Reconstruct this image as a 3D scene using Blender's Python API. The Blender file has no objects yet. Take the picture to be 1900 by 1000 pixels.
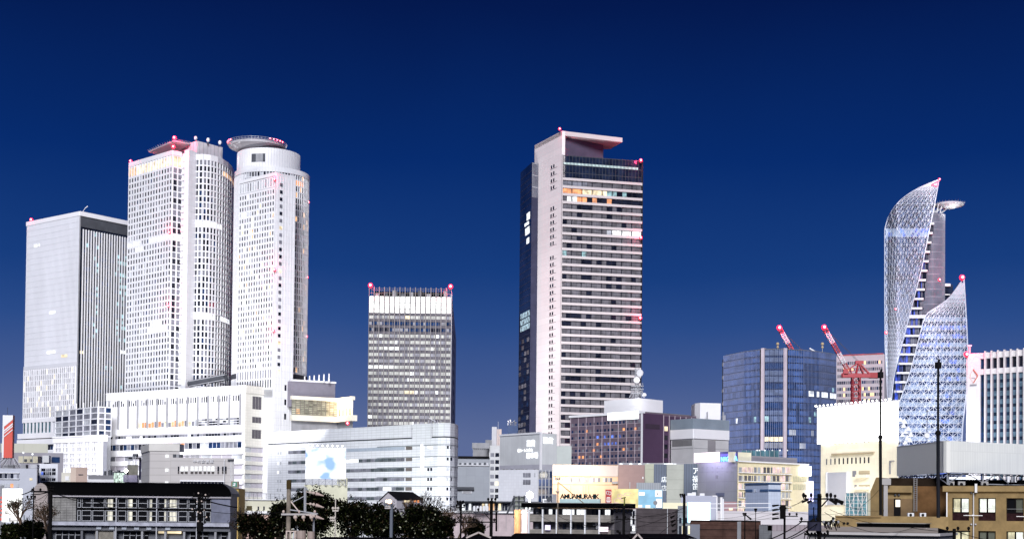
import bpy, math, random
from mathutils import Vector, Matrix

# ---------------------------------------------------------------- camera, world, light, exposure
F, CH = 2600.0, 14.0
PITCH, ROLL = math.radians(1.5), 0.010
SHIFT = 382.0
sc = bpy.context.scene
COL = sc.collection
cam = bpy.data.cameras.new("camera")
cam.sensor_width = 36.0
cam.lens = 36.0 * F / 1900.0
cam.shift_y = SHIFT / 1900.0
cam.clip_start, cam.clip_end = 0.5, 30000
co = bpy.data.objects.new("camera", cam)
COL.objects.link(co)
up0 = Vector((0, -math.sin(PITCH), math.cos(PITCH)))
FW = Vector((0, math.cos(PITCH), math.sin(PITCH)))
RT = Vector((math.cos(ROLL), 0, 0)) + up0 * math.sin(ROLL)
UP = Vector((-math.sin(ROLL), 0, 0)) + up0 * math.cos(ROLL)
CP = Vector((0, 0, CH))
co.matrix_world = Matrix(((RT.x, UP.x, -FW.x, 0), (RT.y, UP.y, -FW.y, 0), (RT.z, UP.z, -FW.z, CH), (0, 0, 0, 1)))
sc.camera = co

world = bpy.data.worlds.new("World")
sc.world = world
world.use_nodes = True
wn, wl = world.node_tree.nodes, world.node_tree.links
wn.clear()
wo = wn.new("ShaderNodeOutputWorld")
bg = wn.new("ShaderNodeBackground")
tc = wn.new("ShaderNodeTexCoord")
sx = wn.new("ShaderNodeSeparateXYZ")
rp = wn.new("ShaderNodeValToRGB")
wl.new(tc.outputs["Generated"], sx.inputs[0])
snz = wn.new("ShaderNodeTexNoise")             # thin uneven city haze in the sky
snz.inputs["Scale"].default_value = 5.0
snz.inputs["Detail"].default_value = 5
wl.new(tc.outputs["Generated"], snz.inputs["Vector"])
sma = wn.new("ShaderNodeMath"); sma.operation = "MULTIPLY_ADD"
sma.inputs[1].default_value = 0.035
wl.new(snz.outputs[0], sma.inputs[0])
smb = wn.new("ShaderNodeMath"); smb.operation = "SUBTRACT"; smb.inputs[1].default_value = 0.0175
wl.new(sx.outputs["Z"], smb.inputs[0])
wl.new(smb.outputs[0], sma.inputs[2])
wl.new(sma.outputs[0], rp.inputs[0])
el = rp.color_ramp.elements
el[0].position = 0.0
el[0].color = (0.105, 0.140, 0.285, 1)
el[1].position = 1.0
el[1].color = (0.0005, 0.004, 0.034, 1)
for pos, c in ((0.058, (0.086, 0.120, 0.255)), (0.096, (0.046, 0.084, 0.228)), (0.134, (0.0190, 0.058, 0.205)), (0.170, (0.0070, 0.038, 0.170)),
               (0.243, (0.0018, 0.020, 0.125)), (0.343, (0.0010, 0.0080, 0.062))):
    e = el.new(pos)
    e.color = (*c, 1)
bg.inputs[1].default_value = 0.62
wl.new(rp.outputs[0], bg.inputs[0])
wl.new(bg.outputs[0], wo.inputs[0])

sun = bpy.data.lights.new("city_glow", "SUN")      # the soft glow of the lit city behind the camera
sun.energy = 2.05
sun.angle = math.radians(20)
sun.color = (0.985, 0.98, 1.0)
so = bpy.data.objects.new("city_glow", sun)
COL.objects.link(so)
so.rotation_euler = Vector((0.04, 0.87, -0.46)).to_track_quat("-Z", "Y").to_euler()

sc.view_settings.view_transform = "Standard"
sc.view_settings.look = "None"
sc.view_settings.exposure = 1.0
sc.view_settings.gamma = 1.0
sc.cycles.max_bounces = 5
sc.cycles.diffuse_bounces = 2
sc.cycles.glossy_bounces = 3

# ---------------------------------------------------------------- helpers: pixel of the photograph -> point of the place
def ray(px, py):
    return FW + RT * ((px - 950) / F) + UP * ((500 - py) / F + SHIFT / F)
def at(px, py, Y):
    d = ray(px, py)
    return CP + d * (Y / d.y)
def G(px, py, z):
    d = ray(px, py)
    return (CP + d * ((z - CH) / d.z)).to_2d()
def P(px, Y, py=850):
    return at(px, py, Y).to_2d()
def zat(px, py, Y):
    return at(px, py, Y).z
def perpC(A, B, px, py=800):
    u = (B - A).normalized()
    n = Vector((-u.y, u.x))
    d = ray(px, py)
    k = d.x / d.y
    return B + n * ((k * B.y - B.x) / (n.x - k * n.y))

RN = random.Random(11)

# ---------------------------------------------------------------- materials
MATS = {}
def _base(name):
    m = bpy.data.materials.new(name)
    m.use_nodes = True
    nt = m.node_tree
    return m, nt, nt.nodes["Principled BSDF"]
def mat(name, col, rough=0.7, metal=0.0, var=0.12, scale=0.15, panel=None, bump=0.0, streak=0.0):
    """plain surface with soft mottling; panel=(w,h,joint colour factor) adds cladding joints"""
    if name in MATS:
        return MATS[name]
    m, nt, b = _base(name)
    N, L = nt.nodes, nt.links
    g = N.new("ShaderNodeNewGeometry")
    mp = N.new("ShaderNodeMapping")
    L.new(g.outputs["Position"], mp.inputs[0])
    mp.inputs["Scale"].default_value = (1, 1, 0.35) if streak else (1, 1, 1)
    n = N.new("ShaderNodeTexNoise")
    n.inputs["Scale"].default_value = scale
    n.inputs["Detail"].default_value = 6
    n.inputs["Roughness"].default_value = 0.65
    L.new(mp.outputs[0], n.inputs["Vector"])
    mr = N.new("ShaderNodeMapRange")
    mr.inputs[1].default_value, mr.inputs[2].default_value = 0.3, 0.7
    mr.inputs[3].default_value, mr.inputs[4].default_value = 1 - var, 1 + var
    L.new(n.outputs[0], mr.inputs[0])
    mx = N.new("ShaderNodeMix")
    mx.data_type = "RGBA"
    mx.blend_type = "MULTIPLY"
    mx.inputs[0].default_value = 1
    mx.inputs[6].default_value = (*col, 1)
    L.new(mr.outputs[0], mx.inputs[7])
    out = mx.outputs[2]
    if panel:
        uv = N.new("ShaderNodeUVMap")
        bt = N.new("ShaderNodeTexBrick")
        bt.offset = 0
        bt.inputs["Color1"].default_value = (1, 1, 1, 1)
        bt.inputs["Color2"].default_value = (0.93, 0.93, 0.94, 1)
        bt.inputs["Mortar"].default_value = (panel[2],) * 3 + (1,)
        bt.inputs["Scale"].default_value = 1
        bt.inputs["Mortar Size"].default_value = panel[3] if len(panel) > 3 else 0.06
        bt.inputs["Brick Width"].default_value = panel[0]
        bt.inputs["Row Height"].default_value = panel[1]
        L.new(uv.outputs[0], bt.inputs["Vector"])
        m2 = N.new("ShaderNodeMix")
        m2.data_type = "RGBA"
        m2.blend_type = "MULTIPLY"
        m2.inputs[0].default_value = 1
        L.new(out, m2.inputs[6])
        L.new(bt.outputs[0], m2.inputs[7])
        out = m2.outputs[2]
    L.new(out, b.inputs["Base Color"])
    if bump:
        bp = N.new("ShaderNodeBump")
        bp.inputs["Strength"].default_value = bump
        n2 = N.new("ShaderNodeTexNoise")
        n2.inputs["Scale"].default_value = 9
        L.new(g.outputs["Position"], n2.inputs["Vector"])
        L.new(n2.outputs[0], bp.inputs["Height"])
        L.new(bp.outputs[0], b.inputs["Normal"])
    b.inputs["Roughness"].default_value = rough
    b.inputs["Specular IOR Level"].default_value = 0.5 if max(col) > 0.12 else 0.02
    b.inputs["Metallic"].default_value = metal
    MATS[name] = m
    return m
def glass(name, col, rough=0.12, var=0.5, scale=0.25, spec=0.35, curtains=None):
    if name in MATS:
        return MATS[name]
    m, nt, b = _base(name)
    N, L = nt.nodes, nt.links
    g = N.new("ShaderNodeNewGeometry")
    n = N.new("ShaderNodeTexNoise")
    n.inputs["Scale"].default_value = scale
    n.inputs["Detail"].default_value = 3
    L.new(g.outputs["Position"], n.inputs["Vector"])
    mr = N.new("ShaderNodeMapRange")
    mr.inputs[1].default_value, mr.inputs[2].default_value = 0.35, 0.65
    mr.inputs[3].default_value, mr.inputs[4].default_value = 1 - var, 1 + var
    L.new(n.outputs[0], mr.inputs[0])
    mx = N.new("ShaderNodeMix")
    mx.data_type = "RGBA"
    mx.blend_type = "MULTIPLY"
    mx.inputs[0].default_value = 1
    mx.inputs[6].default_value = (*col, 1)
    L.new(mr.outputs[0], mx.inputs[7])
    out = mx.outputs[2]
    if curtains:
        uv = N.new("ShaderNodeUVMap")
        w = N.new("ShaderNodeTexWave")
        w.inputs["Scale"].default_value = curtains
        w.inputs["Distortion"].default_value = 2.5
        L.new(uv.outputs[0], w.inputs["Vector"])
        r2 = N.new("ShaderNodeMapRange")
        r2.inputs[3].default_value, r2.inputs[4].default_value = 0.55, 1.1
        L.new(w.outputs[1], r2.inputs[0])
        m2 = N.new("ShaderNodeMix")
        m2.data_type = "RGBA"
        m2.blend_type = "MULTIPLY"
        m2.inputs[0].default_value = 1
        L.new(out, m2.inputs[6])
        L.new(r2.outputs[0], m2.inputs[7])
        out = m2.outputs[2]
    L.new(out, b.inputs["Base Color"])
    b.inputs["Roughness"].default_value = rough
    b.inputs["Specular IOR Level"].default_value = spec
    MATS[name] = m
    return m
def lit(name, col, e, var=0.5, scale=0.35, sample=False, base=(0.06, 0.06, 0.06), curtains=None):
    if name in MATS:
        return MATS[name]
    m, nt, b = _base(name)
    N, L = nt.nodes, nt.links
    g = N.new("ShaderNodeNewGeometry")
    n = N.new("ShaderNodeTexNoise")
    n.inputs["Scale"].default_value = scale
    n.inputs["Detail"].default_value = 4
    L.new(g.outputs["Position"], n.inputs["Vector"])
    mr = N.new("ShaderNodeMapRange")
    mr.inputs[1].default_value, mr.inputs[2].default_value = 0.35, 0.65
    mr.inputs[3].default_value, mr.inputs[4].default_value = e * (1 - var), e * (1 + var)
    L.new(n.outputs[0], mr.inputs[0])
    out = mr.outputs[0]
    if curtains:
        uv = N.new("ShaderNodeUVMap")
        w = N.new("ShaderNodeTexWave")
        w.inputs["Scale"].default_value = curtains
        w.inputs["Distortion"].default_value = 3
        L.new(uv.outputs[0], w.inputs["Vector"])
        r2 = N.new("ShaderNodeMapRange")
        r2.inputs[3].default_value, r2.inputs[4].default_value = 0.6, 1.1
        L.new(w.outputs[1], r2.inputs[0])
        mm = N.new("ShaderNodeMath")
        mm.operation = "MULTIPLY"
        L.new(out, mm.inputs[0])
        L.new(r2.outputs[0], mm.inputs[1])
        out = mm.outputs[0]
    b.inputs["Base Color"].default_value = (*base, 1)
    b.inputs["Emission Color"].default_value = (*col, 1)
    L.new(out, b.inputs["Emission Strength"])
    b.inputs["Roughness"].default_value = 0.5
    if not sample:
        try:
            m.cycles.emission_sampling = "NONE"
        except Exception:
            pass
    MATS[name] = m
    return m

white = mat("white_cladding", (0.74, 0.75, 0.79), 0.55, var=0.07, scale=0.05, streak=1)
white_tile = mat("white_tile", (0.74, 0.75, 0.79), 0.5, var=0.05, scale=0.08, panel=(3.2, 4.0, 0.80, 0.10))
bright_white = mat("bright_white_cladding", (0.80, 0.80, 0.84), 0.5, var=0.04, scale=0.08)
dept_white = mat("store_panel", (0.66, 0.68, 0.73), 0.45, var=0.07, scale=0.07, panel=(3.0, 1.15, 0.70, 0.09))
grey_fin = mat("pale_grey_cladding", (0.60, 0.61, 0.66), 0.5, var=0.07, scale=0.04, streak=1)
mid_grey = mat("mid_grey_concrete", (0.26, 0.265, 0.29), 0.8, var=0.18, scale=0.3, streak=1)
dark_grey = mat("dark_grey_metal", (0.075, 0.08, 0.095), 0.5, var=0.2)
black = mat("black_metal", (0.010, 0.010, 0.012), 0.6, var=0.3)
steel = mat("pale_steel", (0.45, 0.46, 0.50), 0.4, 0.2)
pinkish = mat("pinkish_stone", (0.80, 0.74, 0.75), 0.6, var=0.05, scale=0.04, panel=(40, 4.1, 0.86, 0.12))
pink_band = mat("pink_spandrel", (0.52, 0.47, 0.48), 0.5, var=0.04)
purple_wall = mat("purple_stone", (0.075, 0.062, 0.10), 0.5, var=0.15, scale=0.05)
roofing = mat("roof_membrane", (0.16, 0.16, 0.17), 0.9, var=0.2)
g_dark = glass("window_dark", (0.010, 0.012, 0.022))
g_blue = glass("window_blue", (0.012, 0.030, 0.085), 0.08)
g_blind = glass("window_blind", (0.17, 0.175, 0.21), 0.4, var=0.35)
g_pale = glass("window_pale", (0.42, 0.44, 0.48), 0.4, var=0.25)
g_curtain = glass("window_curtain", (0.125, 0.12, 0.14), 0.5, var=0.35, curtains=1.6)
l_warm = lit("window_lit_warm", (1.0, 0.56, 0.26), 0.62, curtains=1.2)
l_cream = lit("window_lit_cream", (1.0, 0.82, 0.52), 0.62)
l_white = lit("window_lit_white", (0.93, 0.97, 1.0), 0.75)
l_teal = lit("window_lit_teal", (0.42, 0.80, 0.88), 0.28, var=0.8)
l_orange = lit("window_lit_orange", (1.0, 0.36, 0.12), 0.55)
l_blue = lit("window_lit_blue", (0.10, 0.22, 1.0), 0.45, var=0.9)
red_lamp = lit("red_lamp", (1.0, 0.004, 0.030), 2.2, var=0.0, sample=False)
red_core = lit("red_lamp_core", (1.0, 0.45, 0.50), 5, var=0.0, sample=False)
flood = lit("floodlight", (1.0, 0.98, 0.88), 14.0, var=0.0, sample=True)

# ---------------------------------------------------------------- mesh builder
class Fr:
    """facade frame: origin on the ground, u along the wall, w outward"""
    def __init__(s, A, B):
        s.O = Vector((A.x, A.y, 0))
        d = (B - A)
        s.L = d.length
        s.u = Vector((d.x, d.y, 0)).normalized()
        s.w = Vector((s.u.y, -s.u.x, 0))
    def p(s, a, b, c=0.0):
        return s.O + s.u * a + s.w * c + Vector((0, 0, b))
Z = Vector((0, 0, 1))
class MB:
    def __init__(s):
        s.v, s.f, s.m, s.uv, s.mats = [], [], [], [], []
    def mi(s, m):
        if m not in s.mats:
            s.mats.append(m)
        return s.mats.index(m)
    def face(s, pts, m, uvs=None):
        k = len(s.v)
        s.v.extend(pts)
        s.f.append(tuple(range(k, k + len(pts))))
        s.m.append(s.mi(m))
        s.uv.extend(uvs or [(0, 0)] * len(pts))
    def hexa(s, c, m, uvf=None):
        # c: 8 corners (a0b0c0, a1b0c0, a1b1c0, a0b1c0, then c1)
        k = len(s.v)
        s.v.extend(c)
        mi = s.mi(m)
        for q in ((3, 2, 1, 0), (4, 5, 6, 7), (0, 1, 5, 4), (2, 3, 7, 6), (1, 2, 6, 5), (3, 0, 4, 7)):
            s.f.append(tuple(k + i for i in q))
            s.m.append(mi)
            s.uv.extend([uvf[i] for i in q] if uvf else [(0, 0)] * 4)
    def box(s, fr, a0, a1, b0, b1, c0, c1, m):
        cs = [fr.p(a, b, c) for c in (c0, c1) for a, b in ((a0, b0), (a1, b0), (a1, b1), (a0, b1))]
        uv = [(a + c, b) for c in (c0, c1) for a, b in ((a0, b0), (a1, b0), (a1, b1), (a0, b1))]
        s.hexa(cs, m, uv)
    def abox(s, x0, x1, y0, y1, z0, z1, m):
        fr = Fr(Vector((x0, y0)), Vector((x1, y0)))
        s.box(fr, 0, x1 - x0, z0, z1, -(y1 - y0), 0, m)
    def prism(s, poly, z0, z1, m, cap=None):
        n = len(poly)
        t = 0
        for i in range(n):
            a, b = poly[i], poly[(i + 1) % n]
            l = (b - a).length
            s.face([Vector((a.x, a.y, z0)), Vector((b.x, b.y, z0)), Vector((b.x, b.y, z1)), Vector((a.x, a.y, z1))], m,
                   [(t, z0), (t + l, z0), (t + l, z1), (t, z1)])
            t += l
        s.face([Vector((p.x, p.y, z1)) for p in poly], cap or m)
        s.face([Vector((p.x, p.y, z0)) for p in reversed(poly)], cap or m)
    def bar(s, p, q, r, m, n=4, r2=None):
        p, q = Vector(p), Vector(q)
        d = (q - p)
        if d.length < 1e-6:
            return
        d.normalize()
        a = d.orthogonal().normalized() if abs(d.z) > 0.99 else d.cross(Z).normalized()
        b = d.cross(a)
        r2 = r if r2 is None else r2
        k = len(s.v)
        off = math.pi / n
        for c, rr in ((p, r), (q, r2)):
            for i in range(n):
                t = 2 * math.pi * i / n + off
                s.v.append(c + (a * math.cos(t) + b * math.sin(t)) * rr)
        mi = s.mi(m)
        for i in range(n):
            j = (i + 1) % n
            s.f.append((k + i, k + j, k + n + j, k + n + i)); s.m.append(mi); s.uv.extend([(0, 0)] * 4)
        s.f.append(tuple(k + i for i in reversed(range(n)))); s.m.append(mi); s.uv.extend([(0, 0)] * n)
        s.f.append(tuple(k + n + i for i in range(n))); s.m.append(mi); s.uv.extend([(0, 0)] * n)
    def cyl(s, c, r, z0, z1, m, n=32, r2=None):
        s.bar((c[0], c[1], z0), (c[0], c[1], z1), r, m, n, r2)
    def ball(s, c, r, m, n=8, sz=1.0):
        k = len(s.v)
        c = Vector(c)
        rings = n // 2 + 1
        for i in range(rings + 1):
            ph = math.pi * i / rings
            for j in range(n):
                t = 2 * math.pi * j / n
                s.v.append(c + Vector((math.sin(ph) * math.cos(t), math.sin(ph) * math.sin(t), math.cos(ph) * sz)) * r)
        mi = s.mi(m)
        for i in range(rings):
            for j in range(n):
                j2 = (j + 1) % n
                s.f.append((k + i * n + j, k + (i + 1) * n + j, k + (i + 1) * n + j2, k + i * n + j2))
                s.m.append(mi); s.uv.extend([(0, 0)] * 4)
    def build(s, name, parent=None, label=None, kind=None, cat=None, group=None, loc=None, smooth=False):
        if not s.f:
            return None
        base = Vector((0, 0, 0))
        if parent is not None:
            p = parent
            while p.parent:
                p = p.parent
            base = Vector(p["_b"])
        elif loc is not None:
            base = Vector(loc)
        me = bpy.data.meshes.new(name)
        me.from_pydata([tuple(v - base) for v in s.v], [], s.f)
        for mm in s.mats:
            me.materials.append(mm)
        me.polygons.foreach_set("material_index", s.m)
        ul = me.uv_layers.new(name="UVMap")
        ul.data.foreach_set("uv", [c for t in s.uv for c in t])
        if smooth:
            me.polygons.foreach_set("use_smooth", [True] * len(s.f))
        me.update()
        o = bpy.data.objects.new(name, me)
        COL.objects.link(o)
        if parent is not None:
            o.parent = parent
        else:
            o.location = base
            o["_b"] = tuple(base)
        if label: o["label"] = label
        if kind: o["kind"] = kind
        if cat: o["category"] = cat
        if group: o["group"] = group
        return o
def thing(name, label, cat, loc, group=None):
    o = bpy.data.objects.new(name, None)
    o.empty_display_size = 1
    COL.objects.link(o)
    o.location = Vector(loc)
    o["_b"] = tuple(loc)
    o["label"] = label
    o["category"] = cat
    if group:
        o["group"] = group
    return o
def parapet(b, poly, z1, m):
    pass

WM = {}
class Win:
    """collects the panes of one thing: the most visible ones become parts, the rest one part of kind stuff"""
    def __init__(s, root, name="window"):
        s.root, s.name, s.it = root, name, []
    def add(s, fr, a0, a1, b0, b1, m, c=0.04, t=0.06):
        s.it.append((fr, a0, a1, b0, b1, m, c, t))
    def finish(s, n=90):
        def key(t):
            vis = max(0.15, -t[0].w.normalized().y)
            li = 1.6 if t[5] in (l_warm, l_cream, l_white, l_orange, l_teal, l_blue) else 1.0
            return -(t[2] - t[1]) * (t[4] - t[3]) * vis * li
        s.it.sort(key=key)
        base = Vector(s.root["_b"])
        for fr, a0, a1, b0, b1, m, c, t in s.it[:n]:
            w, h = round(a1 - a0, 2), round(b1 - b0, 2)
            k = (w, h, m.name, t)
            if k not in WM:
                q = MB()
                f0 = Fr(Vector((0, 0)), Vector((1, 0)))
                q.box(f0, 0, w, 0, h, 0, t, m)
                me = bpy.data.meshes.new(s.name)
                me.from_pydata([tuple(v) for v in q.v], [], q.f)
                me.materials.append(m)
                ul = me.uv_layers.new(name="UVMap")
                ul.data.foreach_set("uv", [x for y in q.uv for x in y])
                WM[k] = me
            o = bpy.data.objects.new(s.name, WM[k])
            COL.objects.link(o)
            o.parent = s.root
            o.location = fr.p(a0, b0, c) - base
            o.rotation_euler = (0, 0, math.atan2(fr.u.y, fr.u.x))
        rest = s.it[n:]
        if rest:
            q = MB()
            for fr, a0, a1, b0, b1, m, c, t in rest:
                q.box(fr, a0, a1, b0, b1, c, c + t, m)
            q.build(s.name, s.root, kind="stuff")

def grid(mb, win, A, B, z0, z1, nc, nr, pier, span, d, m, pick, top=True, c=0.04, ms=None):
    """regular facade between ground points A and B: proud piers and spandrels, a pane in each bay"""
    fr = Fr(A, B)
    cw, rh = fr.L / nc, (z1 - z0) / nr
    if pier > 0:
        for i in range(nc + 1):
            a0, a1 = max(0.0, i * cw - pier / 2), min(fr.L, i * cw + pier / 2)
            mb.box(fr, a0, a1, z0, z1, 0, d, m)
    if span > 0:
        for j in range(nr + (1 if top else 0)):
            b0 = z0 + j * rh
            mb.box(fr, 0.01, fr.L - 0.01, b0 + 0.003, min(b0 + span, z1 + span), 0, d - 0.07, ms or m)
    for i in range(nc):
        for j in range(nr):
            g = pick(i, j)
            if g:
                win.add(fr, i * cw + pier / 2, (i + 1) * cw - pier / 2, z0 + j * rh + span, z0 + (j + 1) * rh, g, c)
    return fr
def chooser(opts, seed=0, over=None):
    rr = random.Random(seed)
    ms = [o[0] for o in opts]
    ws = [o[1] for o in opts]
    def f(i, j):
        if over:
            v = over(i, j)
            if v:
                return v
        return rr.choices(ms, ws)[0]
    return f
def box_poly(A, B, dep):
    u = (B - A).normalized()
    n = Vector((-u.y, u.x))
    return [A, B, B + n * dep, A + n * dep]
def poly3(A, B, C):
    return [A, B, C, A + (C - B)]
def roof(root, poly, z, m=None, name="roof", h=0.4, inset=0.97):
    c = sum(poly, Vector((0, 0))) / len(poly)
    q = MB()
    q.prism([c + (p - c) * inset for p in poly], z, z + h, m or roofing)
    return q.build(name, root)
def beacon(root, p, r=1.0, e=2500, light=True):
    q = MB()
    q.cyl((p.x, p.y), r * 0.35, p.z - r * 1.6, p.z, dark_grey, 8)
    q.ball(p, r * 1.15, red_lamp, 10)
    q.ball(p + Vector((0, -r * 0.9, 0)), r * 0.5, red_core, 8)
    o = q.build("beacon_light", root)
    if light:
        l = bpy.data.lights.new("beacon_glow", "POINT")
        l.energy = e * 1.0
        l.color = (1, 0.04, 0.12)
        l.shadow_soft_size = r * 1.2
        lo = bpy.data.objects.new("beacon_glow", l)
        COL.objects.link(lo)
        lo.parent = root
        lo.location = p + Vector((0, -r * 2.2, r * 0.8)) - Vector(root["_b"])
    return o
def rootxy(poly):
    c = sum(poly, Vector((0, 0))) / len(poly)
    return Vector((c.x, c.y, 0))
def text(body, p, u, size, m, parent=None, name="lettering", label=None, spacing=1.0, depth=0.05, bold=0.0):
    """raised letters standing upright, starting at p and running along u; returned as a mesh part"""
    cu = bpy.data.curves.new(name, "FONT")
    cu.body = body
    cu.size = size
    cu.extrude = depth
    cu.offset = bold
    cu.space_character = spacing
    o = bpy.data.objects.new(name, cu)
    COL.objects.link(o)
    bpy.context.view_layer.update()
    dg = bpy.context.evaluated_depsgraph_get()
    me = bpy.data.meshes.new_from_object(o.evaluated_get(dg))
    bpy.data.objects.remove(o)
    me.materials.clear()
    me.materials.append(m)
    o = bpy.data.objects.new(name, me)
    COL.objects.link(o)
    base = Vector((0, 0, 0))
    if parent is not None:
        q = parent
        while q.parent:
            q = q.parent
        base = Vector(q["_b"])
        o.parent = parent
    u = Vector((u.x, u.y, 0)).normalized()
    w = Vector((u.y, -u.x, 0))
    M = Matrix(((u.x, 0, w.x, 0), (u.y, 0, w.y, 0), (0, 1, 0, 0), (0, 0, 0, 1)))
    o.matrix_local = Matrix.Translation(Vector(p) - base) @ M
    if label:
        o["label"] = label
    return o
def area(name, p, direction, sx, sy, e, col, parent=None):
    l = bpy.data.lights.new(name, "AREA")
    l.shape = "RECTANGLE"
    l.size, l.size_y = sx, sy
    l.energy = e * 1.0
    l.color = col
    o = bpy.data.objects.new(name, l)
    COL.objects.link(o)
    o.location = p
    o.rotation_euler = Vector(direction).to_track_quat("-Z", "Y").to_euler()
    if parent is not None:
        o.parent = parent
        o.location = Vector(p) - Vector(parent["_b"])
    return o

# ---------------------------------------------------------------- unseen area lights added to brighten the towers
def added_fill(name, p, target, size, e, col=(1, 1, 1)):
    p, target = Vector(p), Vector(target)
    o = area(name, p, target - p, size, size * 0.4, e, col)
    o.data.spread = math.radians(100)
    return o
added_fill("added_station_fill", (-190, 668, 58), (-270, 940, 150), 40, 58000, (1.0, 0.98, 0.97))
added_fill("added_station_fill", (-110, 640, 56), (-170, 870, 150), 40, 26000, (1.0, 0.98, 0.97))
added_fill("added_tower_fill", (-45, 720, 20), (35, 870, 120), 40, 60000, (1.0, 0.96, 0.97))
added_fill("added_bronze_tower_fill", (-60, 800, 20), (-60, 900, 100), 30, 3500, (0.95, 1.0, 0.95))
added_fill("added_spiral_fill", (160, 560, 20), (192, 668, 90), 30, 11000, (0.82, 0.88, 1.0))
added_fill("added_avenue_fill", (130, 700, 15), (150, 815, 60), 30, 10000, (0.85, 0.90, 1.0))
added_fill("added_avenue_fill", (170, 480, 15), (215, 590, 60), 20, 4500, (1.0, 0.95, 0.96))

# ---------------------------------------------------------------- ground
q = MB()
q.abox(-6000, 6000, -200, 12000, -1, 0, mat("dark_asphalt", (0.045, 0.045, 0.05), 0.9, var=0.3, scale=0.02))
q.build("ground", kind="structure")
# ================================================================ large structure: the far skyline
# ---- tall slab tower at the far left: pale finned face, dark side face with white fins
A, B = G(50, 411, 220), G(148, 391, 220)
C = perpC(A, B, 246, 405)
poly = poly3(A, B, C)
t = thing("office_tower", "grey slab skyscraper at the far left, its dark glass side striped by white fins", "skyscraper", rootxy(poly))
q = MB(); w = Win(t)
q.prism(poly, 60, 216.5, grey_fin, roofing)
fr = Fr(A, B)
rr = random.Random(3)
for i in range(46):
    a = (i + 0.5) * fr.L / 46
    q.box(fr, a - 0.16, a + 0.16, 115, 219, 0, 0.35, grey_fin)
for j in range(25):
    q.box(fr, 0, fr.L, 118 + j * 4.1, 118.25 + j * 4.1, 0, 0.2, grey_fin)
q.box(fr, -0.4, fr.L + 0.02, 216.5, 219.5, -0.6, 0.45, bright_white)
# lit strips on the pale face
for a0, a1, z, m in ((9, 17, 200, l_white), (10, 14, 200, l_white), (30, 37, 150.5, l_white), (28, 38, 122.5, l_white), (45, 52, 119, l_cream)):
    w.add(fr, a0, min(a1, fr.L - 0.3), z, z + 1.9, m, 0.36)
# lower part: widely spaced fins, lit rooms between
q.box(fr, 0, fr.L, 112.5, 115, 0, 0.5, grey_fin)
nc = 27
cw = (fr.L - 2) / nc
for i in range(nc + 1):
    q.box(fr, i * cw, i * cw + 0.75, 77, 112.5, 0, 0.6, bright_white)
for i in range(nc):
    for j in range(9):
        v = rr.random()
        m = l_cream if v < 0.13 else (g_blind if v < 0.75 else g_pale)
        w.add(fr, i * cw + 0.78, (i + 1) * cw - 0.03, 78 + j * 3.8, 81.2 + j * 3.8, m)
q.box(fr, 0, fr.L, 74.5, 77, 0, 0.8, bright_white)
for i in range(8):
    a = 1 + i * 4.4
    q.box(fr, a + 2.7, a + 4.4, 62, 74.5, 0, 0.7, bright_white)
    w.add(fr, a, a + 2.7, 62.3, 67.5, glass("window_sea_green", (0.15, 0.26, 0.30), 0.2))
    w.add(fr, a, a + 2.7, 67.6, 74.4, glass("window_sea_dark", (0.035, 0.10, 0.13), 0.15))
# dark side face
fr = Fr(B, C)
q.box(fr, 0, fr.L, 60, 216.4, 0, 0.12, glass("curtain_wall_black", (0.008, 0.012, 0.024), 0.1))
q.box(fr, -0.3, fr.L + 1, 216.4, 219.5, -2, 1.2, bright_white)
q.box(fr, 0.8, fr.L, 209, 216.3, 0, 0.5, dark_grey)
n2 = 19
cw = (fr.L - 3) / n2
q.box(fr, 0.05, 0.5, 60, 216.3, 0, 0.7, mid_grey)
for i in range(n2):
    a = 2.6 + i * cw
    q.box(fr, a, a + 0.66, 76, 207.5, 0.1, 0.8, bright_white)
    for j in range(31):
        v = rr.random()
        hot = (i in (4, 5) and j > 12) or (i in (13, 14, 15, 16) and 12 < j < 28)
        m = l_teal if (hot and v < 0.42) or v < 0.012 else (l_cream if j < 12 and v < 0.02 else (g_dark if v < 0.6 else g_blue))
        w.add(fr, a + 0.7, a + cw - 0.05, 78 + j * 4.2, 80.6 + j * 4.2, m, 0.13)
w.add(fr, 2, 5, 121, 123, l_cream, 0.2)
w.add(fr, fr.L - 9, fr.L - 1, 124, 126.4, l_white, 1.05)
q.build("wall", t)
roof(t, poly, 216.6)
w.finish()
z_ = 220.5
beacon(t, Vector((A.x + 3.5, A.y - 1, 221)), 1.1)
q = MB()
bp = (A + B) / 2 * 0.12 + B * 0.88
q.bar((bp.x, bp.y + 6, 217), (bp.x + 4.2, bp.y + 6, 223.5), 0.28, steel)
q.bar((bp.x + 4.2, bp.y + 6, 223.5), (bp.x + 6.0, bp.y + 6, 225), 0.4, steel)
q.bar((bp.x, bp.y + 6, 216), (bp.x, bp.y + 6, 218.5), 0.9, dark_grey, 8)
q.build("rooftop_davit", t)

# ---- terraced white base of the slab tower
A, B = P(38, 965, 810), P(140, 925, 810)
poly = box_poly(A, B, 30)
t = thing("podium_block", "white terraced base with two window strips below the grey slab skyscraper", "building", rootxy(poly))
q = MB(); w = Win(t)
q.prism(poly, 0, 60, bright_white, roofing)
fr = Fr(A, B)
for z0, z1, d in ((61, 64.5, 2.0), (56.6, 60.3, 2.4), (49, 52.4, 2.4), (41, 44.6, 2.0), (34, 38, 2)):
    q.box(fr, -0.6, fr.L, z0, z1, -6, d, bright_white)
for zz in (52.7, 45.2, 38.3):
    for i in range(12):
        w.add(fr, 2 + i * 3.1, 4.8 + i * 3.1, zz + 0.3, zz + 3.4, RN.choice([g_blue, g_dark, g_blind, g_blind]))
q.build("wall", t)
roof(t, poly, 60.3)
w.finish()

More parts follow.
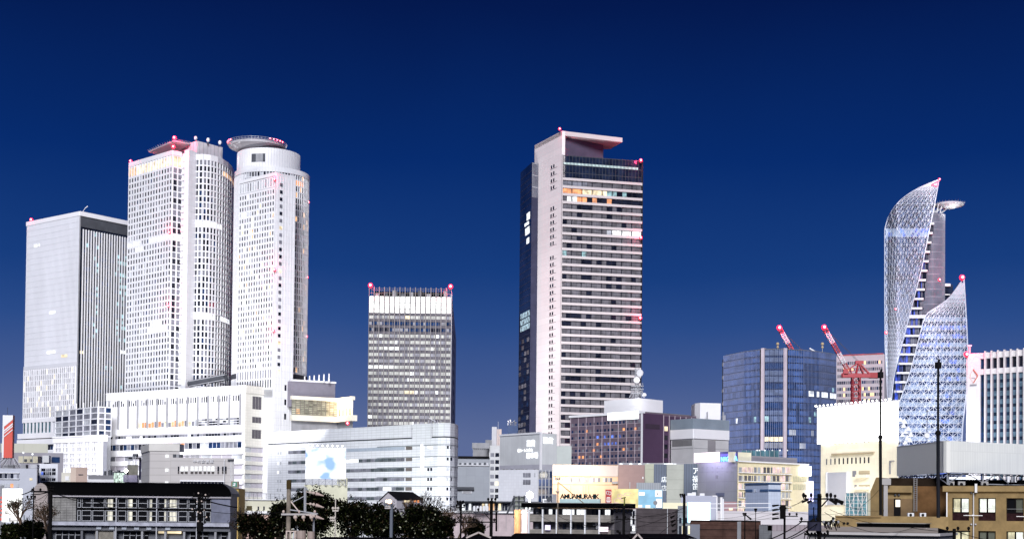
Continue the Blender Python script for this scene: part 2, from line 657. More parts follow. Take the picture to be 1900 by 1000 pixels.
# ---- glazed grid annex and white lattice hall in front of it
A, B = P(103, 905, 790), P(182, 862, 790)
C = perpC(A, B, 206)
poly = poly3(A, B, C)
t = thing("podium_annex", "glazed grid annex with white lattice hall below, left of the bright white podium", "building", rootxy(poly))
q = MB(); w = Win(t)
q.prism(poly, 0, 75, mat("annex_grey", (0.30, 0.31, 0.34), 0.5), roofing)
fr1 = grid(q, w, A, B, 58, 76, 6, 5, 0.9, 0.7, 0.5, mat("annex_frame", (0.62, 0.63, 0.68), 0.5), chooser([(g_blind, 5), (g_pale, 2), (g_dark, 1), (l_white, 0.3)], 5))
grid(q, w, B, C, 58, 76, 2, 5, 0.8, 0.7, 0.5, mat("annex_frame", (0.62, 0.63, 0.68), 0.5), chooser([(g_blue, 4), (g_blind, 2)], 5))
for i in range(7):
    a = i * fr1.L / 6
    q.box(fr1, a - 0.3, a + 0.3, 76.5, 80, 0, 0.45, white)
q.build("wall", t)
A2, B2 = P(101, 880, 820), P(191, 850, 820)
fr = Fr(A2, B2)
hall = MB()
hall.box(fr, 0, fr.L, 8, 57, -3, 0, mat("hall_backing", (0.24, 0.25, 0.30), 0.6))
hall.box(fr, -0.5, fr.L + 0.4, 54.5, 57.6, -3, 1.0, bright_white)
hall.box(fr, -0.5, fr.L + 0.4, 57.7, 58.6, -3, 1.4, bright_white)
hall.box(fr, fr.L - 0.9, fr.L + 0.3, 8, 54.5, 0, 1.0, bright_white)
for j in range(7):
    z0 = 8 + j * 6.6
    hall.box(fr, 0, fr.L, z0, z0 + 1.3, 0, 0.7, bright_white)
    hall.box(fr, 0, fr.L, z0 + 3.7, z0 + 4.3, 0, 0.5, bright_white)
for i in range(33):
    a = i * fr.L / 33
    hall.box(fr, a, a + 0.35, 8, 54.5, 0, 0.4, bright_white)
    if i % 5 == 0:
        hall.box(fr, a, a + 1.1, 8, 54.5, 0, 0.62, bright_white)
rr = random.Random(8)
for i in range(33):
    for j in range(7):
        a = i * fr.L / 33
        if rr.random() < 0.6:
            w.add(fr, a + 0.4, a + 1.0, 9.5 + j * 6.6, 11.4 + j * 6.6 + rr.random(), rr.choice([g_blind, g_dark, g_dark, g_blind, l_white]))
hall.build("lattice_hall", t)
w.finish()
roof(t, poly, 75.2)

# ---- JR style twin: office tower
A, B = G(240, 303, 243), G(321, 279, 243)
u = (B - A).normalized(); n = Vector((-u.y, u.x))
C1 = perpC(A, B, 337, 400)
C2 = C1 + u * 7.0
C3 = P(361, 897, 450)
arc = [C3, P(375, 896, 450), P(388, 898, 450), P(400, 902, 450), P(410, 908, 450), P(419, 916, 450), P(426, 926, 450), P(430, 938, 450), P(432, 952, 450)]
poly = [A, B, C1, C2] + arc + [arc[-1] + Vector((-30, 22)), A + n * 34]
t = thing("office_tower", "white gridded skyscraper with square helipad, left of the round topped white tower", "skyscraper", rootxy(poly))
q = MB(); w = Win(t)
q.prism(poly, 70, 240.5, white, roofing)
def jr(i, j):
    return None
lite = {26: [(0, 5), (8, 16)], 25: [(3, 6)], 11: [(8, 15)], 12: [(9, 13)]}
def over(i, j):
    for a, b in lite.get(j, []):
        if a <= i < b:
            return l_white
    return None
opts = [(g_dark, 7.5), (g_blind, 5), (g_blue, 1.2), (g_pale, 0.8)]
# each floor: bright sill band, a dark lower pane and a paler transom above
grid(q, w, A, B, 84, 232, 16, 38, 1.25, 1.35, 0.45, white, chooser(opts, 21, over))
fr = Fr(A, B)
q.box(fr, 0, fr.L, 240.2, 243, -1, 0.5, white)
for i in range(17):
    a = i * fr.L / 16
    q.box(fr, max(0, a - 0.45), min(fr.L, a + 0.45), 232, 240.2, 0, 0.5, white)
    if i < 16:
        w.add(fr, a + 0.5, a + fr.L / 16 - 0.5, 233.6, 239.2, l_cream if i > 2 else l_warm)
q.box(Fr(B, C1), 0, 6.5, 240.2, 243, -1, 0.45, white)
grid(q, w, B, C1, 84, 232, 2, 38, 1.0, 0.7, 0.35, white, chooser([(g_blind, 6), (g_dark, 3)], 22, lambda i, j: l_white if j == 26 else None))
f2 = Fr(B, C1)
for i in range(2):
    w.add(f2, 0.6 + i * 3.2, 3.2 + i * 3.2, 233, 239.5, l_cream)
f3 = Fr(C1, C2)
q.box(f3, 0, f3.L, 84, 242, 0, 0.1, white_tile)
for j in range(38):
    q.box(f3, 0, f3.L - 1.5, 85 + j * 4.1, 86.6 + j * 4.1, 0.1, 0.9, bright_white)
f4 = Fr(C2, C3)
q.box(f4, -0.5, f4.L + 0.1, 84, 243.5, -3, 0.7, white_tile)
co_arc = chooser([(g_dark, 6), (g_blind, 5), (g_blue, 2)], 23)
for s in range(8):
    a, b = arc[s], arc[s + 1]
    q.box(Fr(a, b), 0, (b - a).length, 238.5, 242, -1, 0.7, white)
    def pk(i, j, s=s):
        if j == 27 and s < 4: return l_white
        if j == 12 and s in (0, 1, 2, 4, 5): return l_white
        if j == 36 and s > 3: return l_warm
        if j == 36 and s < 3: return g_dark
        return co_arc(i, j)
    grid(q, w, a, b, 88, 238.4, 2 if s < 6 else 3, 38, 0.75, 0.75, 0.8, white, pk)
q.build("wall", t)
w.finish(95)
roof(t, poly, 240.6)
# roof block in red light, masts, helipad
ph = MB()
pb = [P(322, 915, 280), P(366, 899, 280), P(413, 915, 280), P(372, 935, 280)]
ph.prism(pb, 240, 251.5, mat("plant_screen", (0.62, 0.60, 0.64), 0.5, panel=(3.0, 12, 0.6, 0.2)), roofing)
ph.build("plant_room", t)
for px in (363, 386, 408):
    m_ = MB(); p_ = at(px, 265, 905)
    zt = zat(px, {363: 257, 386: 260, 408: 265}[px], 905)
    m_.bar((p_.x, p_.y, 250), (p_.x, p_.y, zt - 1.6), 0.35, dark_grey, 6)
    m_.bar((p_.x - 1.0, p_.y, zt - 2.6), (p_.x + 1.0, p_.y, zt - 2.6), 0.25, dark_grey)
    m_.ball((p_.x, p_.y, zt), 1.15, white, 8, 1.3)
    m_.build("radar_dome", t)
hp = MB()
dkm = mat("helipad_deck", (0.35, 0.34, 0.38), 0.6)
HA, HB = G(276, 283, 250), G(323, 263, 250)
HC = perpC(HA, HB, 352, 270)
pad = [HA, HB, HC, HA + HC - HB]
cc = sum(pad, Vector((0, 0))) / 4
hc = Vector((HB.x - 3, HB.y + 16.5, 0))
hp.prism(pad, 250, 251, dkm)
for k in range(4):
    a, b = pad[k], pad[(k + 1) % 4]
    a2, b2 = cc + (a - cc) * 0.35, cc + (b - cc) * 0.35
    hp.face([Vector((a2.x, a2.y, 246)), Vector((b2.x, b2.y, 246)), Vector((b.x, b.y, 249.9)), Vector((a.x, a.y, 249.9))], dkm)
    for m_i in range(12):
        p0 = a + (b - a) * m_i / 12
        o_ = (p0 - cc).normalized()
        hp.bar((p0.x, p0.y, 250.8), (p0.x + o_.x, p0.y + o_.y, 251.8), 0.1, steel)
hp.prism([cc + (p - cc) * 0.35 for p in pad], 240, 246.1, dark_grey)
hp.build("helipad", t)
beacon(t, Vector((A.x + 1, A.y - 0.5, 244.2)), 0.9)
beacon(t, Vector((B.x + 0.6, B.y - 1.2, 244.8)), 1.0, 5000)
beacon(t, Vector((hc.x + 3, hc.y - 15.5, 252.6)), 1.2, 9000)
for z_, in ((190,), (143,)):
    beacon(t, Vector((B.x - 1.2, B.y - 1.3, z_)), 0.75, 1200)

# ---- hotel tower: drum, flat slab, spine
A2, B2 = G(444, 339, 212), G(512, 323, 212)
C2_ = perpC(A2, B2, 546, 450)
dc = P(503.5, 870, 450)
Rd = 22.4
t = thing("hotel_tower", "white skyscraper with a round drum top carrying a round helipad", "skyscraper", (dc.x, dc.y, 0))
q = MB(); w = Win(t)
q.cyl(dc, Rd, 88, 221, white, 72)
rr = random.Random(31)
NS = 76
for k in range(NS):
    t0 = math.pi + math.pi * 2 * k / NS
    t1 = math.pi + math.pi * 2 * (k + 1) / NS
    if not (-0.25 < (t0 - math.pi) < math.pi + 0.3):
        continue
    a = dc + Vector((math.cos(t0), math.sin(t0))) * (Rd + 0.05)
    b = dc + Vector((math.cos(t1), math.sin(t1))) * (Rd + 0.05)
    left = (t0 - math.pi) < 0.95
    blank = left
    f = Fr(a, b)
    q.box(f, -0.02, 0.45, 96, 222, 0, 0.55, white)
    q.box(f, 0, f.L, 219.5, 222.6, -0.6, 0.7, white)
    q.box(f, 0, f.L, 94, 97, 0, 0.9, dark_grey)
    for j in range(33):
        z0 = 98 + j * 3.7
        if z0 > 217:
            break
        q.box(f, 0, f.L, z0 - 0.25, z0 + 0.35, 0, 0.4, white)
        if blank:
            continue
        v = rr.random()
        m = g_dark if v < 0.35 else (g_blind if v < 0.8 else g_pale)
        if v > 0.955 and (t0 - math.pi) > 1.9: m = l_warm
        if j == 31 and 1.9 < (t0 - math.pi) < 2.7: m = l_orange
        if j == 29 and rr.random() < 0.5 and 1.0 < (t0 - math.pi) < 1.9: m = l_cream
        w.add(f, 0.5, f.L, z0 + 0.4, z0 + 3.4, m)
# left edge: quiet ribbed wall
for k in range(10):
    t0 = math.pi + 0.1 + 0.09 * k
    p = dc + Vector((math.cos(t0), math.sin(t0))) * (Rd + 0.6)
    q.bar((p.x, p.y, 90), (p.x, p.y, 219), 0.35, white)
# slab and spine
u = (B2 - A2).normalized(); n = Vector((-u.y, u.x))
q.prism([A2, B2, C2_, A2 + n * 20], 80, 210.5, white, roofing)
lit_cells = {}
def hov(i, j):
    if j >= 32 and i in (6, 7, 8) and j == 32: return l_cream
    if (j, i) in ((14, 3), (22, 5)): return l_warm
    v = rr.random()
    if 4 < j < 31 and v < 0.13: return l_cream if rr.random() < 0.75 else l_warm
    return None
grid(q, w, A2 + u * 0.6, B2 - u * 0.6, 97, 203, 14, 30, 1.05, 1.3, 0.4, white, chooser([(g_dark, 7), (g_blind, 4), (g_pale, 1)], 33, hov))
grid(q, w, A2 + u * 0.6, B2 - u * 0.6, 85, 96.6, 14, 2, 1.05, 1.0, 0.4, white, chooser([(g_blind, 6)], 3, lambda i, j: g_dark if j == 0 else None))
grid(q, w, A2 + u * 0.6, B2 - u * 0.6, 204.5, 210, 14, 1, 1.05, 0.6, 0.4, white, chooser([(g_pale, 6), (g_blind, 4)], 3))
q.box(Fr(A2, B2), 0, (B2 - A2).length, 211, 213, -1, 0.5, white)
q.build("wall", t)
q = MB()
fs = Fr(B2, C2_)
q.box(fs, 0.0, fs.L, 8, 213, -9, 0.6, white_tile)
lw = P(495, 846, 800)
q.prism([lw, P(512.5, 826.5, 800), P(545, 838, 800), P(545, 856, 800)], 8, 86, white_tile)
for k in range(7):
    q.box(fs, 1 + k * (fs.L - 2) / 6 - 0.12, 1 + k * (fs.L - 2) / 6 + 0.12, 20, 211, 0.6, 0.72, white)
q.build("spine", t)
for j in range(34):
    z0 = 207 - j * 4.25
    if z0 > 96:
        v = rr.random()
        w.add(fs, 2.6, 4.6, z0 - 2, z0, l_cream if v < 0.12 else (g_dark if v < 0.6 else g_blind), 0.73)
    elif z0 > 24 and j % 2 == 0:
        w.add(fs, 8.2, 9.6, z0 - 3.4, z0, g_dark, 0.73)
w.finish(95)
q = MB()
uc = P(499, 868, 300)
q.cyl(uc, 19.4, 221, 234.5, mat("drum_panel", (0.74, 0.74, 0.77), 0.5, var=0.05), 64)
for k in range(34):
    a = math.pi + 0.1 + k * 0.09
    p = uc + Vector((math.cos(a), math.sin(a))) * 19.45
    q.bar((p.x, p.y, 222), (p.x, p.y, 234.3), 0.12, grey_fin)
a0 = math.pi + 1.18
for k in range(6):
    p = uc + Vector((math.cos(a0 + 0.075 * k), math.sin(a0 + 0.075 * k))) * 19.5
    p2 = uc + Vector((math.cos(a0 + 0.075 * (k + 1)), math.sin(a0 + 0.075 * (k + 1)))) * 19.5
    q.box(Fr(p, p2), 0, (p2 - p).length, 225.8, 230.8, 0, 0.12, mid_grey if k in (2, 3, 4) else dark_grey)
q.build("upper_drum", t)
q = MB()
hc = P(477, 868, 265)
dk = mat("helipad_under", (0.46, 0.46, 0.50), 0.6)
q.cyl(hc, 12, 237.0, 239.0, dk, 40, 17.0)
q.cyl(hc, 17.2, 239.0, 240.3, dk, 56, 17.8)
q.cyl(uc, 12, 233, 237, dark_grey, 24)
for i in range(56):
    a = 2 * math.pi * i / 56
    q.bar((hc.x + 17.8 * math.cos(a), hc.y + 17.8 * math.sin(a), 240), (hc.x + 18.6 * math.cos(a), hc.y + 18.6 * math.sin(a), 241.7), 0.1, steel)
for k in range(2):
    pr = None
    for i in range(57):
        a = 2 * math.pi * i / 56
        p = (hc.x + (18.2 + 0.4 * k) * math.cos(a), hc.y + (18.2 + 0.4 * k) * math.sin(a), 240.8 + 0.9 * k)
        if pr: q.bar(pr, p, 0.09, steel)
        pr = p
q.build("helipad", t)
l = bpy.data.lights.new("helipad_glow", "POINT"); l.energy = 2600; l.shadow_soft_size = 1; lo = bpy.data.objects.new("helipad_glow", l); COL.objects.link(lo); lo.parent = t; lo.location = Vector((hc.x - 9, hc.y - 9, 230)) - Vector(t["_b"])
for a in (3.35, 3.5, 3.65, 3.8, 5.35, 5.5, 5.65, 5.8, 5.95):
    beacon(t, Vector((hc.x + 17.9 * math.cos(a), hc.y + 17.9 * math.sin(a), 241.4)), 0.5, 900, light=a in (3.65, 5.65))
beacon(t, Vector((B2.x - 0.5, B2.y - 1.2, 208.5)), 0.7, 1200)
beacon(t, Vector((B2.x + 0.3, B2.y - 1.5, 155)), 0.85, 1500)
beacon(t, Vector((B2.x + 0.2, B2.y - 1.5, 119)), 0.8, 1500)
for z_ in (206, 159, 122):
    beacon(t, Vector((dc.x + Rd + 0.6, dc.y, z_)), 0.5, 300, light=False)

# ---- shared white podium of the pair
A, B = G(202, 731, 86), G(455, 716, 86)
A = A + (A - B).normalized() * 2
C = perpC(A, B, 500)
poly = poly3(A, B, C)
t = thing("station_podium", "broad bright white podium with orange lit restaurant windows below the two tallest white towers", "building", rootxy(poly))
q = MB(); w = Win(t)
q.prism(poly, 0, 85.5, bright_white, roofing)
fr = Fr(A, B); L = fr.L
q.box(fr, -0.3, L + 0.3, 85.5, 86.6, -3, 0.5, bright_white)
q.box(fr, -0.3, L + 0.3, 81.6, 85.4, 0, 0.4, white)
rr = random.Random(41)
ns = 60
for i in range(ns):
    a = 6 + (L - 8) * i / ns
    if i % 7 == 6: continue
    h_ = 81 if i % 5 else 79.5
    w.add(fr, a, a + 0.95, 77.6, h_, g_dark if rr.random() < 0.7 else g_blind, 0.05)
for i in range(14):
    a = 3 + i * (L - 3) / 13.4
    q.box(fr, a, a + 0.7, 63.5, 81.4, 0, 1.2, mid_grey)
cw = (L - 3) / 13.4
for i in range(13):
    a = 3.8 + i * cw
    if i > 2:
        for k in range(3):
            x0 = a + k * (cw - 0.9) / 3
            m = [g_pale, l_cream, l_warm, l_orange, l_orange, l_orange, l_orange, l_warm, g_pale, g_blind, g_blind, g_pale, g_pale][i]
            if i < 9:
                m = rr.choice([m, m, m, l_cream, l_warm, g_blind]) if i > 1 else m
                w.add(fr, x0 + 0.15, x0 + (cw - 1.3) / 3 - 0.1, 63.8, 66.4 + rr.random() * 1.2, m)
            else:
                for r_ in range(3):
                    w.add(fr, x0, x0 + (cw - 1.3) / 3, 63.8 + r_ * 1.45, 64.9 + r_ * 1.45, rr.choice([g_blind, g_dark, g_blind, g_pale]))
q.box(fr, 0, L, 59.6, 63.2, 0, 1.5, bright_white)
for i in range(46):
    a = 4 + i * (L - 6) / 46
    if rr.random() < 0.86:
        w.add(fr, a, a + (L - 6) / 46 - 0.2, 57.5, 58.9, rr.choice([g_blind, g_blind, g_dark]))
q.box(fr, 0, L, 54, 57.3, 0, 1.1, bright_white)
for i in range(34):
    a = 3 + i * (L - 5) / 34
    m = rr.choice([g_dark, g_blind, g_blue, g_blind])
    if 13 < i < 20: m = rr.choice([l_orange, l_warm, g_blind, l_warm])
    if 24 <= i <= 25: m = g_pale
    w.add(fr, a, a + (L - 5) / 34 - 0.35, 50.2, 53.6, m)
zz = 46.2
lilac = mat("grey_louvre", (0.46, 0.44, 0.50), 0.6, var=0.12, scale=0.06, panel=(1.1, 8, 0.86, 0.12))
for j in range(9):
    q.box(fr, 0, L, zz + 0.2, zz + 3.2, 0, 1.2, bright_white)
    for i in range(14):
        a = 1 + i * (L - 2) / 14
        v = rr.random()
        m = lilac if v < 0.62 else (g_blind if v < 0.8 else g_pale)
        w.add(fr, a, a + (L - 2) / 14 - 0.5, zz - 3.4, zz, m)
    zz -= 5.9
for a in (L * 0.60, L * 0.64, L * 0.67):
    for k in range(3):
        q.box(fr, a + k * 1.1, a + k * 1.1 + 0.5, 28, 48, 0, 0.5, mid_grey)
# right return face
f2 = Fr(B, C)
cream_w = mat("cream_cladding", (0.66, 0.65, 0.60), 0.5, var=0.05, panel=(2.2, 1.6, 0.82, 0.1))
q.box(f2, 0.02, f2.L, 30, 85, 0, 0.3, cream_w)
q.box(f2, 0.02, f2.L, 82, 86.6, 0, 0.8, cream_w)
for z0, z1 in ((73, 80.5), (65, 68.5), (55.8, 61)):
    for k in range(3):
        w.add(f2, f2.L * 0.28 + k * 2.5, f2.L * 0.28 + k * 2.5 + 2.3, z0, z1, lit("x", (1, 1, 1), 0) if False else mat("louvre_dark", (0.10, 0.095, 0.11), 0.7), 0.32)
for j in range(9):
    z0 = 6 + j * 5.2
    q.box(f2, 0, f2.L, z0 + 3.0, z0 + 5.2, 0, 0.9, cream_w)
    for k in range(4):
        w.add(f2, 0.6 + k * f2.L / 4.2, 0.6 + (k + 1) * f2.L / 4.2 - 0.3, z0, z0 + 2.9, lilac if k in (1, 2) else g_pale, 0.32)
q.build("wall", t)
w.finish(95)
roof(t, poly, 85.6)
q = MB()
pa, pb_ = at(352, 712, 880), at(418, 700, 862)
q.bar(pa, pb_, 2.1, dark_grey, 10)
q.bar(pa + Vector((0, -2.2, 1.4)), pb_ + Vector((0, -2.2, 1.4)), 0.35, steel)
q.bar(pa + Vector((0, -2.2, -1.6)), pb_ + Vector((0, -2.2, -1.6)), 0.35, steel)
q.bar(at(376, 728, 850), at(388, 711, 850), 0.5, mid_grey)
q.build("maintenance_gantry", t)
area("podium_floodlight", fr.p(L * 0.45, 40, 46), -fr.w + Vector((0, 0, 0.35)), 120, 12, 4500, (1, 0.98, 1.0), t)

# ---- terrace block right of the hotel tower, lit warm at its end
A, B = P(541, 800, 745), P(627, 815, 745)
zt = zat(625, 743, 812)
E_ = P(655, 800, 745)
poly = [A, B, E_, E_ * 1.04, A + Vector((0, 40))]
t = thing("terrace_hall", "cream terrace block with a glowing warm end, right of the round topped tower", "building", rootxy(poly))
q = MB(); w = Win(t)
zb = zat(600, 772, 808)
q.prism(poly, 20, zb - 3, mid_grey, roofing)
q.prism([A + Vector((0, 0.4)), B, E_, E_ * 1.035, A + Vector((0, 38))], zb, zt, mat("terrace_glass_wall", (0.30, 0.29, 0.22), 0.4), roofing)
crm = mat("cream_trim", (0.74, 0.71, 0.62), 0.5)
grid(q, w, A, B, zb + 0.4, zt - 0.6, 11, 8, 0.4, 0.45, 0.3, mat("terrace_frame", (0.16, 0.155, 0.13), 0.5), chooser([(glass("olive_pane", (0.34, 0.34, 0.27), 0.3), 8), (glass("olive_pane_dark", (0.2, 0.2, 0.16), 0.3), 3)], 9, lambda i, j: l_warm if i == 1 and j < 3 else None))
fA = Fr(A, B); fB = Fr(B, E_)
q.box(fA, -0.5, fA.L + 0.2, zt - 0.5, zt + 1.6, -1, 1.2, crm)
q.box(fB, -0.2, fB.L + 0.6, zt - 0.5, zt + 1.6, -1, 1.2, crm)
q.box(fA, -0.5, fA.L + 0.5, zb - 3.2, zb + 0.1, -1, 2.6, crm)
q.box(fB, -0.5, fB.L + 3.4, zb - 3.2, zb + 0.1, -1, 2.6, crm)
warmw = lit("glowing_warm_wall", (1.0, 0.84, 0.60), 0.75, var=0.25, scale=0.2, sample=True, base=(0.7, 0.62, 0.5))
q.box(fB, 0.1, fB.L - 0.1, zt - 5, zt - 0.6, 0, 0.6, warmw)
for i in range(5):
    a = 0.2 + i * (fB.L - 1.3) / 4
    q.box(fB, a, a + 1.1, zb + 0.2, zt - 5.1, 0, 0.5, crm)
for i in range(4):
    for j in range(6):
        a = 1.4 + i * (fB.L - 1.3) / 4
        w.add(fB, a, a + 0.9, zb + 0.6 + j * 1.75, zb + 1.9 + j * 1.75, l_warm if (i + j) % 3 else g_blind)
q.build("wall", t)
w.finish()
q = MB()
U0, U1 = P(541, 824, 720), P(622, 838, 720)
zu0, zu1 = zt + 0.2, zat(622, 711, 838)
q.prism(box_poly(U0, U1, 20), zu0 - 3, zu1, mat("plum_grey", (0.20, 0.19, 0.235), 0.6), roofing)
fU = Fr(U0, U1)
q.box(fU, -0.3, fU.L + 0.4, zu1 - 0.2, zu1 + 0.9, -1, 0.5, white)
for i in range(11):
    q.box(fU, 2 + i * 1.7, 3.3 + i * 1.7, zu0 + 0.6, zu0 + 2.9, 0, 0.4, black)
q.build("upper_storey", t)
for k, px in enumerate((565.5, 574.5, 583, 592, 601, 610.5)):
    m_ = MB(); p = at(px, 705, 833)
    zt2 = zat(px, 698 - k * 1.0, 833)
    m_.bar((p.x, p.y, zu1), (p.x, p.y, zt2), 0.62, white, 6, 0.35)
    m_.build("vent_mast", t)
area("store_green_spill", at(605, 826, 590), (0.1, 1, 0.5), 18, 2, 1500, (0.75, 1.0, 0.55), t) if False else None
area("terrace_floodlight", fB.p(fB.L / 2, zt - 4, 8), -fB.w, 8, 4, 2600, (1, 0.72, 0.42), t)

# ---- white department store with rounded right end
pts = [P(497, 690, 850), P(812, 606, 850), P(824, 604.5, 850), P(835, 605.5, 850), P(843, 609.5, 850), P(848, 616, 850), P(849.5, 626, 850)]
poly = pts + [pts[-1] + Vector((-5, 40)), pts[0] + Vector((0, 50))]
ZR = zat(812, 785, 606)
t = thing("department_store", "long pale store with ribbon windows and a rounded right end, behind the dark trees", "building", rootxy(poly))
q = MB(); w = Win(t)
q.prism(poly, 0, ZR - 6.2, dept_white, roofing)
inn = [p + Vector((0, 0.5)) for p in pts] + poly[-2:]
q.prism(inn, ZR - 6.2, ZR - 5.6, dark_grey)
jx = [(P(497, 690, 800), P(512, 686, 800)), ]
f0 = Fr(pts[0], pts[1])
def apx(px, fr_=None, py=850):
    fr_ = fr_ or f0
    d = ray(px, py); k = d.x / d.y
    return (k * fr_.O.y - fr_.O.x) / (fr_.u.x - k * fr_.u.y)
segs = [(0, apx(505)), (apx(507), apx(530)), (apx(532), apx(762)), (apx(764.5), apx(799.5))]
for a0, a1 in segs[:3]:
    q.box(f0, a0, a1, ZR - 5.6, ZR, -20, 0, dept_white)
q.box(f0, segs[3][0], segs[3][1], ZR - 6.3, ZR + 0.15, -8, 0, dept_white)
q.box(f0, apx(802), f0.L, ZR - 5.6, ZR + 0.1, -3, 0, dept_white)
for a, b in zip(pts[1:-1], pts[2:]):
    q.box(Fr(a, b), 0, (b - a).length, ZR - 5.6, ZR + 0.1, -2, 0, dept_white)
bz = [zat(812, y, 606) for y in (829, 850.5, 869.5, 888, 906, 924.5, 942)]
band_d = mat("store_band_shadow", (0.16, 0.18, 0.21), 0.5)
rr = random.Random(51)
for k, z0 in enumerate(bz):
    for a0, a1, n_ in ((apx(535), apx(567), 4), (apx(643), apx(751), 14), (apx(753), apx(765), 1)):
        cw = (a1 - a0) / n_
        for i in range(n_):
            m = g_blind if rr.random() < 0.6 else glass("store_pane_grey", (0.075, 0.09, 0.10), 0.3)
            if k == 0 and n_ == 14: m = mat("blue_grey_strip", (0.33, 0.38, 0.46), 0.5)
            if n_ == 1: m = mat("bronze_strip", (0.13, 0.115, 0.11), 0.5)
            if (k == 1 and n_ == 14 and i < 3) or (k == 4 and n_ == 14 and i in (9, 10)): m = l_white
            w.add(f0, a0 + i * cw + 0.06, a0 + (i + 1) * cw - 0.06, z0 - 0.75, z0 + 0.75, m)
    for a0, m in ((apx(515), l_white if k in (1, 2) else g_pale), (apx(520), g_pale), (apx(793.5), l_white if k < 2 else g_dark), (apx(799), l_white if k < 2 else g_dark)):
        w.add(f0, a0, a0 + 1.1, z0 - 0.8, z0 + 0.6, m)
    f5 = Fr(pts[3], pts[4]); f6 = Fr(pts[2], pts[3])
    for f_, a_ in ((f6, 1.2), (f5, 0.1), (f5, 1.1)):
        w.add(f_, a_, a_ + 0.85, z0 - 0.75, z0 + 0.55, g_dark if rr.random() < 0.5 else g_pale)
    for a, b in list(zip(pts[:-1], pts[1:])):
        q.box(Fr(a, b), 0 if a is not pts[0] else apx(700), (b - a).length, z0 + 0.95, z0 + 1.15, 0, 0.25, band_d)
q.build("wall", t)
w.finish(95)
roof(t, poly, ZR - 2)
q = MB()
for px in (795, 800, 806, 812, 818):
    p = at(px, 785, 620)
    q.bar((p.x, p.y, ZR - 2), (p.x, p.y, ZR + 2.2 + 2 * (px == 806)), 0.18, steel)
pp = at(806, 775, 620); q.bar((pp.x - 2.4, pp.y, ZR + 3.2), (pp.x + 0.6, pp.y, ZR + 1.6), 0.2, steel)
q.bar((pp.x - 3, pp.y, ZR + .5), (pp.x + 1, pp.y, ZR + .5), 0.5, black)
q.build("rooftop_antenna", t)
pb2 = at(645, 786, 655); beacon(t, Vector((pb2.x, pb2.y, pb2.z + 0.3)), 0.7, 1500)
q = MB(); q.box(f0, apx(782), apx(785), bz[2] - 1, bz[0] + 1.5, 0.3, 0.5, lit("facade_light_strip", (0.9, 0.88, 1.0), 1.6, var=0.2, sample=True)); q.build("light_strip", t)
area("store_green_spill", at(605, 828, 560), (0.25, 1, 0.45), 16, 2, 3200, (0.78, 1.0, 0.55), t)
area("store_floodlight", at(815, 905, 575), (0.05, 1, 0.25), 40, 3, 5500, (0.97, 0.98, 1.0), t)
area("store_floodlight", at(600, 920, 600), (0.15, 1, 0.3), 60, 3, 4000, (1, 1, 1.0), t)

# ---- dark gridded office tower with glowing crown
A, B = P(684, 900, 600), P(837, 900, 600)
B.y += 1.5
C = perpC(A, B, 846, 600)
poly = [A, B, C, A + Vector((0, 30))]
zt = zat(760, 533, 900)
t = thing("office_tower", "dark bronze office tower with glowing glass crown, behind the pale rounded store", "skyscraper", rootxy(poly))
q = MB(); w = Win(t)
zc0, zc1 = zat(760, 585, 900), zat(760, 550, 900)
brz = mat("bronze_frame", (0.13, 0.12, 0.13), 0.5, var=0.15)
q.prism(poly, 20, zc0, mat("bronze_wall", (0.045, 0.042, 0.052), 0.5), roofing)
rr = random.Random(61)
NR = 24
zlow = zc0 - NR * 4.02
def dk_pick(i, j):
    jj = NR - 1 - j
    i2 = i // 2
    if jj == 0 and i2 in (7,): return l_cream
    if jj == 1: return g_blue if rr.random() < 0.8 else (l_teal if i2 in (4, 5) else g_blind)
    if jj == 2: return g_dark if i2 in (1, 2, 3, 12, 13) else (g_blue if rr.random() < .7 else g_blind)
    if jj == 5 and i in (6, 8, 9, 10, 11): return l_white
    if jj == 8 and i2 in (0, 1, 2, 3, 4): return l_white
    if jj == 9 and i2 in (8,): return l_white
    if jj == 12 and i2 in (7, 8): return l_cream
    if rr.random() < 0.02: return l_white
    return g_pale if rr.random() < 0.66 else g_blind
fr = Fr(A, B)
cw = fr.L / 32
ivory = glass("ivory_blind", (0.36, 0.37, 0.355), 0.4, var=0.25)
for i in range(17):
    a = i * fr.L / 16
    q.box(fr, max(0, a - 0.3), min(fr.L, a + 0.3), 40, zt, 0, 0.7, brz)
for i in range(16):
    a = (i + 0.5) * fr.L / 16 + 0.4
    q.box(fr, a - 0.1, a + 0.1, zlow, zc0, 0, 0.4, brz)
for j in range(NR + 1):
    z0 = zlow + j * 4.02
    q.box(fr, 0, fr.L, z0, z0 + 1.5, 0, 0.35, mat("bronze_spandrel", (0.085, 0.082, 0.10), 0.4, var=0.3))
    if j < NR:
        for i in range(32):
            g = dk_pick(i, j)
            if g in (g_pale,): g = ivory
            w.add(fr, i * cw + (0.36 if i % 2 == 0 else 0.5), (i + 1) * cw + (0.28 if i % 2 == 0 else -0.36), z0 + 1.7, z0 + 3.8, g)
q.build("wall", t)
q = MB()
crown = lit("glowing_crown", (0.95, 1.0, 0.93), 0.62, var=0.6, scale=0.22, sample=False, base=(0.5, 0.5, 0.5))
for i in range(16):
    a = i * fr.L / 16
    for j in range(3):
        h_ = (zc1 - zc0) / 3
        q.box(fr, a + 0.45, a + fr.L / 16 - 0.45, zc0 + j * h_ + 0.15, zc0 + (j + 1) * h_ - 0.1, 0.02, 0.2, crown)
q.prism([p * 1.0 for p in box_poly(A + Vector((1, 2)), B + Vector((-1, 2)), 14)], zc0, zc1, mid_grey)
q.build("crown_glazing", t)
q = MB()
q.prism(box_poly(A + Vector((3, 3)), B + Vector((-3, 3)), 12), zc1, zc1 + 3.5, black)
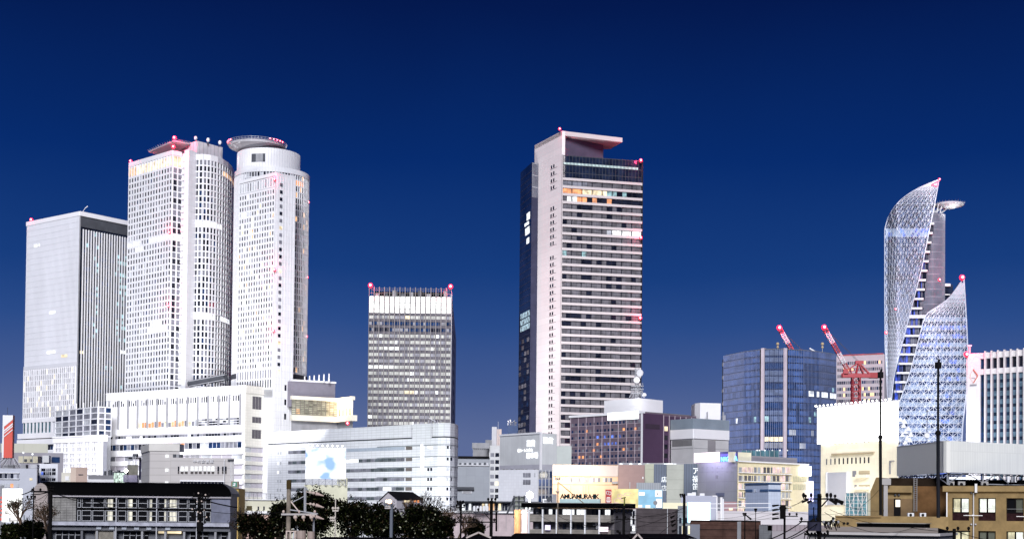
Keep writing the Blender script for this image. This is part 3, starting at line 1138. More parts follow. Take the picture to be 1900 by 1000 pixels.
for i in range(33):
    a = i * fr.L / 32
    q.box(fr, a - 0.07, a + 0.07, zc1, zt - 0.5, 0, 0.14, steel if i % 2 == 0 else brz)
for z0 in (zc1 + 2, zc1 + 4, zt - 0.8):
    q.box(fr, 0, fr.L, z0, z0 + 0.12, 0, 0.1, brz)
fr2 = Fr(A + Vector((0, 18)), B + Vector((0, 16)))
for i in range(24):
    q.box(fr2, i * fr2.L / 24, i * fr2.L / 24 + 0.15, zc1, zt, 0, 0.12, brz)
for k in range(9):
    a = 4 + k * 5.5
    q.box(fr, a, a + 2.5, zc1, zc1 + 2 + (k % 3), -3, -1, dark_grey if k % 2 else mid_grey)
q.build("roof_screen", t)
f2 = Fr(B, C)
q = MB()
q.box(f2, 0.02, f2.L, 20, zt - 4, -0.5, 0.3, mat("side_concrete", (0.50, 0.49, 0.54), 0.6, var=0.25, scale=0.1))
for j in range(14):
    q.box(f2, f2.L * 0.4, f2.L * 0.55, 50 + j * 7, 52.5 + j * 7, 0.3, 0.4, black)
q.build("side_wall", t)
w.finish(95)
beacon(t, Vector((A.x + 1.0, A.y - 1, zt + 0.8)), 1.35, 5000)
beacon(t, Vector((B.x - 0.6, B.y - 1, zt + 0.8)), 1.35, 5000)

# ---- Midland tower
A, B = G(992, 271, 247), G(1043, 244, 247)
u = (B - A).normalized(); n = Vector((-u.y, u.x))
# horizontally ruled pink slab
t = thing("office_tower", "tall pinkish tower with a flat roof canopy and horizontally striped front", "skyscraper", (B.x, B.y, 0))
q = MB(); w = Win(t)
C = P(1190, 864, 450)
Cc = P(1155, 866, 250)
n = (C - B).normalized()
slab = [A, B, B + n * 2.0, A + n * 12]
q.prism(slab, 10, 247, pinkish)
fs = Fr(A, B)
for j in range(46):
    z0 = 243 - 14 - j * 4.35
    if z0 < 40: break
    if j in (4, 5, 12): continue
    for k in (0, 1):
        w.add(fs, fs.L * 0.62 + k * 3.2 - 0.2, fs.L * 0.62 + k * 3.2 + 1.5, z0 - 2.0, z0, g_dark, 0.03)
    q.box(fs, fs.L * 0.60, fs.L * 0.84, z0 - 2.5, z0 - 2.3, 0, 0.12, mat("joint_dark", (0.2, 0.17, 0.19), 0.6))
q.build("side_slab", t)
q = MB()
fr = Fr(B, C)
zg1, zg0 = zat(1043, 293, 858), zat(1043, 337, 858)
back = Vector((fr.w.x, fr.w.y)) * -1
body = [B + n * 0.02, C, C + back * 30, B + n * 0.02 + back * 30]
q.prism(body, 10, zg0, glass("midland_core", (0.02, 0.02, 0.035), 0.15), roofing)
pitch = (zg0 - 22) / 41.0
rr = random.Random(71)
def mp(i, j):
    jj = 40 - j
    if jj == 0: return g_blind if i < 5 else g_curtain
    if jj == 1: return l_orange if i < 4 else (l_cream if i < 9 else (l_teal if i < 13 and i != 11 else g_dark))
    if jj == 2: return l_white if i in (1, 2) else (l_orange if i in (3, 4) else (g_curtain if i < 5 else (l_orange if i in (6, 9) else g_dark)))
    if jj == 6 and i > 8: return l_white if i > 9 else g_pale
    if jj == 3 and i in (3, 4, 5, 9): return g_dark
    if jj == 4 and i == 9: return g_dark
    if jj in (10, 12, 25, 27) and rr.random() < 0.4: return g_dark
    if jj == 9 and i in (0, 4): return l_teal
    v = rr.random()
    return g_curtain if v < 0.9 else g_dark
nw = 16
cw = (fr.L - 0.6) / nw
fdark = mat("midland_mullion", (0.02, 0.02, 0.03), 0.4)
for j in range(42):
    z0 = 22 + j * pitch
    q.box(fr, 0.15, fr.L, z0 - 0.75, z0 + 0.75, 0, 1.15, pink_band)
    if j < 41:
        for i in range(nw):
            w.add(fr, 0.3 + i * cw + 0.08, 0.3 + (i + 1) * cw - 0.08, z0 + 0.95, z0 + pitch - 1.0, mp(i, j), 0.05)
for i in range(9):
    a = i * fr.L / 8
    q.box(fr, max(0.2, a - 0.2), min(fr.L, a + 0.2), 20, zg0, 0, 0.6, fdark)
q.box(fr, fr.L - 0.15, fr.L + 0.55, 10, zg1, -1, 0.8, fdark)
q.box(fr, -0.02, 0.4, 10, zg1, 0, 1.25, pink_band)
q.build("striped_wall", t)
# glass crown
q = MB()
crown_g = glass("crown_glass", (0.012, 0.018, 0.04), 0.06, var=0.4)
q.prism([B + n * 0.3, C, C + back * 26, B + n * 0.3 + back * 26], zg0 + 0.4, zg1, crown_g)
for i in range(25):
    a = 0.4 + i * (fr.L - 0.6) / 24
    q.box(fr, a, a + 0.14, zg0 + 0.4, zg1, 0, 0.22, dark_grey)
for z0 in (zg1 - 0.4, zg1 - 6, zg0 + 4):
    q.box(fr, 0.3, fr.L, z0, z0 + 0.25, 0, 0.16, dark_grey)
q.build("glass_crown", t)
q = MB()
gl = lit("gallery_light", (0.72, 0.92, 0.95), 0.55, var=0.2)
for i in range(54):
    a = 1.2 + i * (fr.L - 3.5) / 54
    q.box(fr, a, a + 0.45, zg1 - 5.6 - 0.004 * i, zg1 - 4.4, 0.23, 0.35, gl)
q.build("gallery_light_row", t)
# plant block and canopy
q = MB()
D_ = P(1120, 872, 270)
q.prism([B + n * 1.2 + back * 3, D_ + back * 0.5, D_ + back * 24, B + n * 1.2 + back * 24], zg1, 244.5, mat("plant_plum", (0.09, 0.075, 0.12), 0.6))
q.build("plant_room", t)
q = MB()
q.prism([B, Cc, Cc + back * 18 + n * -2, A + n * 8, A], 244.6, 247.3, mat("canopy_pink", (0.60, 0.54, 0.55), 0.5, var=0.04))
q.build("roof_canopy", t)
w.finish(95)
# dark wing on the left
q = MB()
zw = zat(984, 303, 880)
W0_ = P(963, 905, 600); W1 = P(984, 878, 600); W2 = P(1007.5, 884, 600)
wing = [W0_, W1, W2, W2 + Vector((6, 25)), W0_ + Vector((12, 30))]
q.prism(wing, 10, zw, glass("wing_glass", (0.010, 0.017, 0.045), 0.12, var=0.4, scale=0.06))
fw = Fr(W0_, W1)
for j in range(52):
    q.box(fw, 0, fw.L, 20 + j * 4.1, 20.25 + j * 4.1, 0, 0.12, mat("wing_line", (0.04, 0.05, 0.09), 0.4))
f7 = Fr(W1, W2)
q.box(f7, 0.02, f7.L, 10, zw - 0.2, 0, 0.15, mat("wing_plum", (0.040, 0.042, 0.075), 0.4, var=0.2))
for k in range(5):
    q.box(f7, 0.3 + k * 0.95, 0.42 + k * 0.95, zw - 22, zw - 0.4, 0.15, 0.4, steel)
for k in range(3):
    q.box(f7, 0.2, 4.6, zw - 7.5 * k - 0.6, zw - 7.5 * k - 0.3, 0.15, 0.3, steel)
q.build("side_wing", t)
q = MB()
wl_ = lit("wing_lit_patch", (0.55, 0.80, 0.95), 0.28, var=0.9, scale=0.5)
for z0, z1, a0, a1 in ((199.5, 204, 0.62, 0.88), (196.5, 198.5, 0.45, 0.8), (190.5, 195, 0.5, 0.86), (184.5, 188, 0.62, 0.84)):
    q.box(fw, fw.L * a0, fw.L * a1, z0, z1, 0.13, 0.2, l_white)
for k in range(3):
    q.box(fw, fw.L * 0.15, fw.L * 0.95, 130 + k * 4.1, 133.3 + k * 4.1, 0.13, 0.2, wl_)
rr = random.Random(5)
for j in range(20):
    for i in range(4):
        if rr.random() < 0.55:
            q.box(fw, fw.L * (0.05 + 0.23 * i), fw.L * (0.22 + 0.23 * i), 44 + j * 4.1, 46.6 + j * 4.1, 0.13, 0.18, rr.choice([g_blind, g_blue, g_curtain]))
q.build("window", t, label="blue white lit windows on the dark wing", kind="stuff")
beacon(t, Vector((B.x - 1.5, B.y, 248.4)), 0.75, 900)
for px, py, e in ((1045, 288, 5000), (1189, 298, 5000), (1044, 431, 1200), (1189, 441, 1200), (1043, 583, 1200), (1188, 590, 1200)):
    Yb = 856 if px < 1100 else 861
    beacon(t, at(px, py, Yb), 0.95, e)
# ================================================================ middle distance, right half
# ---- spiral tower
t = thing("spiral_tower", "twisting lattice clad spiral skyscraper with a disc helipad and a blue glow inside", "skyscraper", (*at(1717, 800, 668).to_2d(), 0))
YS = 668.0
sc0 = P(1717, YS + 19, 700)
RS = 19.6
latt = mat("lattice_steel", (0.72, 0.76, 0.86), 0.4, 0.1)
def sx_(px, py):
    return at(px, py, YS).x
def interp(tab, y):
    for (y0, x0), (y1, x1) in zip(tab, tab[1:]):
        if y <= y1:
            k = (y - y0) / (y1 - y0)
            return x0 + (x1 - x0) * max(0, min(1, k))
    return tab[-1][1]
def pt_on(px, py, R, cpx=1717):
    """point on the tower's round body under photo position (px, py)"""
    y = YS
    for _ in range(2):
        p = at(px, py, y)
        s = max(-0.985, min(0.985, (p.x - sc0.x) / R))
        y = sc0.y - R * math.cos(math.asin(s))
    p = at(px, py, y)
    return p
def shell(rows, left, right, nx, R, name, skin_pick, tri=True, r=0.14):
    q = MB(); g = MB()
    G_ = []
    for y in rows:
        L_, R_ = interp(left, y), interp(right, y)
        n_ = nx
        G_.append([pt_on(L_ + (R_ - L_) * i / n_, y, R) for i in range(n_ + 1)])
    inward = lambda p: p + (Vector((sc0.x, sc0.y, p.z)) - p).normalized() * 0.5
    for j in range(len(G_) - 1):
        for i in range(nx):
            a, b, c, d = G_[j + 1][i], G_[j + 1][i + 1], G_[j][i + 1], G_[j][i]
            if (a - b).length < 0.25 and (c - d).length < 0.25:
                continue
            ia, ib, ic, id_ = map(inward, (a, b, c, d))
            m = skin_pick(i, j)
            g.face([ia, ib, ic, id_], m, [(0, 0), (1, 0), (1, 1), (0, 1)])
            g.face([inward(x) for x in (id_, ic, ib, ia)], m)
            q.bar(d, c, r if j % 2 == 0 else r * 0.6, latt)
            q.bar(a, d, r * 0.9, latt)
            if tri:
                if (i + j) % 2: q.bar(a, c, r, latt)
                else: q.bar(d, b, r, latt)
        q.bar(G_[j][nx], G_[j + 1][nx], r * 2.2, latt)
        q.bar(G_[j][0], G_[j + 1][0], r * 1.6, latt)
    for i in range(nx):
        q.bar(G_[0][i], G_[0][i + 1], r * 2.0, latt)
    g.build(name + "_glazing", t)
    q.build(name + "_lattice", t)
    return G_
sk_hi = glass("spiral_skin_pale", (0.13, 0.19, 0.36), 0.35, var=0.15, scale=0.2)
sk_lo = glass("spiral_skin_dark", (0.022, 0.042, 0.12), 0.15, var=0.6, scale=0.3)
sk_gl = lit("spiral_glow", (0.50, 0.66, 1.0), 0.24, var=0.35, scale=0.18, base=(0.12, 0.14, 0.2))
sk_bl = lit("spiral_blue_glow", (0.10, 0.22, 1.0), 0.42, var=0.9, scale=0.25, base=(0.1, 0.12, 0.25))
rr = random.Random(81)
# upper left shell
top = lambda px: interp([(1641, 425), (1646, 405), (1655, 390), (1670, 372), (1690, 357), (1715, 344), (1742, 333)], px)
left1 = [(333, 1742), (338, 1729), (344, 1715), (350, 1702), (357, 1690), (364, 1680), (372, 1670), (381, 1662), (390, 1655), (405, 1647), (425, 1641.5), (560, 1641.5), (640, 1642), (700, 1645), (760, 1648)]
right1 = [(333, 1742.5), (380, 1734), (420, 1726), (500, 1710), (580, 1689), (660, 1668), (700, 1658), (760, 1652)]
rows1 = [333 + 7.6 * k for k in range(62)]
def sp1(i, j):
    y = rows1[j]
    if y < 424: return sk_lo if (i + j) % 3 else sk_hi
    k = int((y - 424) / 15.2)
    low = ((y - 424) % 15.2) < 8
    if k == 0: return sk_bl if rr.random() < 0.35 else sk_gl
    if low: return sk_lo if rr.random() < 0.5 else sk_hi
    v = rr.random()
    return sk_gl if v < 0.8 else (sk_bl if v < 0.68 and k in (3, 6, 9, 11, 13, 14) else sk_hi)
shell(rows1, left1, right1, 15, RS, "left_shell", sp1, tri=True, r=0.115)
# lower right shell
left2 = [(517, 1788), (526, 1781), (536, 1774), (548, 1765), (560, 1753), (570, 1737), (580, 1722), (592, 1714), (640, 1702), (690, 1689), (740, 1671), (800, 1656), (840, 1650)]
right2 = [(517, 1788.5), (540, 1790), (600, 1793.5), (680, 1797), (730, 1793), (790, 1786), (840, 1784)]
rows2 = [517 + 7.9 * k for k in range(53)]
def sp2(i, j):
    y = rows2[j]
    if y < 588: return sk_lo
    k = int((y - 588) / 15.8)
    low = ((y - 588) % 15.8) > 7.9
    if low: return sk_lo if rr.random() < 0.75 else sk_hi
    v = rr.random()
    if k in (1, 2, 3) and v < 0.5: return sk_bl
    if 9 < i < 13 and k > 4 and v < 0.5: return sk_bl
    return sk_gl if v < 0.92 else sk_hi
shell(rows2, left2, right2, 15, RS + 0.25, "right_shell", sp2, tri=True, r=0.15)
# inner body: floor slabs stepping between the shells
q = MB(); w = Win(t)
slabm = mat("floor_slab", (0.80, 0.80, 0.84), 0.5)
gb = glass("spiral_inner_glass", (0.02, 0.03, 0.06), 0.12)
g_bluelit = lit("inner_blue", (0.05, 0.12, 0.9), 0.30, var=0.9, scale=0.4)
Ri = RS - 2.2
for k in range(22):
    y = 415 + k * 17.4 if k < 10 else 588 + (k - 10) * 17.2
    xl = interp(right1, y) - 3
    xr = (1733 - (y - 415) * 0.14) if k < 10 else interp(left2, y) + 3
    N_ = 4
    prev = None
    for i in range(N_ + 1):
        px = xl + (xr - xl) * i / N_
        p = pt_on(px, y, Ri + 0.9)
        if prev is not None:
            a, b = Vector((prev.x, prev.y)), Vector((p.x, p.y))
            f = Fr(a, b)
            z0 = zat(px, y, p.y)
            q.box(f, 0, f.L, z0 - 0.55, z0 + (0.4 if k != 10 else 1.0), -6, 0.35, slabm)
            q.box(f, 0, f.L, z0 - 4.4, z0 - 0.56, -5.5, -1.2, gb)
            for e in range(2):
                v = rr.random()
                m = g_bluelit if (v < 0.55 and k > 2 and i < 3) else (g_blind if v < 0.75 else g_dark)
                w.add(f, f.L * e / 2 + 0.1, f.L * (e + 1) / 2 - 0.1, z0 - 4.2, z0 - 0.7, m, -1.19)
        prev = p
q.build("floor", t, kind="stuff")
# core cylinder
q = MB()
cc = P(1727, YS + 9, 480)
zt = zat(1735, 396, YS + 4)
cm = glass("core_cladding", (0.10, 0.11, 0.155), 0.35, var=0.25)
q.cyl(cc, 6.5, 10, zt, cm, 40)
for i in range(40):
    a = math.pi + math.pi * i / 39
    q.bar((cc.x + 6.55 * math.cos(a), cc.y + 6.55 * math.sin(a), 60), (cc.x + 6.55 * math.cos(a), cc.y + 6.55 * math.sin(a), zt), 0.10, mat("core_rib", (0.30, 0.31, 0.38), 0.4))
for k in range(32):
    q.cyl(cc, 6.62, zt - 1 - k * 3.6, zt - 0.7 - k * 3.6, mat("core_rib", (0.30, 0.31, 0.38), 0.4), 40)
q.build("core", t)
# body of the tower behind the shells
q = MB()
q.cyl(sc0, RS - 4.5, 5, zat(1717, 560, YS), gb, 48)
q.prism([Vector((sx_(1751, 520), YS + 12)), Vector((sx_(1783, 520), YS + 12)), Vector((sx_(1783, 520), YS + 30)), Vector((sx_(1751, 520), YS + 30))], 60, zat(1765, 528, YS + 12), gb)
ff = Fr(Vector((sx_(1751, 520), YS + 12)), Vector((sx_(1777, 520), YS + 12)))
q.box(ff, 0, ff.L, zat(1765, 532, YS + 12), zat(1765, 527, YS + 12), -3, 1.2, slabm)
q.box(ff, 0, ff.L, zat(1765, 548, YS + 12), zat(1765, 546, YS + 12), -3, 0.8, slabm)
q.build("inner_body", t)
q = MB()
dd = at(1761, 380, YS + 9)
hz = zat(1761, 381, YS + 9)
q.cyl(dd, 6.9, hz - 0.3, hz + 0.5, mat("disc_white", (0.62, 0.62, 0.66), 0.5), 40, 7.0)
q.cyl(dd, 2.5, hz - 1.6, hz - 0.3, mat("disc_white", (0.62, 0.62, 0.66), 0.5), 40, 6.0)
q.bar((cc.x, cc.y, zt), (dd.x - 3, dd.y, hz - 0.5), 0.8, steel, 8)
q.bar((cc.x + 3.4, cc.y, zt), (dd.x - 1, dd.y, hz - 1.4), 0.5, steel, 8)
for i in range(5):
    q.bar((cc.x - 3 + i * 1.6, cc.y - 3, zt), (cc.x - 2 + i * 1.6, cc.y - 3, hz), 0.25, slabm)
for i in range(30):
    a = 2 * math.pi * i / 30
    q.bar((dd.x + 7 * math.cos(a), dd.y + 7 * math.sin(a), hz + 0.4), (dd.x + 7.3 * math.cos(a), dd.y + 7.3 * math.sin(a), hz + 1.2), 0.06, steel)
q.build("helipad", t)
l = bpy.data.lights.new("helipad_glow", "POINT"); l.energy = 700; l.shadow_soft_size = 0.5; lo = bpy.data.objects.new("helipad_glow", l); COL.objects.link(lo); lo.parent = t; lo.location = Vector((dd.x + 1, dd.y - 4, hz - 5)) - Vector(t["_b"])
w.finish(90)
q = MB()
tm = lit("pink_tip", (1.0, 0.10, 0.22), 0.9, var=0.3)
a_, b_, c_ = pt_on(1741, 336, RS + 0.3), pt_on(1739, 346, RS + 0.3), pt_on(1728, 343, RS + 0.3)
for s_, e_ in ((a_, b_), (b_, c_), (c_, a_)):
    q.bar(s_, e_, 0.3, tm)
q.build("glowing_tip", t)
for px, py, r, e in ((1743, 333, 0.5, 1800), (1785, 515, 1.15, 5000), (1743, 519, 0.6, 700), (1644, 617, 0.6, 300), (1662, 573, 0.4, 0)):
    beacon(t, at(px, py, 650 if px != 1743 or py < 400 else 662), r, e, light=e > 0)
# pale painted patch of triangles low on the right shell
q = MB()
for k, (px, py) in enumerate(((1671, 778), (1677, 789), (1681, 800), (1675, 806), (1684, 812), (1690, 806), (1678, 781), (1688, 816), (1680, 820), (1686, 795))):
    p = pt_on(px, py, RS + 0.6)
    q.face([p + Vector((-1.4, -0.1, -1)), p + Vector((1.4, 0, -1)), p + Vector((0, 0, 1.3))], bright_white)
    q.face([p + Vector((0, 0.05, 1.3)), p + Vector((1.4, 0.05, -1)), p + Vector((-1.4, 0.0, -1))], bright_white)
q.build("white_panel", t)

# ---- white colonnaded tower at the right edge
A, B = G(1797, 657, 82), G(1900, 649, 82)
B = A + (B - A) * 1.5
u = (B - A).normalized(); n = Vector((-u.y, u.x))
poly = [A, B, B + n * 30, A + n * 30 + u * 4]
t = thing("office_tower", "white pillared office block with a red diamond emblem, at the right edge", "building", rootxy(poly))
q = MB(); w = Win(t)
cst = mat("warm_white_stone", (0.76, 0.73, 0.74), 0.5, var=0.04, panel=(2.4, 3.2, 0.86, 0.08))
q.prism(poly, 0, 74, glass("teal_core", (0.02, 0.035, 0.06), 0.15), roofing)
fr = Fr(A, B)
q.box(fr, 0, 5.6, 0, 82, -2, 0.9, cst)
q.box(fr, -0.9, -0.05, 0, 81, -2.5, 0.2, cst)
q.box(fr, -0.04, fr.L, 79.6, 82, -2, 0.85, cst)
cw = 2.78
side = mat("mauve_stone", (0.36, 0.31, 0.37), 0.5)
for i in range(22):
    a = 6.0 + i * cw
    if a > fr.L - 1: break
    q.box(fr, a + 1.72, a + 2.3, 0, 82.6, 0.86, 1.6, cst)
    q.box(fr, a + 1.75, a + 2.27, 0, 82.4, -1.0, 0.85, side)
    q.box(fr, a - 0.48 if i else a - 0.4, a + 1.7, 73.0, 75.2, 0, 1.0, cst)
    w.add(fr, a - 0.45, a + 1.7, 75.4, 79.5, g_dark if i % 4 else g_blue, 0.05)
    for j in range(21):
        z0 = 72.8 - (j + 1) * 3.4
        m = g_blue if i == 0 else glass("teal_pane", (0.10, 0.17, 0.23), 0.2, var=0.35, scale=0.4)
        w.add(fr, a - 0.45, a + 1.7, z0 + 1.3, z0 + 3.35, m, 0.05)
        w.add(fr, a - 0.45, a + 1.7, z0, z0 + 1.25, glass("navy_spandrel", (0.012, 0.03, 0.065), 0.2), 0.05)
q.build("wall", t)
roof(t, poly, 74.3)
w.finish(95)
q = MB()
ed = mat("emblem_edge", (0.55, 0.16, 0.12), 0.4); ef = mat("emblem_face", (0.75, 0.55, 0.52), 0.4)
c0 = fr.p(2.7, zat(1807, 699, A.y) , 0.95)
U = fr.u
ee = [c0 + U * -2.0, c0 + Z * 2.8, c0 + U * 2.0, c0 + Z * -2.8]
q.bar(ee[1] + fr.w * .1, ee[2] + fr.w * .1, 0.3, ed); q.bar(ee[2] + fr.w * .1, ee[3] + fr.w * .1, 0.22, ed)
q.bar(ee[0] + fr.w * .1, ee[1] + fr.w * .1, 0.12, ef); q.bar(ee[3] + fr.w * .1, ee[0] + fr.w * .1, 0.12, ef)
q.bar(c0 + U * -1.1 + Z * 1.2, c0 + U * -1.1 + Z * -1.2, 0.22, ef)
q.bar(c0 + U * -0.8 + Z * -0.6, c0 + U * 0.8 + Z * -1.0, 0.18, mid_grey)
q.build("emblem", t, label="red and white diamond emblem")
for k in range(5):
    q = MB(); q.box(fr, 1.2 + k * 0.62, 1.66 + k * 0.62, zat(1807, 717, A.y), zat(1807, 714, A.y), 0.95, 1.2, mid_grey); q.build("letter", t)
q = MB()
p = at(1799, 652, A.y)
q.bar((p.x, p.y, 81), (p.x, p.y, 85.4), 0.5, steel, 8); q.bar((p.x - .9, p.y, 85.6), (p.x + .9, p.y, 85.6), 0.35, white)
q.build("rooftop_post", t)
beacon(t, at(1793, 657, A.y - 1.5), 1.0, 2500)

# ---- blue glass tower
xs = [(1343, 848, 0), (1380, 826, 0), (1414, 813, 0), (1419, 812, 1), (1453, 811, 1), (1458, 811.5, 0), (1490, 815, 0), (1520, 822, 0), (1551, 834, 0)]
pts = [P(x, y, 700) for x, y, _ in xs]
poly = pts + [pts[-1] * 1.045, pts[0] * 1.05]
zt = zat(1435, 648, 812)
t = thing("glass_tower", "dark blue glass office tower with two pale pilasters, left of the lit white store", "skyscraper", rootxy(poly))
q = MB(); w = Win(t)
core_b = glass("blue_curtain_wall", (0.01, 0.022, 0.07), 0.1, var=0.45, scale=0.08)
q.prism(poly, 0, zt, core_b, roofing)
rr = random.Random(91)
bpane = glass("blue_pane", (0.042, 0.085, 0.23), 0.2, var=0.4, scale=0.2)
bpale = glass("blue_pane_pale", (0.065, 0.095, 0.18), 0.3, var=0.3, scale=0.3)
bdark = glass("blue_pane_dark", (0.008, 0.03, 0.10), 0.1, var=0.4)
NRB = 25
rh = (zt - 14) / NRB
fin = mat("blue_fin", (0.19, 0.22, 0.36), 0.4)
for s in range(len(pts) - 1):
    f = Fr(pts[s], pts[s + 1])
    if s in (2, 4):
        continue
    n_ = max(5, int(f.L / 1.05))
    mid = s == 3
    for j in range(NRB):
        z0 = 14 + j * rh
        jj = NRB - 1 - j
        q.box(f, 0, f.L, z0, z0 + 0.22, 0, 0.22, mat("blue_sill", (0.02, 0.03, 0.06), 0.4))
        run = 0
        for i in range(n_ // 2):
            a0, a1 = f.L * i / (n_ // 2), f.L * (i + 1) / (n_ // 2)
            m = bpane
            if jj in (5, 6, 8, 9, 10, 13) and rr.random() < 0.55: m = bdark
            if s >= 6 and jj in (2, 3, 4): m = bdark
            if mid: m = bpale if jj % 3 != 2 else bdark
            if mid and jj in (5, 8, 12): m = bdark
            if mid and jj in (13, 14): m = l_cream if jj == 13 else g_blind
            if jj == 6 and s >= 5 and rr.random() < 0.85 : m = l_white if s >= 6 and i % 4 else m
            if jj in (5, 8, 9, 10, 12) and rr.random() < 0.05: m = l_teal if rr.random() < 0.7 else l_white
            if jj in (12, 14) and s >= 5 and rr.random() < 0.35: m = g_pale
            w.add(f, a0 + 0.12, a1 - 0.12, z0 + 0.3, z0 + rh - (0.9 if jj % 2 else 0.4), m, 0.03)
    for i in range(n_ + 1):
        a = f.L * i / n_
        q.box(f, max(0, a - 0.07), min(f.L, a + 0.07), 14, zt, 0, 0.32, fin)
for s in (2, 4):
    f = Fr(pts[s], pts[s + 1])
    q.box(f, -1.1, -0.1, 10, zt, -2, 0.6, black) if s == 2 else q.box(f, f.L + 0.1, f.L + 1.0, 10, zt, -2, 0.6, black)
    q.box(f, -0.1, f.L + 0.1, 10, zt + 0.6, -2, 1.4, mat("pilaster_mauve", (0.44, 0.38, 0.43), 0.5))
f = Fr(P(1341, 852, 700), pts[0])
q.box(f, 0, f.L, 10, zt - 2, -2, 0.3, dark_grey)
for j in range(12):
    q.box(f, 0, f.L, 16 + j * 8, 18 + j * 8, 0.3, 0.5, mid_grey)
q.build("wall", t)
w.finish(95)
roof(t, poly, zt)
for px in (1443, 1526):
    q = MB(); p = at(px, 645, 838)
    q.bar((p.x, p.y, zt), (p.x, p.y, zat(px, 640, 838)), 0.25, steel)
    q.ball((p.x, p.y, zat(px, 638, 838)), 1.0, mat("brass_dome", (0.5, 0.4, 0.25), 0.4), 8)
    q.ball((p.x, p.y, zat(px, 644, 838)), 0.8, mat("brass_dome", (0.5, 0.4, 0.25), 0.4), 8)
    q.build("radar_dome", t)
q = MB(); q.bar(at(1502, 646, 838), at(1514, 653, 838), 0.5, white); q.bar(at(1514, 653, 838), at(1514, 660, 838), 0.4, steel); q.build("rooftop_davit", t)

# ---- pale hotel behind the cranes
A, B = P(1551, 955, 690), P(1641, 940, 690)
poly = box_poly(A, B, 25)
zt = zat(1600, 659, 948)
t = thing("hotel_block", "pale hotel block with a few orange lit windows, behind the red crane", "building", rootxy(poly))
q = MB(); w = Win(t)
q.prism(poly, 0, zt, mat("pale_hotel", (0.50, 0.47, 0.52), 0.6, var=0.06), roofing)
fr = Fr(A, B)
rr = random.Random(101)
ys = [673, 685, 697, 709, 721, 732, 743, 754]
lam = lit("hotel_window_lit", (1.0, 0.50, 0.20), 1.2, var=0.2)
for j, y in enumerate(ys):
    z0 = zat(1600, y + 3, 948)
    for i in range(22):
        a = 1 + i * (fr.L - 2) / 22
        m = g_blind if rr.random() < 0.6 else g_blue
        if (j, i) in ((0, 13), (0, 20), (1, 3), (1, 5), (1, 7), (4, 3), (4, 12), (4, 15), (5, 3), (5, 13), (5, 16), (5, 17), (6, 13), (6, 15)): m = lam
        w.add(fr, a, a + (fr.L - 2) / 22 - 0.35, z0, z0 + 2.1, m)
q.box(fr, 2, fr.L - 1, zt, zt + 0.8, -3, 0.2, lit("roof_edge_red", (1, 0.1, 0.15), 0.18, var=0.5))
q.build("wall", t)
w.finish(95)
roof(t, poly, zt)

# ---- two tower cranes
red_p = mat("crane_red", (0.42, 0.06, 0.075), 0.5)
def lattice(q, a, b, wd, m, n_, m2=None, every=3):
    d = (b - a)
    u_ = d.normalized()
    s_ = u_.cross(Vector((0, 1, 0))).normalized() * wd / 2
    v_ = u_.cross(s_).normalized() * wd / 2
    cs = [s_ + v_, s_ - v_, -s_ - v_, -s_ + v_]
    for k in range(n_):
        mm = m2 if (m2 and (k // every) % 2) else m
        p0, p1 = a + d * k / n_, a + d * (k + 1) / n_
        for c in cs:
            q.bar(p0 + c, p1 + c, wd * 0.10, mm)
        for i in range(4):
            q.bar(p0 + cs[i], p1 + cs[(i + 1) % 4], wd * 0.07, mm)
            q.bar(p0 + cs[i], p0 + cs[(i + 1) % 4], wd * 0.07, mm)
def crane(label, jib_tip, jib_foot, mastpx, Y):
    base = at(mastpx, 760, Y)
    t = thing("tower_crane", label, "crane", (base.x, base.y, 0), "red tower cranes")
    q = MB(); lattice(q, at(mastpx, 730, Y) * 1.0 + Vector((0, 0, -60)), at(mastpx, 700, Y), 4.6, red_p, 16); q.build("mast", t)
    q = MB(); lattice(q, at(*jib_foot, Y), at(*jib_tip, Y), 2.3, red_p, 18, bright_white, 4); q.build("jib", t)
    q = MB()
    c0 = at(mastpx, 697, Y)
    q.abox(c0.x - 9, c0.x + 13, Y - 2, Y + 2, c0.z - 1.2, c0.z + 1, red_p)
    q.abox(c0.x + 9, c0.x + 14.5, Y - 2.4, Y + 2.4, c0.z - 1.4, c0.z + 2, mat("crane_red_dark", (0.35, 0.04, 0.05), 0.6))
    q.build("slewing_deck", t)
    q = MB()
    tp = at(mastpx + 5, 672, Y)
    for dx in (-9, 9, 0, 5):
        q.bar((c0.x + dx, Y - 1.6, c0.z + 1), (tp.x, Y - 0.6, tp.z), 0.45, red_p)
        q.bar((c0.x + dx, Y + 1.6, c0.z + 1), (tp.x, Y + 0.6, tp.z), 0.45, red_p)
    for k in range(4):
        zz = c0.z + 1.5 + k * 1.7
        q.bar((c0.x - 5 + k * 1.4, Y, zz), (c0.x + 8 - k * 1.0, Y, zz), 0.3, red_p)
    q.box(Fr(Vector((tp.x - 2, Y - 1)), Vector((tp.x + 3, Y - 1))), 0, 5, tp.z - 1, tp.z + 1, -2, 0, red_p)
    q.build("a_frame", t)
    q = MB(); q.bar(tp, at(*jib_tip, Y), 0.12, dark_grey); q.bar(tp + Z, at(jib_tip[0] + 3, jib_tip[1] + 2, Y), 0.12, dark_grey); q.build("cable", t)
    q = MB(); q.abox(c0.x - 8.5, c0.x - 5.5, Y - 3, Y - 1, c0.z + 1, c0.z + 4, red_p); q.build("cab", t)
    beacon(t, at(jib_tip[0], jib_tip[1] - 1, Y - 2.5), 1.5, 9000)
crane("red and white crane left of the spiral tower, its whole jib and deck in view", (1529, 608), (1577, 693), 1588, 900)
crane("red and white crane mostly hidden behind the blue glass tower, only its tip showing", (1446, 609), (1494, 693), 1505, 905)

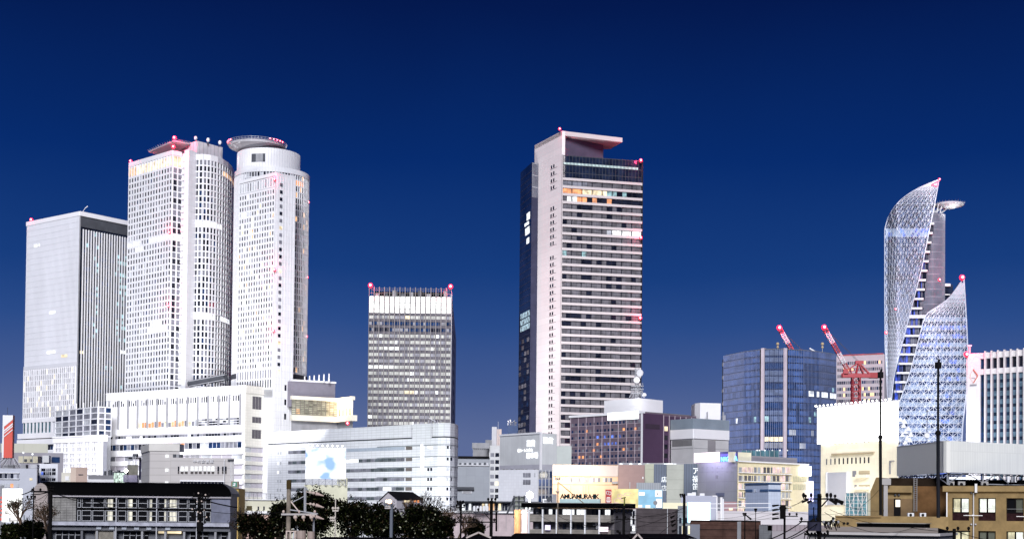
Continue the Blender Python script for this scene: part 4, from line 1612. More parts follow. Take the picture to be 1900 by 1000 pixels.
# ---- lit white store with a glaring billboard
A, B = P(1523, 470, 850), P(1667, 438, 850)
poly = [A, B, B * 1.07, A * 1.05 + Vector((3, 10))]
fr = Fr(A, B)
zt, zm = zat(1523, 751, 470), zat(1523, 820, 470)
t = thing("corner_store", "cream store with narrow windows under a glaring white rooftop billboard", "building", rootxy(poly))
q = MB(); w = Win(t)
lcream = mat("lit_cream_wall", (0.86, 0.80, 0.64), 0.6, var=0.07, scale=0.3, panel=(2.6, 1.8, 0.9, 0.05))
q.prism(poly, 0, zt - 1, lcream, roofing)
def ap(px, fr_=fr, py=850):
    d = ray(px, py); k = d.x / d.y
    return (k * fr_.O.y - fr_.O.x) / (fr_.u.x - k * fr_.u.y)
def zf(px, py, fr_=fr):
    a = ap(px, fr_); return zat(px, py, fr_.p(a, 0).y)
brown = mat("cornice_tan", (0.40, 0.33, 0.22), 0.7)
q.box(fr, ap(1545), ap(1645), zf(1600, 818), zf(1600, 815.5), 0, 0.6, brown)
q.box(fr, ap(1545), ap(1623), zf(1590, 842.5), zf(1590, 839.5), 0, 0.7, brown)
for i in range(11):
    a = ap(1533 + i * 7.8)
    w.add(fr, a, a + 0.55, zf(1575, 860), zf(1575, 849), g_dark if i > 1 else g_blind)
    w.add(fr, a, a + 0.5, zf(1575, 822), zf(1575, 819.5), g_dark)
q.build("wall", t)
for x0, x1, y0, y1 in ((1582, 1589, 873, 884), (1586, 1590, 899, 904)):
    w.add(fr, ap(x0), ap(x1), zf(1585, y1), zf(1585, y0), g_blind)
w.finish()
q = MB()
q.box(fr, ap(1537), ap(1573), zf(1555, 936), zf(1555, 876), 0.02, 0.5, mat("blank_hoarding", (0.42, 0.43, 0.50), 0.5, var=0.05))
for x0, x1 in ((1535, 1537), (1573, 1575)):
    q.box(fr, ap(x0), ap(x1), zf(1555, 937), zf(1555, 875), 0.02, 0.7, white)
q.build("wall_hoarding", t)
for y0, y1 in ((873, 886), (899, 908)):
    q = MB(); q.box(fr, ap(1594), ap(1614), zf(1600, y1), zf(1600, y1 - 6), 0, 1.6, lcream); q.box(fr, ap(1594), ap(1614), zf(1600, y1 - 6.5), zf(1600, y0), 0.0, 0.1, mat("balcony_recess", (0.45, 0.38, 0.26), 0.7)); q.build("balcony", t)
q = MB()
for x0, x1, y0, y1 in ((1651, 1653, 854, 879), (1653, 1660, 854, 856)):
    q.box(fr, ap(x0), ap(x1), zf(1655, y1), zf(1655, y0), 0, 0.3, mid_grey)
q.build("drain_pipe", t)
area("store_wash", fr.p(fr.L * 0.45, 20, 24), -fr.w + Vector((0, 0, 0.1)), 24, 6, 3000, (1.0, 0.95, 0.84), t)
bb = thing("billboard", "glaring white billboard with a row of lamps along its top edge", "billboard", fr.p(ap(1590), zm, 0))
q = MB()
glare = lit("glaring_white", (1.0, 1.0, 1.0), 1.8, var=0.1, sample=True, base=(0.8, 0.8, 0.8))
q.box(fr, ap(1523), ap(1668), zf(1590, 820), zf(1590, 751) , 0.7, 1.6, glare)
q.build("panel", bb)
for i in range(19):
    q = MB(); a = ap(1523) + (ap(1668) - ap(1523)) * (i + 0.5) / 19
    z0 = zf(1590, 751)
    q.bar(fr.p(a, z0, 1.4), fr.p(a, z0 + 0.5, 3.0), 0.07, steel); q.ball(fr.p(a, z0 + 0.5, 3.0), 0.32, flood if i % 6 == 0 else glare, 6)
    q.build("lamp", bb)
# blue lattice stair panel at the store's foot
q = MB()
a0, a1 = ap(1577), ap(1616)
z0, z1 = zf(1595, 960), zf(1595, 914)
q.box(fr, a0, a1, z0, z1, 1.4, 1.6, glass("teal_screen", (0.06, 0.16, 0.21), 0.3))
for k in range(6):
    q.bar(fr.p(a0 + (a1 - a0) * k / 5, z0, 1.8), fr.p(a0 + (a1 - a0) * k / 5, z1, 1.8), 0.12, steel)
for k in range(8):
    q.bar(fr.p(a0, z0 + (z1 - z0) * k / 7, 1.8), fr.p(a1, z0 + (z1 - z0) * k / 7, 1.8), 0.10, steel)
for k in range(2):
    for s_ in (0, 1):
        x0, x1 = a0 + (a1 - a0) * k / 2, a0 + (a1 - a0) * (k + 1) / 2
        q.bar(fr.p(x0 if s_ else x1, z0, 1.8), fr.p(x1 if s_ else x0, z1, 1.8), 0.1, steel)
tb = q.build("steel_screen", None, "blue green steel braced screen at the foot of the cream store", None, "screen", loc=fr.p(a0, 0, 1.5))

# ---- plum hotel block with white roof hoarding, mast and lit sign
A, B = G(1058, 771, 58), G(1193, 762, 58)
C = perpC(A, B, 1292)
poly = poly3(A, B, C)
t = thing("hotel_block", "plum brown hotel block with rows of small windows and a white rooftop hoarding", "building", rootxy(poly))
q = MB(); w = Win(t)
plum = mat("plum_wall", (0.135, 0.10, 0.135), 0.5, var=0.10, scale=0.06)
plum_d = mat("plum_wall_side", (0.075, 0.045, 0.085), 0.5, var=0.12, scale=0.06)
q.prism(poly, 0, 57.5, plum, roofing)
fr = Fr(A, B)
q.box(fr, -0.3, fr.L + 0.3, 57.0, 58, -1, 0.6, bright_white)
q.box(fr, fr.L - 0.8, fr.L, 20, 57, 0, 0.4, white)
rr = random.Random(111)
for i in range(9):
    q.box(fr, 0.4 + i * fr.L / 9, 0.55 + i * fr.L / 9, 20, 57, 0, 0.25, mat("plum_line", (0.5, 0.42, 0.48), 0.5))
for j, y in enumerate((787, 800, 812, 825, 836, 848, 860, 872)):
    z0 = zf(1100, y + 1.5, fr)
    q.box(fr, 0.3, fr.L - 1, z0 - 0.25, z0 - 0.1, 0, 0.15, mat("plum_line", (0.5, 0.42, 0.48), 0.5))
    for i in range(19):
        a = 1.1 + i * (fr.L - 2.4) / 18.6
        m = g_blue if rr.random() < 0.7 else g_blind
        if (j, i) in ((1, 4), (1, 14), (1, 17), (3, 7), (4, 6), (5, 2), (5, 3), (5, 8), (4, 14)): m = l_orange
        if (j == 2 and 6 <= i <= 13): m = l_blue if i % 2 else g_blue
        if (j == 3 and 9 <= i <= 12): m = l_blue
        w.add(fr, a, a + 1.15, z0, z0 + 1.15, m)
f2 = Fr(B, C)
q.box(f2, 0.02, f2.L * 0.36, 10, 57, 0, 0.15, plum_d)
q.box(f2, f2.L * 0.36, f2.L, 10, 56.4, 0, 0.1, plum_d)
q.box(f2, f2.L * 0.04, f2.L * 0.3, 50.5, 52.6, 0.15, 0.25, mat("plum_dark", (0.05, 0.035, 0.055), 0.5))
for i in range(6):
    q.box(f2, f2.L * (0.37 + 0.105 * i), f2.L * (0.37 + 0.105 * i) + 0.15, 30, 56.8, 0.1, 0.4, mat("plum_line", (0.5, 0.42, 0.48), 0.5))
for j in range(6):
    for i in range(4):
        w.add(f2, f2.L * (0.39 + 0.105 * i), f2.L * (0.45 + 0.105 * i), 50 - j * 3.9, 52 - j * 3.9, l_cream if (i, j) == (0, 0) else g_dark, 0.12)
q.build("wall", t)
w.finish(95)
roof(t, poly, 57.6, inset=0.9)
q = MB()
H0, H1 = P(1121, 630, 750), P(1186, 612, 750)
H2 = P(1230, 625, 750)
q.prism([H0, H1, H2, H2 + Vector((-6, 18)), H0 + Vector((4, 18))], 57, zat(1186, 738, 612), bright_white)
q.build("roof_hoarding", t)
q = MB()
sgl = lit("lit_sign_white", (0.90, 1.0, 1.0), 1.3, var=0.1, sample=True)
q.box(fr, ap(1130, fr, 770), ap(1186, fr, 770), zf(1160, 778, fr), zf(1160, 764, fr), 0.3, 0.9, sgl)
q.build("lit_sign", t)
for k in range(3):
    area("hoarding_light", Vector((H1.x - 6 + k * 6, H1.y - 6, 62)), (0, 1, 0.2), 4, 2, 120, (1, 1, 1), t)
# lattice mast with dishes
m_t = thing("radio_mast", "steel lattice radio mast with two white dishes on the white hoarding", "mast", at(1183, 738, 618))
q = MB()
a, b = at(1182, 738, 618), at(1182, 683, 618)
lattice(q, a, b, 1.6, steel, 12)
q.bar(b, at(1182, 676, 618), 0.12, steel)
for dx, dy in ((-14, 0), (14, 0), (-8, 0), (8, 0)):
    q.bar(at(1182 + dx, 737, 617), at(1182 + dx * 0.3, 716, 618), 0.22, steel)
for yy in (722, 716, 730):
    q.bar(at(1170, yy, 617), at(1194, yy, 617), 0.2, steel)
    for k in range(7):
        q.bar(at(1171 + k * 3.6, yy + 3, 616.6), at(1171 + k * 3.6, yy - 6, 616.6), 0.13, mid_grey)
q.build("lattice", m_t)
for px, py, r_, sq in ((1181.5, 705, 1.4, 1), (1188, 692, 1.6, 0.55)):
    q = MB(); c = at(px, py, 616)
    d = Vector((-0.1 if sq == 1 else -0.75, -1, 0)).normalized()
    q.bar(c, c + d * 0.5, r_, bright_white, 20, r_)
    q.bar(c - d * 0.7, c, r_ * 0.3, steel, 12, r_)
    q.build("dish", m_t)
q = MB(); c = at(1194, 734, 616); q.bar(c, c + Vector((0.5, -0.8, 0.6)), 0.9, white, 14); q.build("dish", m_t)

# ---- generic block builder for the smaller buildings
def block(name, label, x0, x1, ytop, Y, dep, wall, wins=None, z0=0, xr=None, Y1=None, cat="building", side=None, rf=roofing, group=None, nwin=90, cap=None):
    """x0..x1: photo columns of the front, xr: column where a right hand side face ends (or x < x0 for a left hand one)"""
    Y1 = Y1 or Y
    A, B = P(x0, Y, 880), P(x1, Y1, 880)
    u = (B - A).normalized(); n = Vector((-u.y, u.x))
    A2, B2 = A + n * dep, B + n * dep
    kx = lambda p: p.x / p.y
    if kx(A2) < kx(A): A2 = A * (1 + dep / A.y)
    if kx(B2) > kx(B): B2 = B * (1 + dep / B.y)
    poly = [A, B, B2, A2]
    zt = zat((x0 + x1) / 2, ytop, (Y + Y1) / 2)
    t = thing(name, label, cat, rootxy(poly), group)
    q = MB(); w = Win(t)
    q.prism(poly, z0, zt, wall, rf)
    fr = Fr(A, B)
    if cap is not None:
        q.box(fr, -0.1, fr.L + 0.1, zt - 0.1, zt + 0.5, -dep, 0.25, cap)
    if wins:
        wins(q, w, fr, zt)
    q.build("wall", t)
    w.finish(nwin)
    return t, fr, zt
def row(w, fr, xs, y0, y1, m, px=None, c=0.04):
    """panes at photo columns xs=[(x0,x1)...] between photo rows y0 (top) and y1 (bottom)"""
    for i, (a, b) in enumerate(xs):
        mm = m(i) if callable(m) else m
        w.add(fr, ap(a, fr), ap(b, fr), zf((a + b) / 2, y1, fr), zf((a + b) / 2, y0, fr), mm, c)
def bxp(q, fr, x0, x1, y0, y1, c0, c1, m):
    xm = (x0 + x1) / 2
    q.box(fr, ap(x0, fr), ap(x1, fr), zf(xm, y1, fr), zf(xm, y0, fr), c0, c1, m)
def steps(x0, x1, n, gap=0.2):
    s = (x1 - x0) / n
    return [(x0 + i * s + s * gap / 2, x0 + (i + 1) * s - s * gap / 2) for i in range(n)]

# grey block with plant, behind; small tower left of the plum hotel
def f_(q, w, fr, zt):
    for y in (840, 853, 865, 880, 893, 906, 917):
        row(w, fr, [(910, 917), (919, 926)], y, y + 7, lambda i, y=y: l_cream if (y == 893 and i == 1) else (g_dark if i else g_blind))
    bxp(q, fr, 876, 908, 822, 832, 0.1, 3, mid_grey)
grey_c = mat("pale_concrete", (0.52, 0.53, 0.55), 0.7, var=0.1)
t, fr, zt = block("office_block", "narrow grey concrete block with twin window columns and rooftop plant, one window lit", 907, 929, 826, 640, 25, grey_c, f_)
q = MB()
bxp(q, fr, 912, 921, 791, 826, -6, -2, mat("tank_grey", (0.5, 0.5, 0.54), 0.6))
bxp(q, fr, 921.3, 930, 795, 826, -8, -3, mat("peach_wall", (0.62, 0.50, 0.46), 0.7))
bxp(q, fr, 923.4, 924, 782, 826, -1, -0.8, steel)
bxp(q, fr, 900, 930, 815, 827, -9, -4, mid_grey)
q.build("rooftop_plant", t)
t, fr, zt = block("office_block", "low dark grey block with a steel rooftop frame, left of the narrow concrete block", 877, 907, 829, 655, 20, mid_grey)
q = MB()
for y in (822, 827, 832):
    bxp(q, fr, 876, 906, y - 0.6, y, 0.3, 0.6, steel)
for x in range(877, 907, 4):
    bxp(q, fr, x, x + 0.6, 822, 834, 0.3, 0.6, steel)
q.build("roof_frame", t)
def f_(q, w, fr, zt):
    bxp(q, fr, 850, 908, 846, 850, 0, 0.5, black)
t, fr, zt = block("office_block", "plain grey flat roofed hall just right of the pale store's rounded end", 849, 909, 848, 560, 12, mat("slate_panel", (0.30, 0.32, 0.36), 0.6, var=0.08), f_)
def f_(q, w, fr, zt):
    bxp(q, fr, 848, 880, 903, 908, 0, 1.2, dark_grey)
    bxp(q, fr, 858, 876, 909, 915, 0, 0.25, steel); bxp(q, fr, 860, 874, 910, 914, 0.25, 0.3, mid_grey)
    bxp(q, fr, 849, 908, 862, 864, 0, 0.4, steel)
t, fr, zt = block("storage_hall", "blank blue grey panelled hall with a small dark awning, behind the bare trees", 849, 908, 862, 480, 25, mat("slate_blue_panel", (0.27, 0.295, 0.34), 0.5, var=0.06, panel=(3, 2.4, 0.85, 0.05)), f_)
rr = random.Random(3)
q = MB()
for k in range(12):
    x = 852 + k * 4.6
    bxp(q, fr, x, x + 3.2, 858.5 - rr.random() * 1.5, 862, -3, -1.5, steel if k % 2 else dark_grey)
q.build("rooftop_unit", t, kind="stuff")
def f_(q, w, fr, zt): pass
block("office_block", "small black tower with aerials left of the pinkish striped tower", 941, 960, 789, 780, 12, mat("navy_wall", (0.02, 0.03, 0.06), 0.5))
q = MB()
for x, y in ((943, 781), (947, 779), (950, 783), (954, 781), (957, 784)):
    p = at(x, 789, 785); q.bar((p.x, p.y, p.z - 2), (p.x, p.y, zat(x, y, 785)), 0.25, mid_grey); q.ball((p.x, p.y, zat(x, y, 785)), 0.5, mid_grey, 6)
q.build("aerial", None, "cluster of short aerials on the small black tower", None, "aerial", loc=at(948, 789, 785))

# white ribbed store: upper box with corner, lower part
wr = mat("white_ribbed", (0.60, 0.62, 0.64), 0.5, var=0.12, scale=0.08, panel=(1.2, 60, 0.92, 0.08))
A, B = P(927, 535, 850), P(1003, 515, 850)
C = perpC(A, B, 1033, 850)
poly = poly3(A, B, C)
zt = zat(1003, 803, 515)
t = thing("ribbed_store", "white ribbed store block with bright illuminated lettering near its corner", "building", rootxy(poly))
q = MB(); w = Win(t)
zb = zat(1003, 861, 515)
q.prism(poly, 0, zb, mat("ribbed_grey", (0.42, 0.42, 0.48), 0.5), roofing)
q.prism(poly, zb + 0.003, zt, wr, roofing)
fr = Fr(A, B)
q.box(fr, -0.1, fr.L + 0.1, zt - 0.3, zt + 0.4, -0.6, 0.3, white)
q.box(fr, fr.L - 0.5, fr.L + 0.15, 0, zt, -0.6, 0.2, bright_white)
q.build("wall", t)
sg = lit("lit_lettering", (0.95, 1.0, 1.0), 0.95, var=0.1, base=(0.8, 0.8, 0.8))
zz = lambda y: zf(985, y, fr)
text("百貨", fr.p(ap(977, fr, 830), zz(827), 0.15), fr.u, 2.6, sg, t, "lit_lettering")
text("新D・レンタル", fr.p(ap(961, fr, 835), zz(837), 0.15), fr.u, 1.35, sg, t, "lit_lettering")
text("駐車場", fr.p(ap(977, fr, 840), zz(849), 0.15), fr.u, 2.3, sg, t, "lit_lettering")
f2 = Fr(B, C)
text("百貨", f2.p(0.9, zz(822), 0.15), f2.u, 2.5, sg, t, "lit_lettering")
block("office_block", "plain pale lean-to block right of the white ribbed store", 1032, 1060, 827, 520, 18, mat("pale_green_grey", (0.44, 0.48, 0.47), 0.6, var=0.1))
lowm = mat("white_brick_panel", (0.66, 0.68, 0.74), 0.5, var=0.05, panel=(1.0, 1.0, 0.9, 0.06))
def f_(q, w, fr, zt):
    row(w, fr, [(971, 975), (975.5, 980), (980.5, 985)], 877, 885, g_blind)
    row(w, fr, [(971, 975), (975.5, 980), (980.5, 985)], 889.5, 898.5, g_blind)
    row(w, fr, [(991.5, 994)], 877, 884.5, g_pale)
    for x in range(926, 998, 3):
        if rr.random() < 0.6: bxp(q, fr, x, x + 2, 869, 871.5, -2, -1, mid_grey)
t, fr, zt = block("store_annex", "lower white brick panelled block with two window pairs, under the ribbed store", 925, 998, 871, 470, 30, lowm, f_, Y1=462)
def f_(q, w, fr, zt):
    for i in range(5):
        bxp(q, fr, 998.5 + i * 6.7, 999.7 + i * 6.7, 871, 933, 0, 0.4, steel)
    for j in range(4):
        row(w, fr, steps(999.5, 1025, 4, 0.15), 874 + j * 15, 886 + j * 15, g_blue if j != 1 else bpane)
        row(w, fr, steps(999.5, 1025, 4, 0.15), 886.5 + j * 15, 888 + j * 15, g_blind)
t, fr, zt = block("glass_bay", "narrow blue glazed bay with white mullions between the white annex and the orange store", 998.4, 1026, 871, 462.5, 20, mat("bay_frame", (0.25, 0.27, 0.33), 0.5), f_)
# orange store
tan = mat("peach_stone", (0.62, 0.42, 0.28), 0.6, var=0.08, scale=0.2, panel=(1.6, 1.2, 0.93, 0.05))
rose = mat("rose_stone", (0.30, 0.20, 0.19), 0.6, var=0.08, scale=0.2, panel=(1.6, 1.2, 0.93, 0.05))
def f_(q, w, fr, zt):
    bxp(q, fr, 1025.5, 1147, 863, 883, 0, 0.25, mat("upper_stone", (0.46, 0.41, 0.40), 0.6, var=0.05))
    xs = [(1032, 1035), (1043, 1046), (1052, 1055), (1059, 1062), (1066, 1069), (1074, 1077), (1081, 1084), (1088, 1091), (1095.5, 1100), (1100.5, 1104), (1105, 1109), (1110, 1114), (1119, 1123), (1123.5, 1127), (1128, 1132), (1132.5, 1136)]
    row(w, fr, xs, 886, 894, lambda i: g_blind if i % 2 else g_pale)
    bxp(q, fr, 1026, 1145, 898, 898.6, 0, 0.2, mat("peach_line", (0.4, 0.26, 0.18), 0.6))
    for x in (1059, 1082, 1087, 1092):
        bxp(q, fr, x, x + 0.8, 900, 915, 0, 0.2, mat("peach_line", (0.4, 0.26, 0.18), 0.6))
    bxp(q, fr, 1136, 1146, 893, 897, 0, 0.8, mid_grey)
t, fr, zt = block("peach_store", "peach stone store with a row of narrow windows, glaring lamps at its left roof edge", 1025.5, 1147, 862, 430, 30, tan, f_)
orf = fr
area("store_front_lamp", at(1055, 868, 421), (0.1, 1, -0.35), 14, 2, 1500, (1, 0.93, 0.75), t)
area("store_front_lamp", at(1060, 905, 419), (0.1, 1, 0.1), 22, 2, 900, (1, 0.80, 0.55), t)
q = MB(); bxp(q, fr, 1027, 1098, 864, 882, 0.3, 0.9, lit("hot_sign_panel", (1.0, 1.0, 0.86), 1.2, var=0.2, sample=True)); q.build("lit_panel", t)
t, fr, zt = block("rose_store", "windowless rose brown stone block right of the peach store", 1147.4, 1196, 862, 428, 28, rose)
q = MB(); bxp(q, fr, 1168, 1169, 894, 906, 1, 1.2, steel); bxp(q, fr, 1192, 1194, 884, 888, 0.02, 0.2, white); q.build("wall_pipe", t)
# slanted grey screen roof + grey ribbed annex
t, fr, zt = block("plant_screen", "ribbed grey metal plant screen above the blue advertising board", 1181, 1226, 895, 395, 8, mat("ribbed_metal", (0.36, 0.39, 0.43), 0.5, panel=(0.5, 20, 0.7, 0.15)), z0=18)
# panelled blocks
t, fr, zt = block("panel_block", "yellowish panel block beside the rose brown stone block", 1196.5, 1213, 860, 440, 20, mat("straw_panel", (0.44, 0.46, 0.36), 0.6, var=0.12, panel=(9, 4, 0.8, 0.1)))
def f_(q, w, fr, zt): pass
navy = mat("navy_ribbed", (0.11, 0.14, 0.20), 0.5, var=0.1, panel=(0.8, 60, 0.7, 0.12))
t, fr, zt = block("ribbed_strip_block", "dark navy ribbed strip of wall with small white lit letters, left of the straw panel", 1213.3, 1236.5, 861, 441, 20, navy)
for y in (893, 909):
    text("店", fr.p(ap(1227, fr), zf(1230, y, fr), 0.1), fr.u, 1.9, l_white, t, "sign_letter")
t, fr, zt = block("panel_block", "straw coloured panel wall between two dark navy ribbed strips", 1237, 1268.5, 861, 440, 20, mat("straw_panel_big", (0.43, 0.45, 0.40), 0.6, var=0.12, panel=(9, 3.1, 0.82, 0.1)))
t, fr, zt = block("ribbed_strip_block", "dark navy ribbed wall with three tall white lit letters stacked down it", 1269, 1294, 860, 441, 20, navy)
for k, (y, s_) in enumerate(((878, "ア"), (893, "福"), (907, "笛"))):
    text(s_, fr.p(ap(1284.5, fr), zf(1288, y, fr), 0.1), fr.u, 2.3, l_white, t, "sign_letter")
# small pale tower with blue band
A, B = P(1245, 610, 800), P(1287, 598, 800)
C = perpC(A, B, 1352, 800)
C = B + (C - B) * 1.0
poly = poly3(A, B, C)
zt = zat(1287, 777, 598)
t = thing("office_block", "small pale tower with a blue grey band and a white band round its top", "building", rootxy(poly))
q = MB()
q.prism(poly, 0, zt, mat("pale_tower_grey", (0.50, 0.50, 0.52), 0.6, var=0.08), roofing)
for f in (Fr(A, B), Fr(B, C)):
    q.box(f, 0.01, f.L, zat(1287, 795, 598), zt + 0.3, -0.5, 0.35, mat("band_blue_grey", (0.22, 0.27, 0.33), 0.6))
    q.box(f, 0.01, f.L, zat(1287, 813, 598), zat(1287, 795.2, 598), -0.5, 0.45, bright_white)
    q.box(f, 0.3, f.L - 0.3, zat(1287, 831, 598), zat(1287, 830.4, 598), 0, 0.1, mid_grey)
f = Fr(A, B)
q.box(f, 1, f.L - 1, zat(1287, 826, 598), zat(1287, 815, 598), 0, 0.15, mat("louvre_grey", (0.20, 0.20, 0.21), 0.6, panel=(0.8, 20, 0.6, 0.15)))
f = Fr(B, C)
q.box(f, f.L * 0.4, f.L * 0.62, zat(1287, 840, 598), zat(1287, 815, 598), 0, 0.12, mat("grey_strip", (0.25, 0.24, 0.26), 0.6))
q.build("wall", t)
q = MB()
H0, H1 = P(1289, 625, 770), P(1299, 621, 770)
H2 = P(1337, 623, 770)
q.prism([H0, H1, H2, H2 + Vector((0, 12)), H0 + Vector((0, 12))], zt - 1, zat(1300, 747, 621), bright_white)
q.build("lift_tower", t)
q = MB()
for x, y in ((1342, 764), (1345, 770), (1312, 764)):
    p = at(x, 775, 617); q.bar((p.x, p.y, zt - 1), (p.x, p.y, zat(x, y, 617)), 0.35, steel)
q.build("roof_pipe", t)
# long grey roof under it
t, fr, zt = block("low_roof_block", "long low grey roof edge with bright lamps, above the panel walls", 1147, 1300, 858.5, 452, 20, mat("roof_edge_grey", (0.30, 0.30, 0.33), 0.6), z0=20, Y1=449)
q = MB()
for x in (1150, 1168, 1185, 1200, 1232, 1240, 1250):
    bxp(q, fr, x, x + (9 if x > 1225 and x < 1245 else 5), 859.5, 861.5, 0.1, 0.5, l_white)
q.build("lamp_strip", t, kind="stuff")
# grey panelled block with neon sign, cream block
gp = mat("neon_block_grey", (0.33, 0.35, 0.39), 0.6, var=0.08, panel=(1.45 * 3.2, 2.95, 0.84, 0.07))
A, B = P(1294.5, 420, 880), P(1368, 402, 880)
t, fr, zt = block("panelled_block", "plain grey panelled block carrying a dazzling red and blue neon sign", 1294.5, 1368, 857, 420, 30, gp, None, Y1=402)
q = MB()
for i in range(7):
    for y in (866.5, 874.5):
        x = 1304 + i * 9
        bxp(q, fr, x, x + 1.2, y, y + 1, 0.01, 0.15, mid_grey)
bxp(q, fr, 1328.5, 1332, 881, 887, 0.01, 0.12, mid_grey)
bxp(q, fr, 1329, 1344.5, 914, 920.5, 0.01, 0.12, mat("blue_vent", (0.14, 0.17, 0.26), 0.6, panel=(0.5, 9, 0.6, 0.1)))
q.build("vent", t)
ns = thing("neon_sign", "dazzling rooftop neon sign, white hot at left and blue lettering at right", "sign", fr.p(ap(1328, fr), zt, 0))
q = MB()
bxp(q, fr, 1290, 1366, 838.5, 857.5, -0.6, -0.2, mat("sign_board_lilac", (0.07, 0.07, 0.22), 0.5))
q.build("backboard", ns)
hot_p = lit("neon_white_pink", (1.0, 0.80, 0.90), 1.6, var=0.1, sample=True)
q = MB(); bxp(q, fr, 1290, 1334, 839.5, 857, -0.2, 0.4, hot_p); q.build("neon_panel", ns)
text("NAGOYA", fr.p(ap(1337, fr), zf(1350, 855, fr), -0.1), fr.u, 1.95, lit("neon_blue", (0.10, 0.42, 1.0), 2.0, var=0.0, sample=True), ns, "neon_lettering", spacing=0.95, depth=0.12)
q = MB(); bxp(q, fr, 1337, 1365, 841.5, 844.5, -0.2, -0.05, lit("neon_rim", (0.15, 0.12, 1.0), 0.5, var=0.3)); q.build("neon_rim", ns)
area("neon_spill", fr.p(ap(1330, fr), zf(1330, 852, fr), 4), -fr.w + Vector((0, 0, -0.9)), 12, 2, 420, (0.7, 0.6, 1.0), ns)
# cream block
crw = mat("cream_yellow_wall", (0.80, 0.72, 0.50), 0.6, var=0.05, panel=(1.2, 1.2, 0.9, 0.05))
A, B = P(1368.5, 402, 880), P(1500, 424, 880)
def f_(q, w, fr, zt):
    r2 = random.Random(17)
    cz = [g_curtain, g_pale, g_pale, lit("pink_curtain_lit", (1.0, 0.72, 0.74), 0.40, var=0.5)]
    pink = lit("pink_curtain_lit", (1.0, 0.72, 0.74), 0.40, var=0.5)
    for y in (866.5, 882, 897, 912.5, 928, 943):
        xs = [(1370.5, 1376), (1377, 1379), (1381, 1386), (1388, 1393.5), (1395, 1397), (1399, 1403.5), (1405.5, 1410.5), (1413, 1415), (1416.5, 1421), (1423, 1428), (1430, 1433), (1434, 1439), (1441, 1446), (1447.5, 1449.5), (1451, 1456), (1457.5, 1463), (1464.5, 1466)]
        row(w, fr, xs, y, y + 10.5, lambda i: r2.choice([g_curtain, g_blind, pink, pink, g_pale]))
        bxp(q, fr, 1370, 1467, y + 10.8, y + 12.2, 0, 0.6, bright_white)
    for y in (882, 897):
        row(w, fr, steps(1471, 1497, 6, 0.2), y + 1, y + 11, mat("olive_louvre", (0.50, 0.48, 0.33), 0.7))
    bxp(q, fr, 1368.6, 1499, 857, 859.5, 0, 0.5, bright_white)
t, fr, zt = block("cream_hotel", "cream yellow hotel with rows of pink curtained windows and a roof terrace", 1368.5, 1500, 857.5, 402, 28, crw, f_, Y1=424)
crf = fr
area("hotel_wash", fr.p(fr.L * 0.5, 12, 22), -fr.w + Vector((0, 0, 0.4)), 30, 3, 1800, (1.0, 0.92, 0.72), t)
q = MB(); bxp(q, fr, 1366, 1399, 838.5, 857.3, -3, -1, mat("cream_box", (0.84, 0.80, 0.62), 0.6)); q.build("roof_box", t)
q = MB()
tealg = glass("terrace_glass", (0.10, 0.22, 0.26), 0.15)
for k in range(8):
    bxp(q, fr, 1396 + k * 8.6, 1404 + k * 8.6, 834.5, 847, -4, -3.9, tealg)
    bxp(q, fr, 1404 + k * 8.6, 1404.6 + k * 8.6, 834, 847, -4, -3.8, steel)
q.build("glass_balustrade", t)
q = MB(); bxp(q, fr, 1400, 1484, 847, 857.3, -3, -1, mat("terrace_wall_grey", (0.27, 0.26, 0.30), 0.6)); q.build("terrace_wall", t)
q = MB()
for x in (1405, 1409, 1419, 1433, 1447, 1461):
    p = at(x, 835, 405); q.ball(p, 0.22, l_white, 6)
q.build("terrace_lamp", t, kind="stuff")
q = MB(); bxp(q, fr, 1484.5, 1500.5, 864.5, 882.5, 0.6, 1.0, glare); q.build("lit_sign", t)
q = MB(); bxp(q, fr, 1497.5, 1502.5, 892, 930, 0.6, 1.4, lit("violet_neon", (0.65, 0.60, 1.0), 1.6, var=0.1, sample=True)); q.build("vertical_neon", t)
# small blue banded office with letters
A, B = P(1383, 372, 920), P(1425.5, 364, 920)
C = perpC(A, B, 1448, 920)
poly = poly3(A, B, C)
zt = zat(1425, 895, 364)
t = thing("railway_office", "small blue white tiled office with a navy band and JR letters", "building", rootxy(poly))
q = MB()
til = mat("blue_white_tile", (0.43, 0.50, 0.66), 0.5, var=0.04, panel=(1.0, 1.0, 0.86, 0.08))
til2 = mat("blue_white_tile_pale", (0.62, 0.69, 0.82), 0.5, var=0.04, panel=(1.0, 1.0, 0.86, 0.08))
q.prism(poly, 0, zt - 0.4, til, roofing)
nb = mat("navy_band", (0.05, 0.10, 0.22), 0.5)
f1, f2 = Fr(A, B), Fr(B, C)
f2b = Fr(B, B + (C - B) * 1.0)
q.box(f2, 0.01, f2.L, 0, zt - 0.5, 0, 0.1, til2)
for f, a0, a1 in ((f1, 0, f1.L * 0.33), (f1, f1.L * 0.66, f1.L), (f2, 0.0, f2.L)):
    z0, z1 = zat(1425, 911.3, 364), zat(1425, 907, 364)
    q.box(f, a0, a1, z0, z1, 0.05, 0.18, nb)
for f in (f1, f2):
    q.box(f, -0.1, f.L + 0.1, zt - 0.4, zt, -0.3, 0.3, nb)
q.build("wall", t)
text("JR", f1.p(f1.L * 0.40, zat(1425, 911.5, 364), 0.12), f1.u, 1.0, mat("jr_grey", (0.55, 0.6, 0.7), 0.4), t, "lettering")

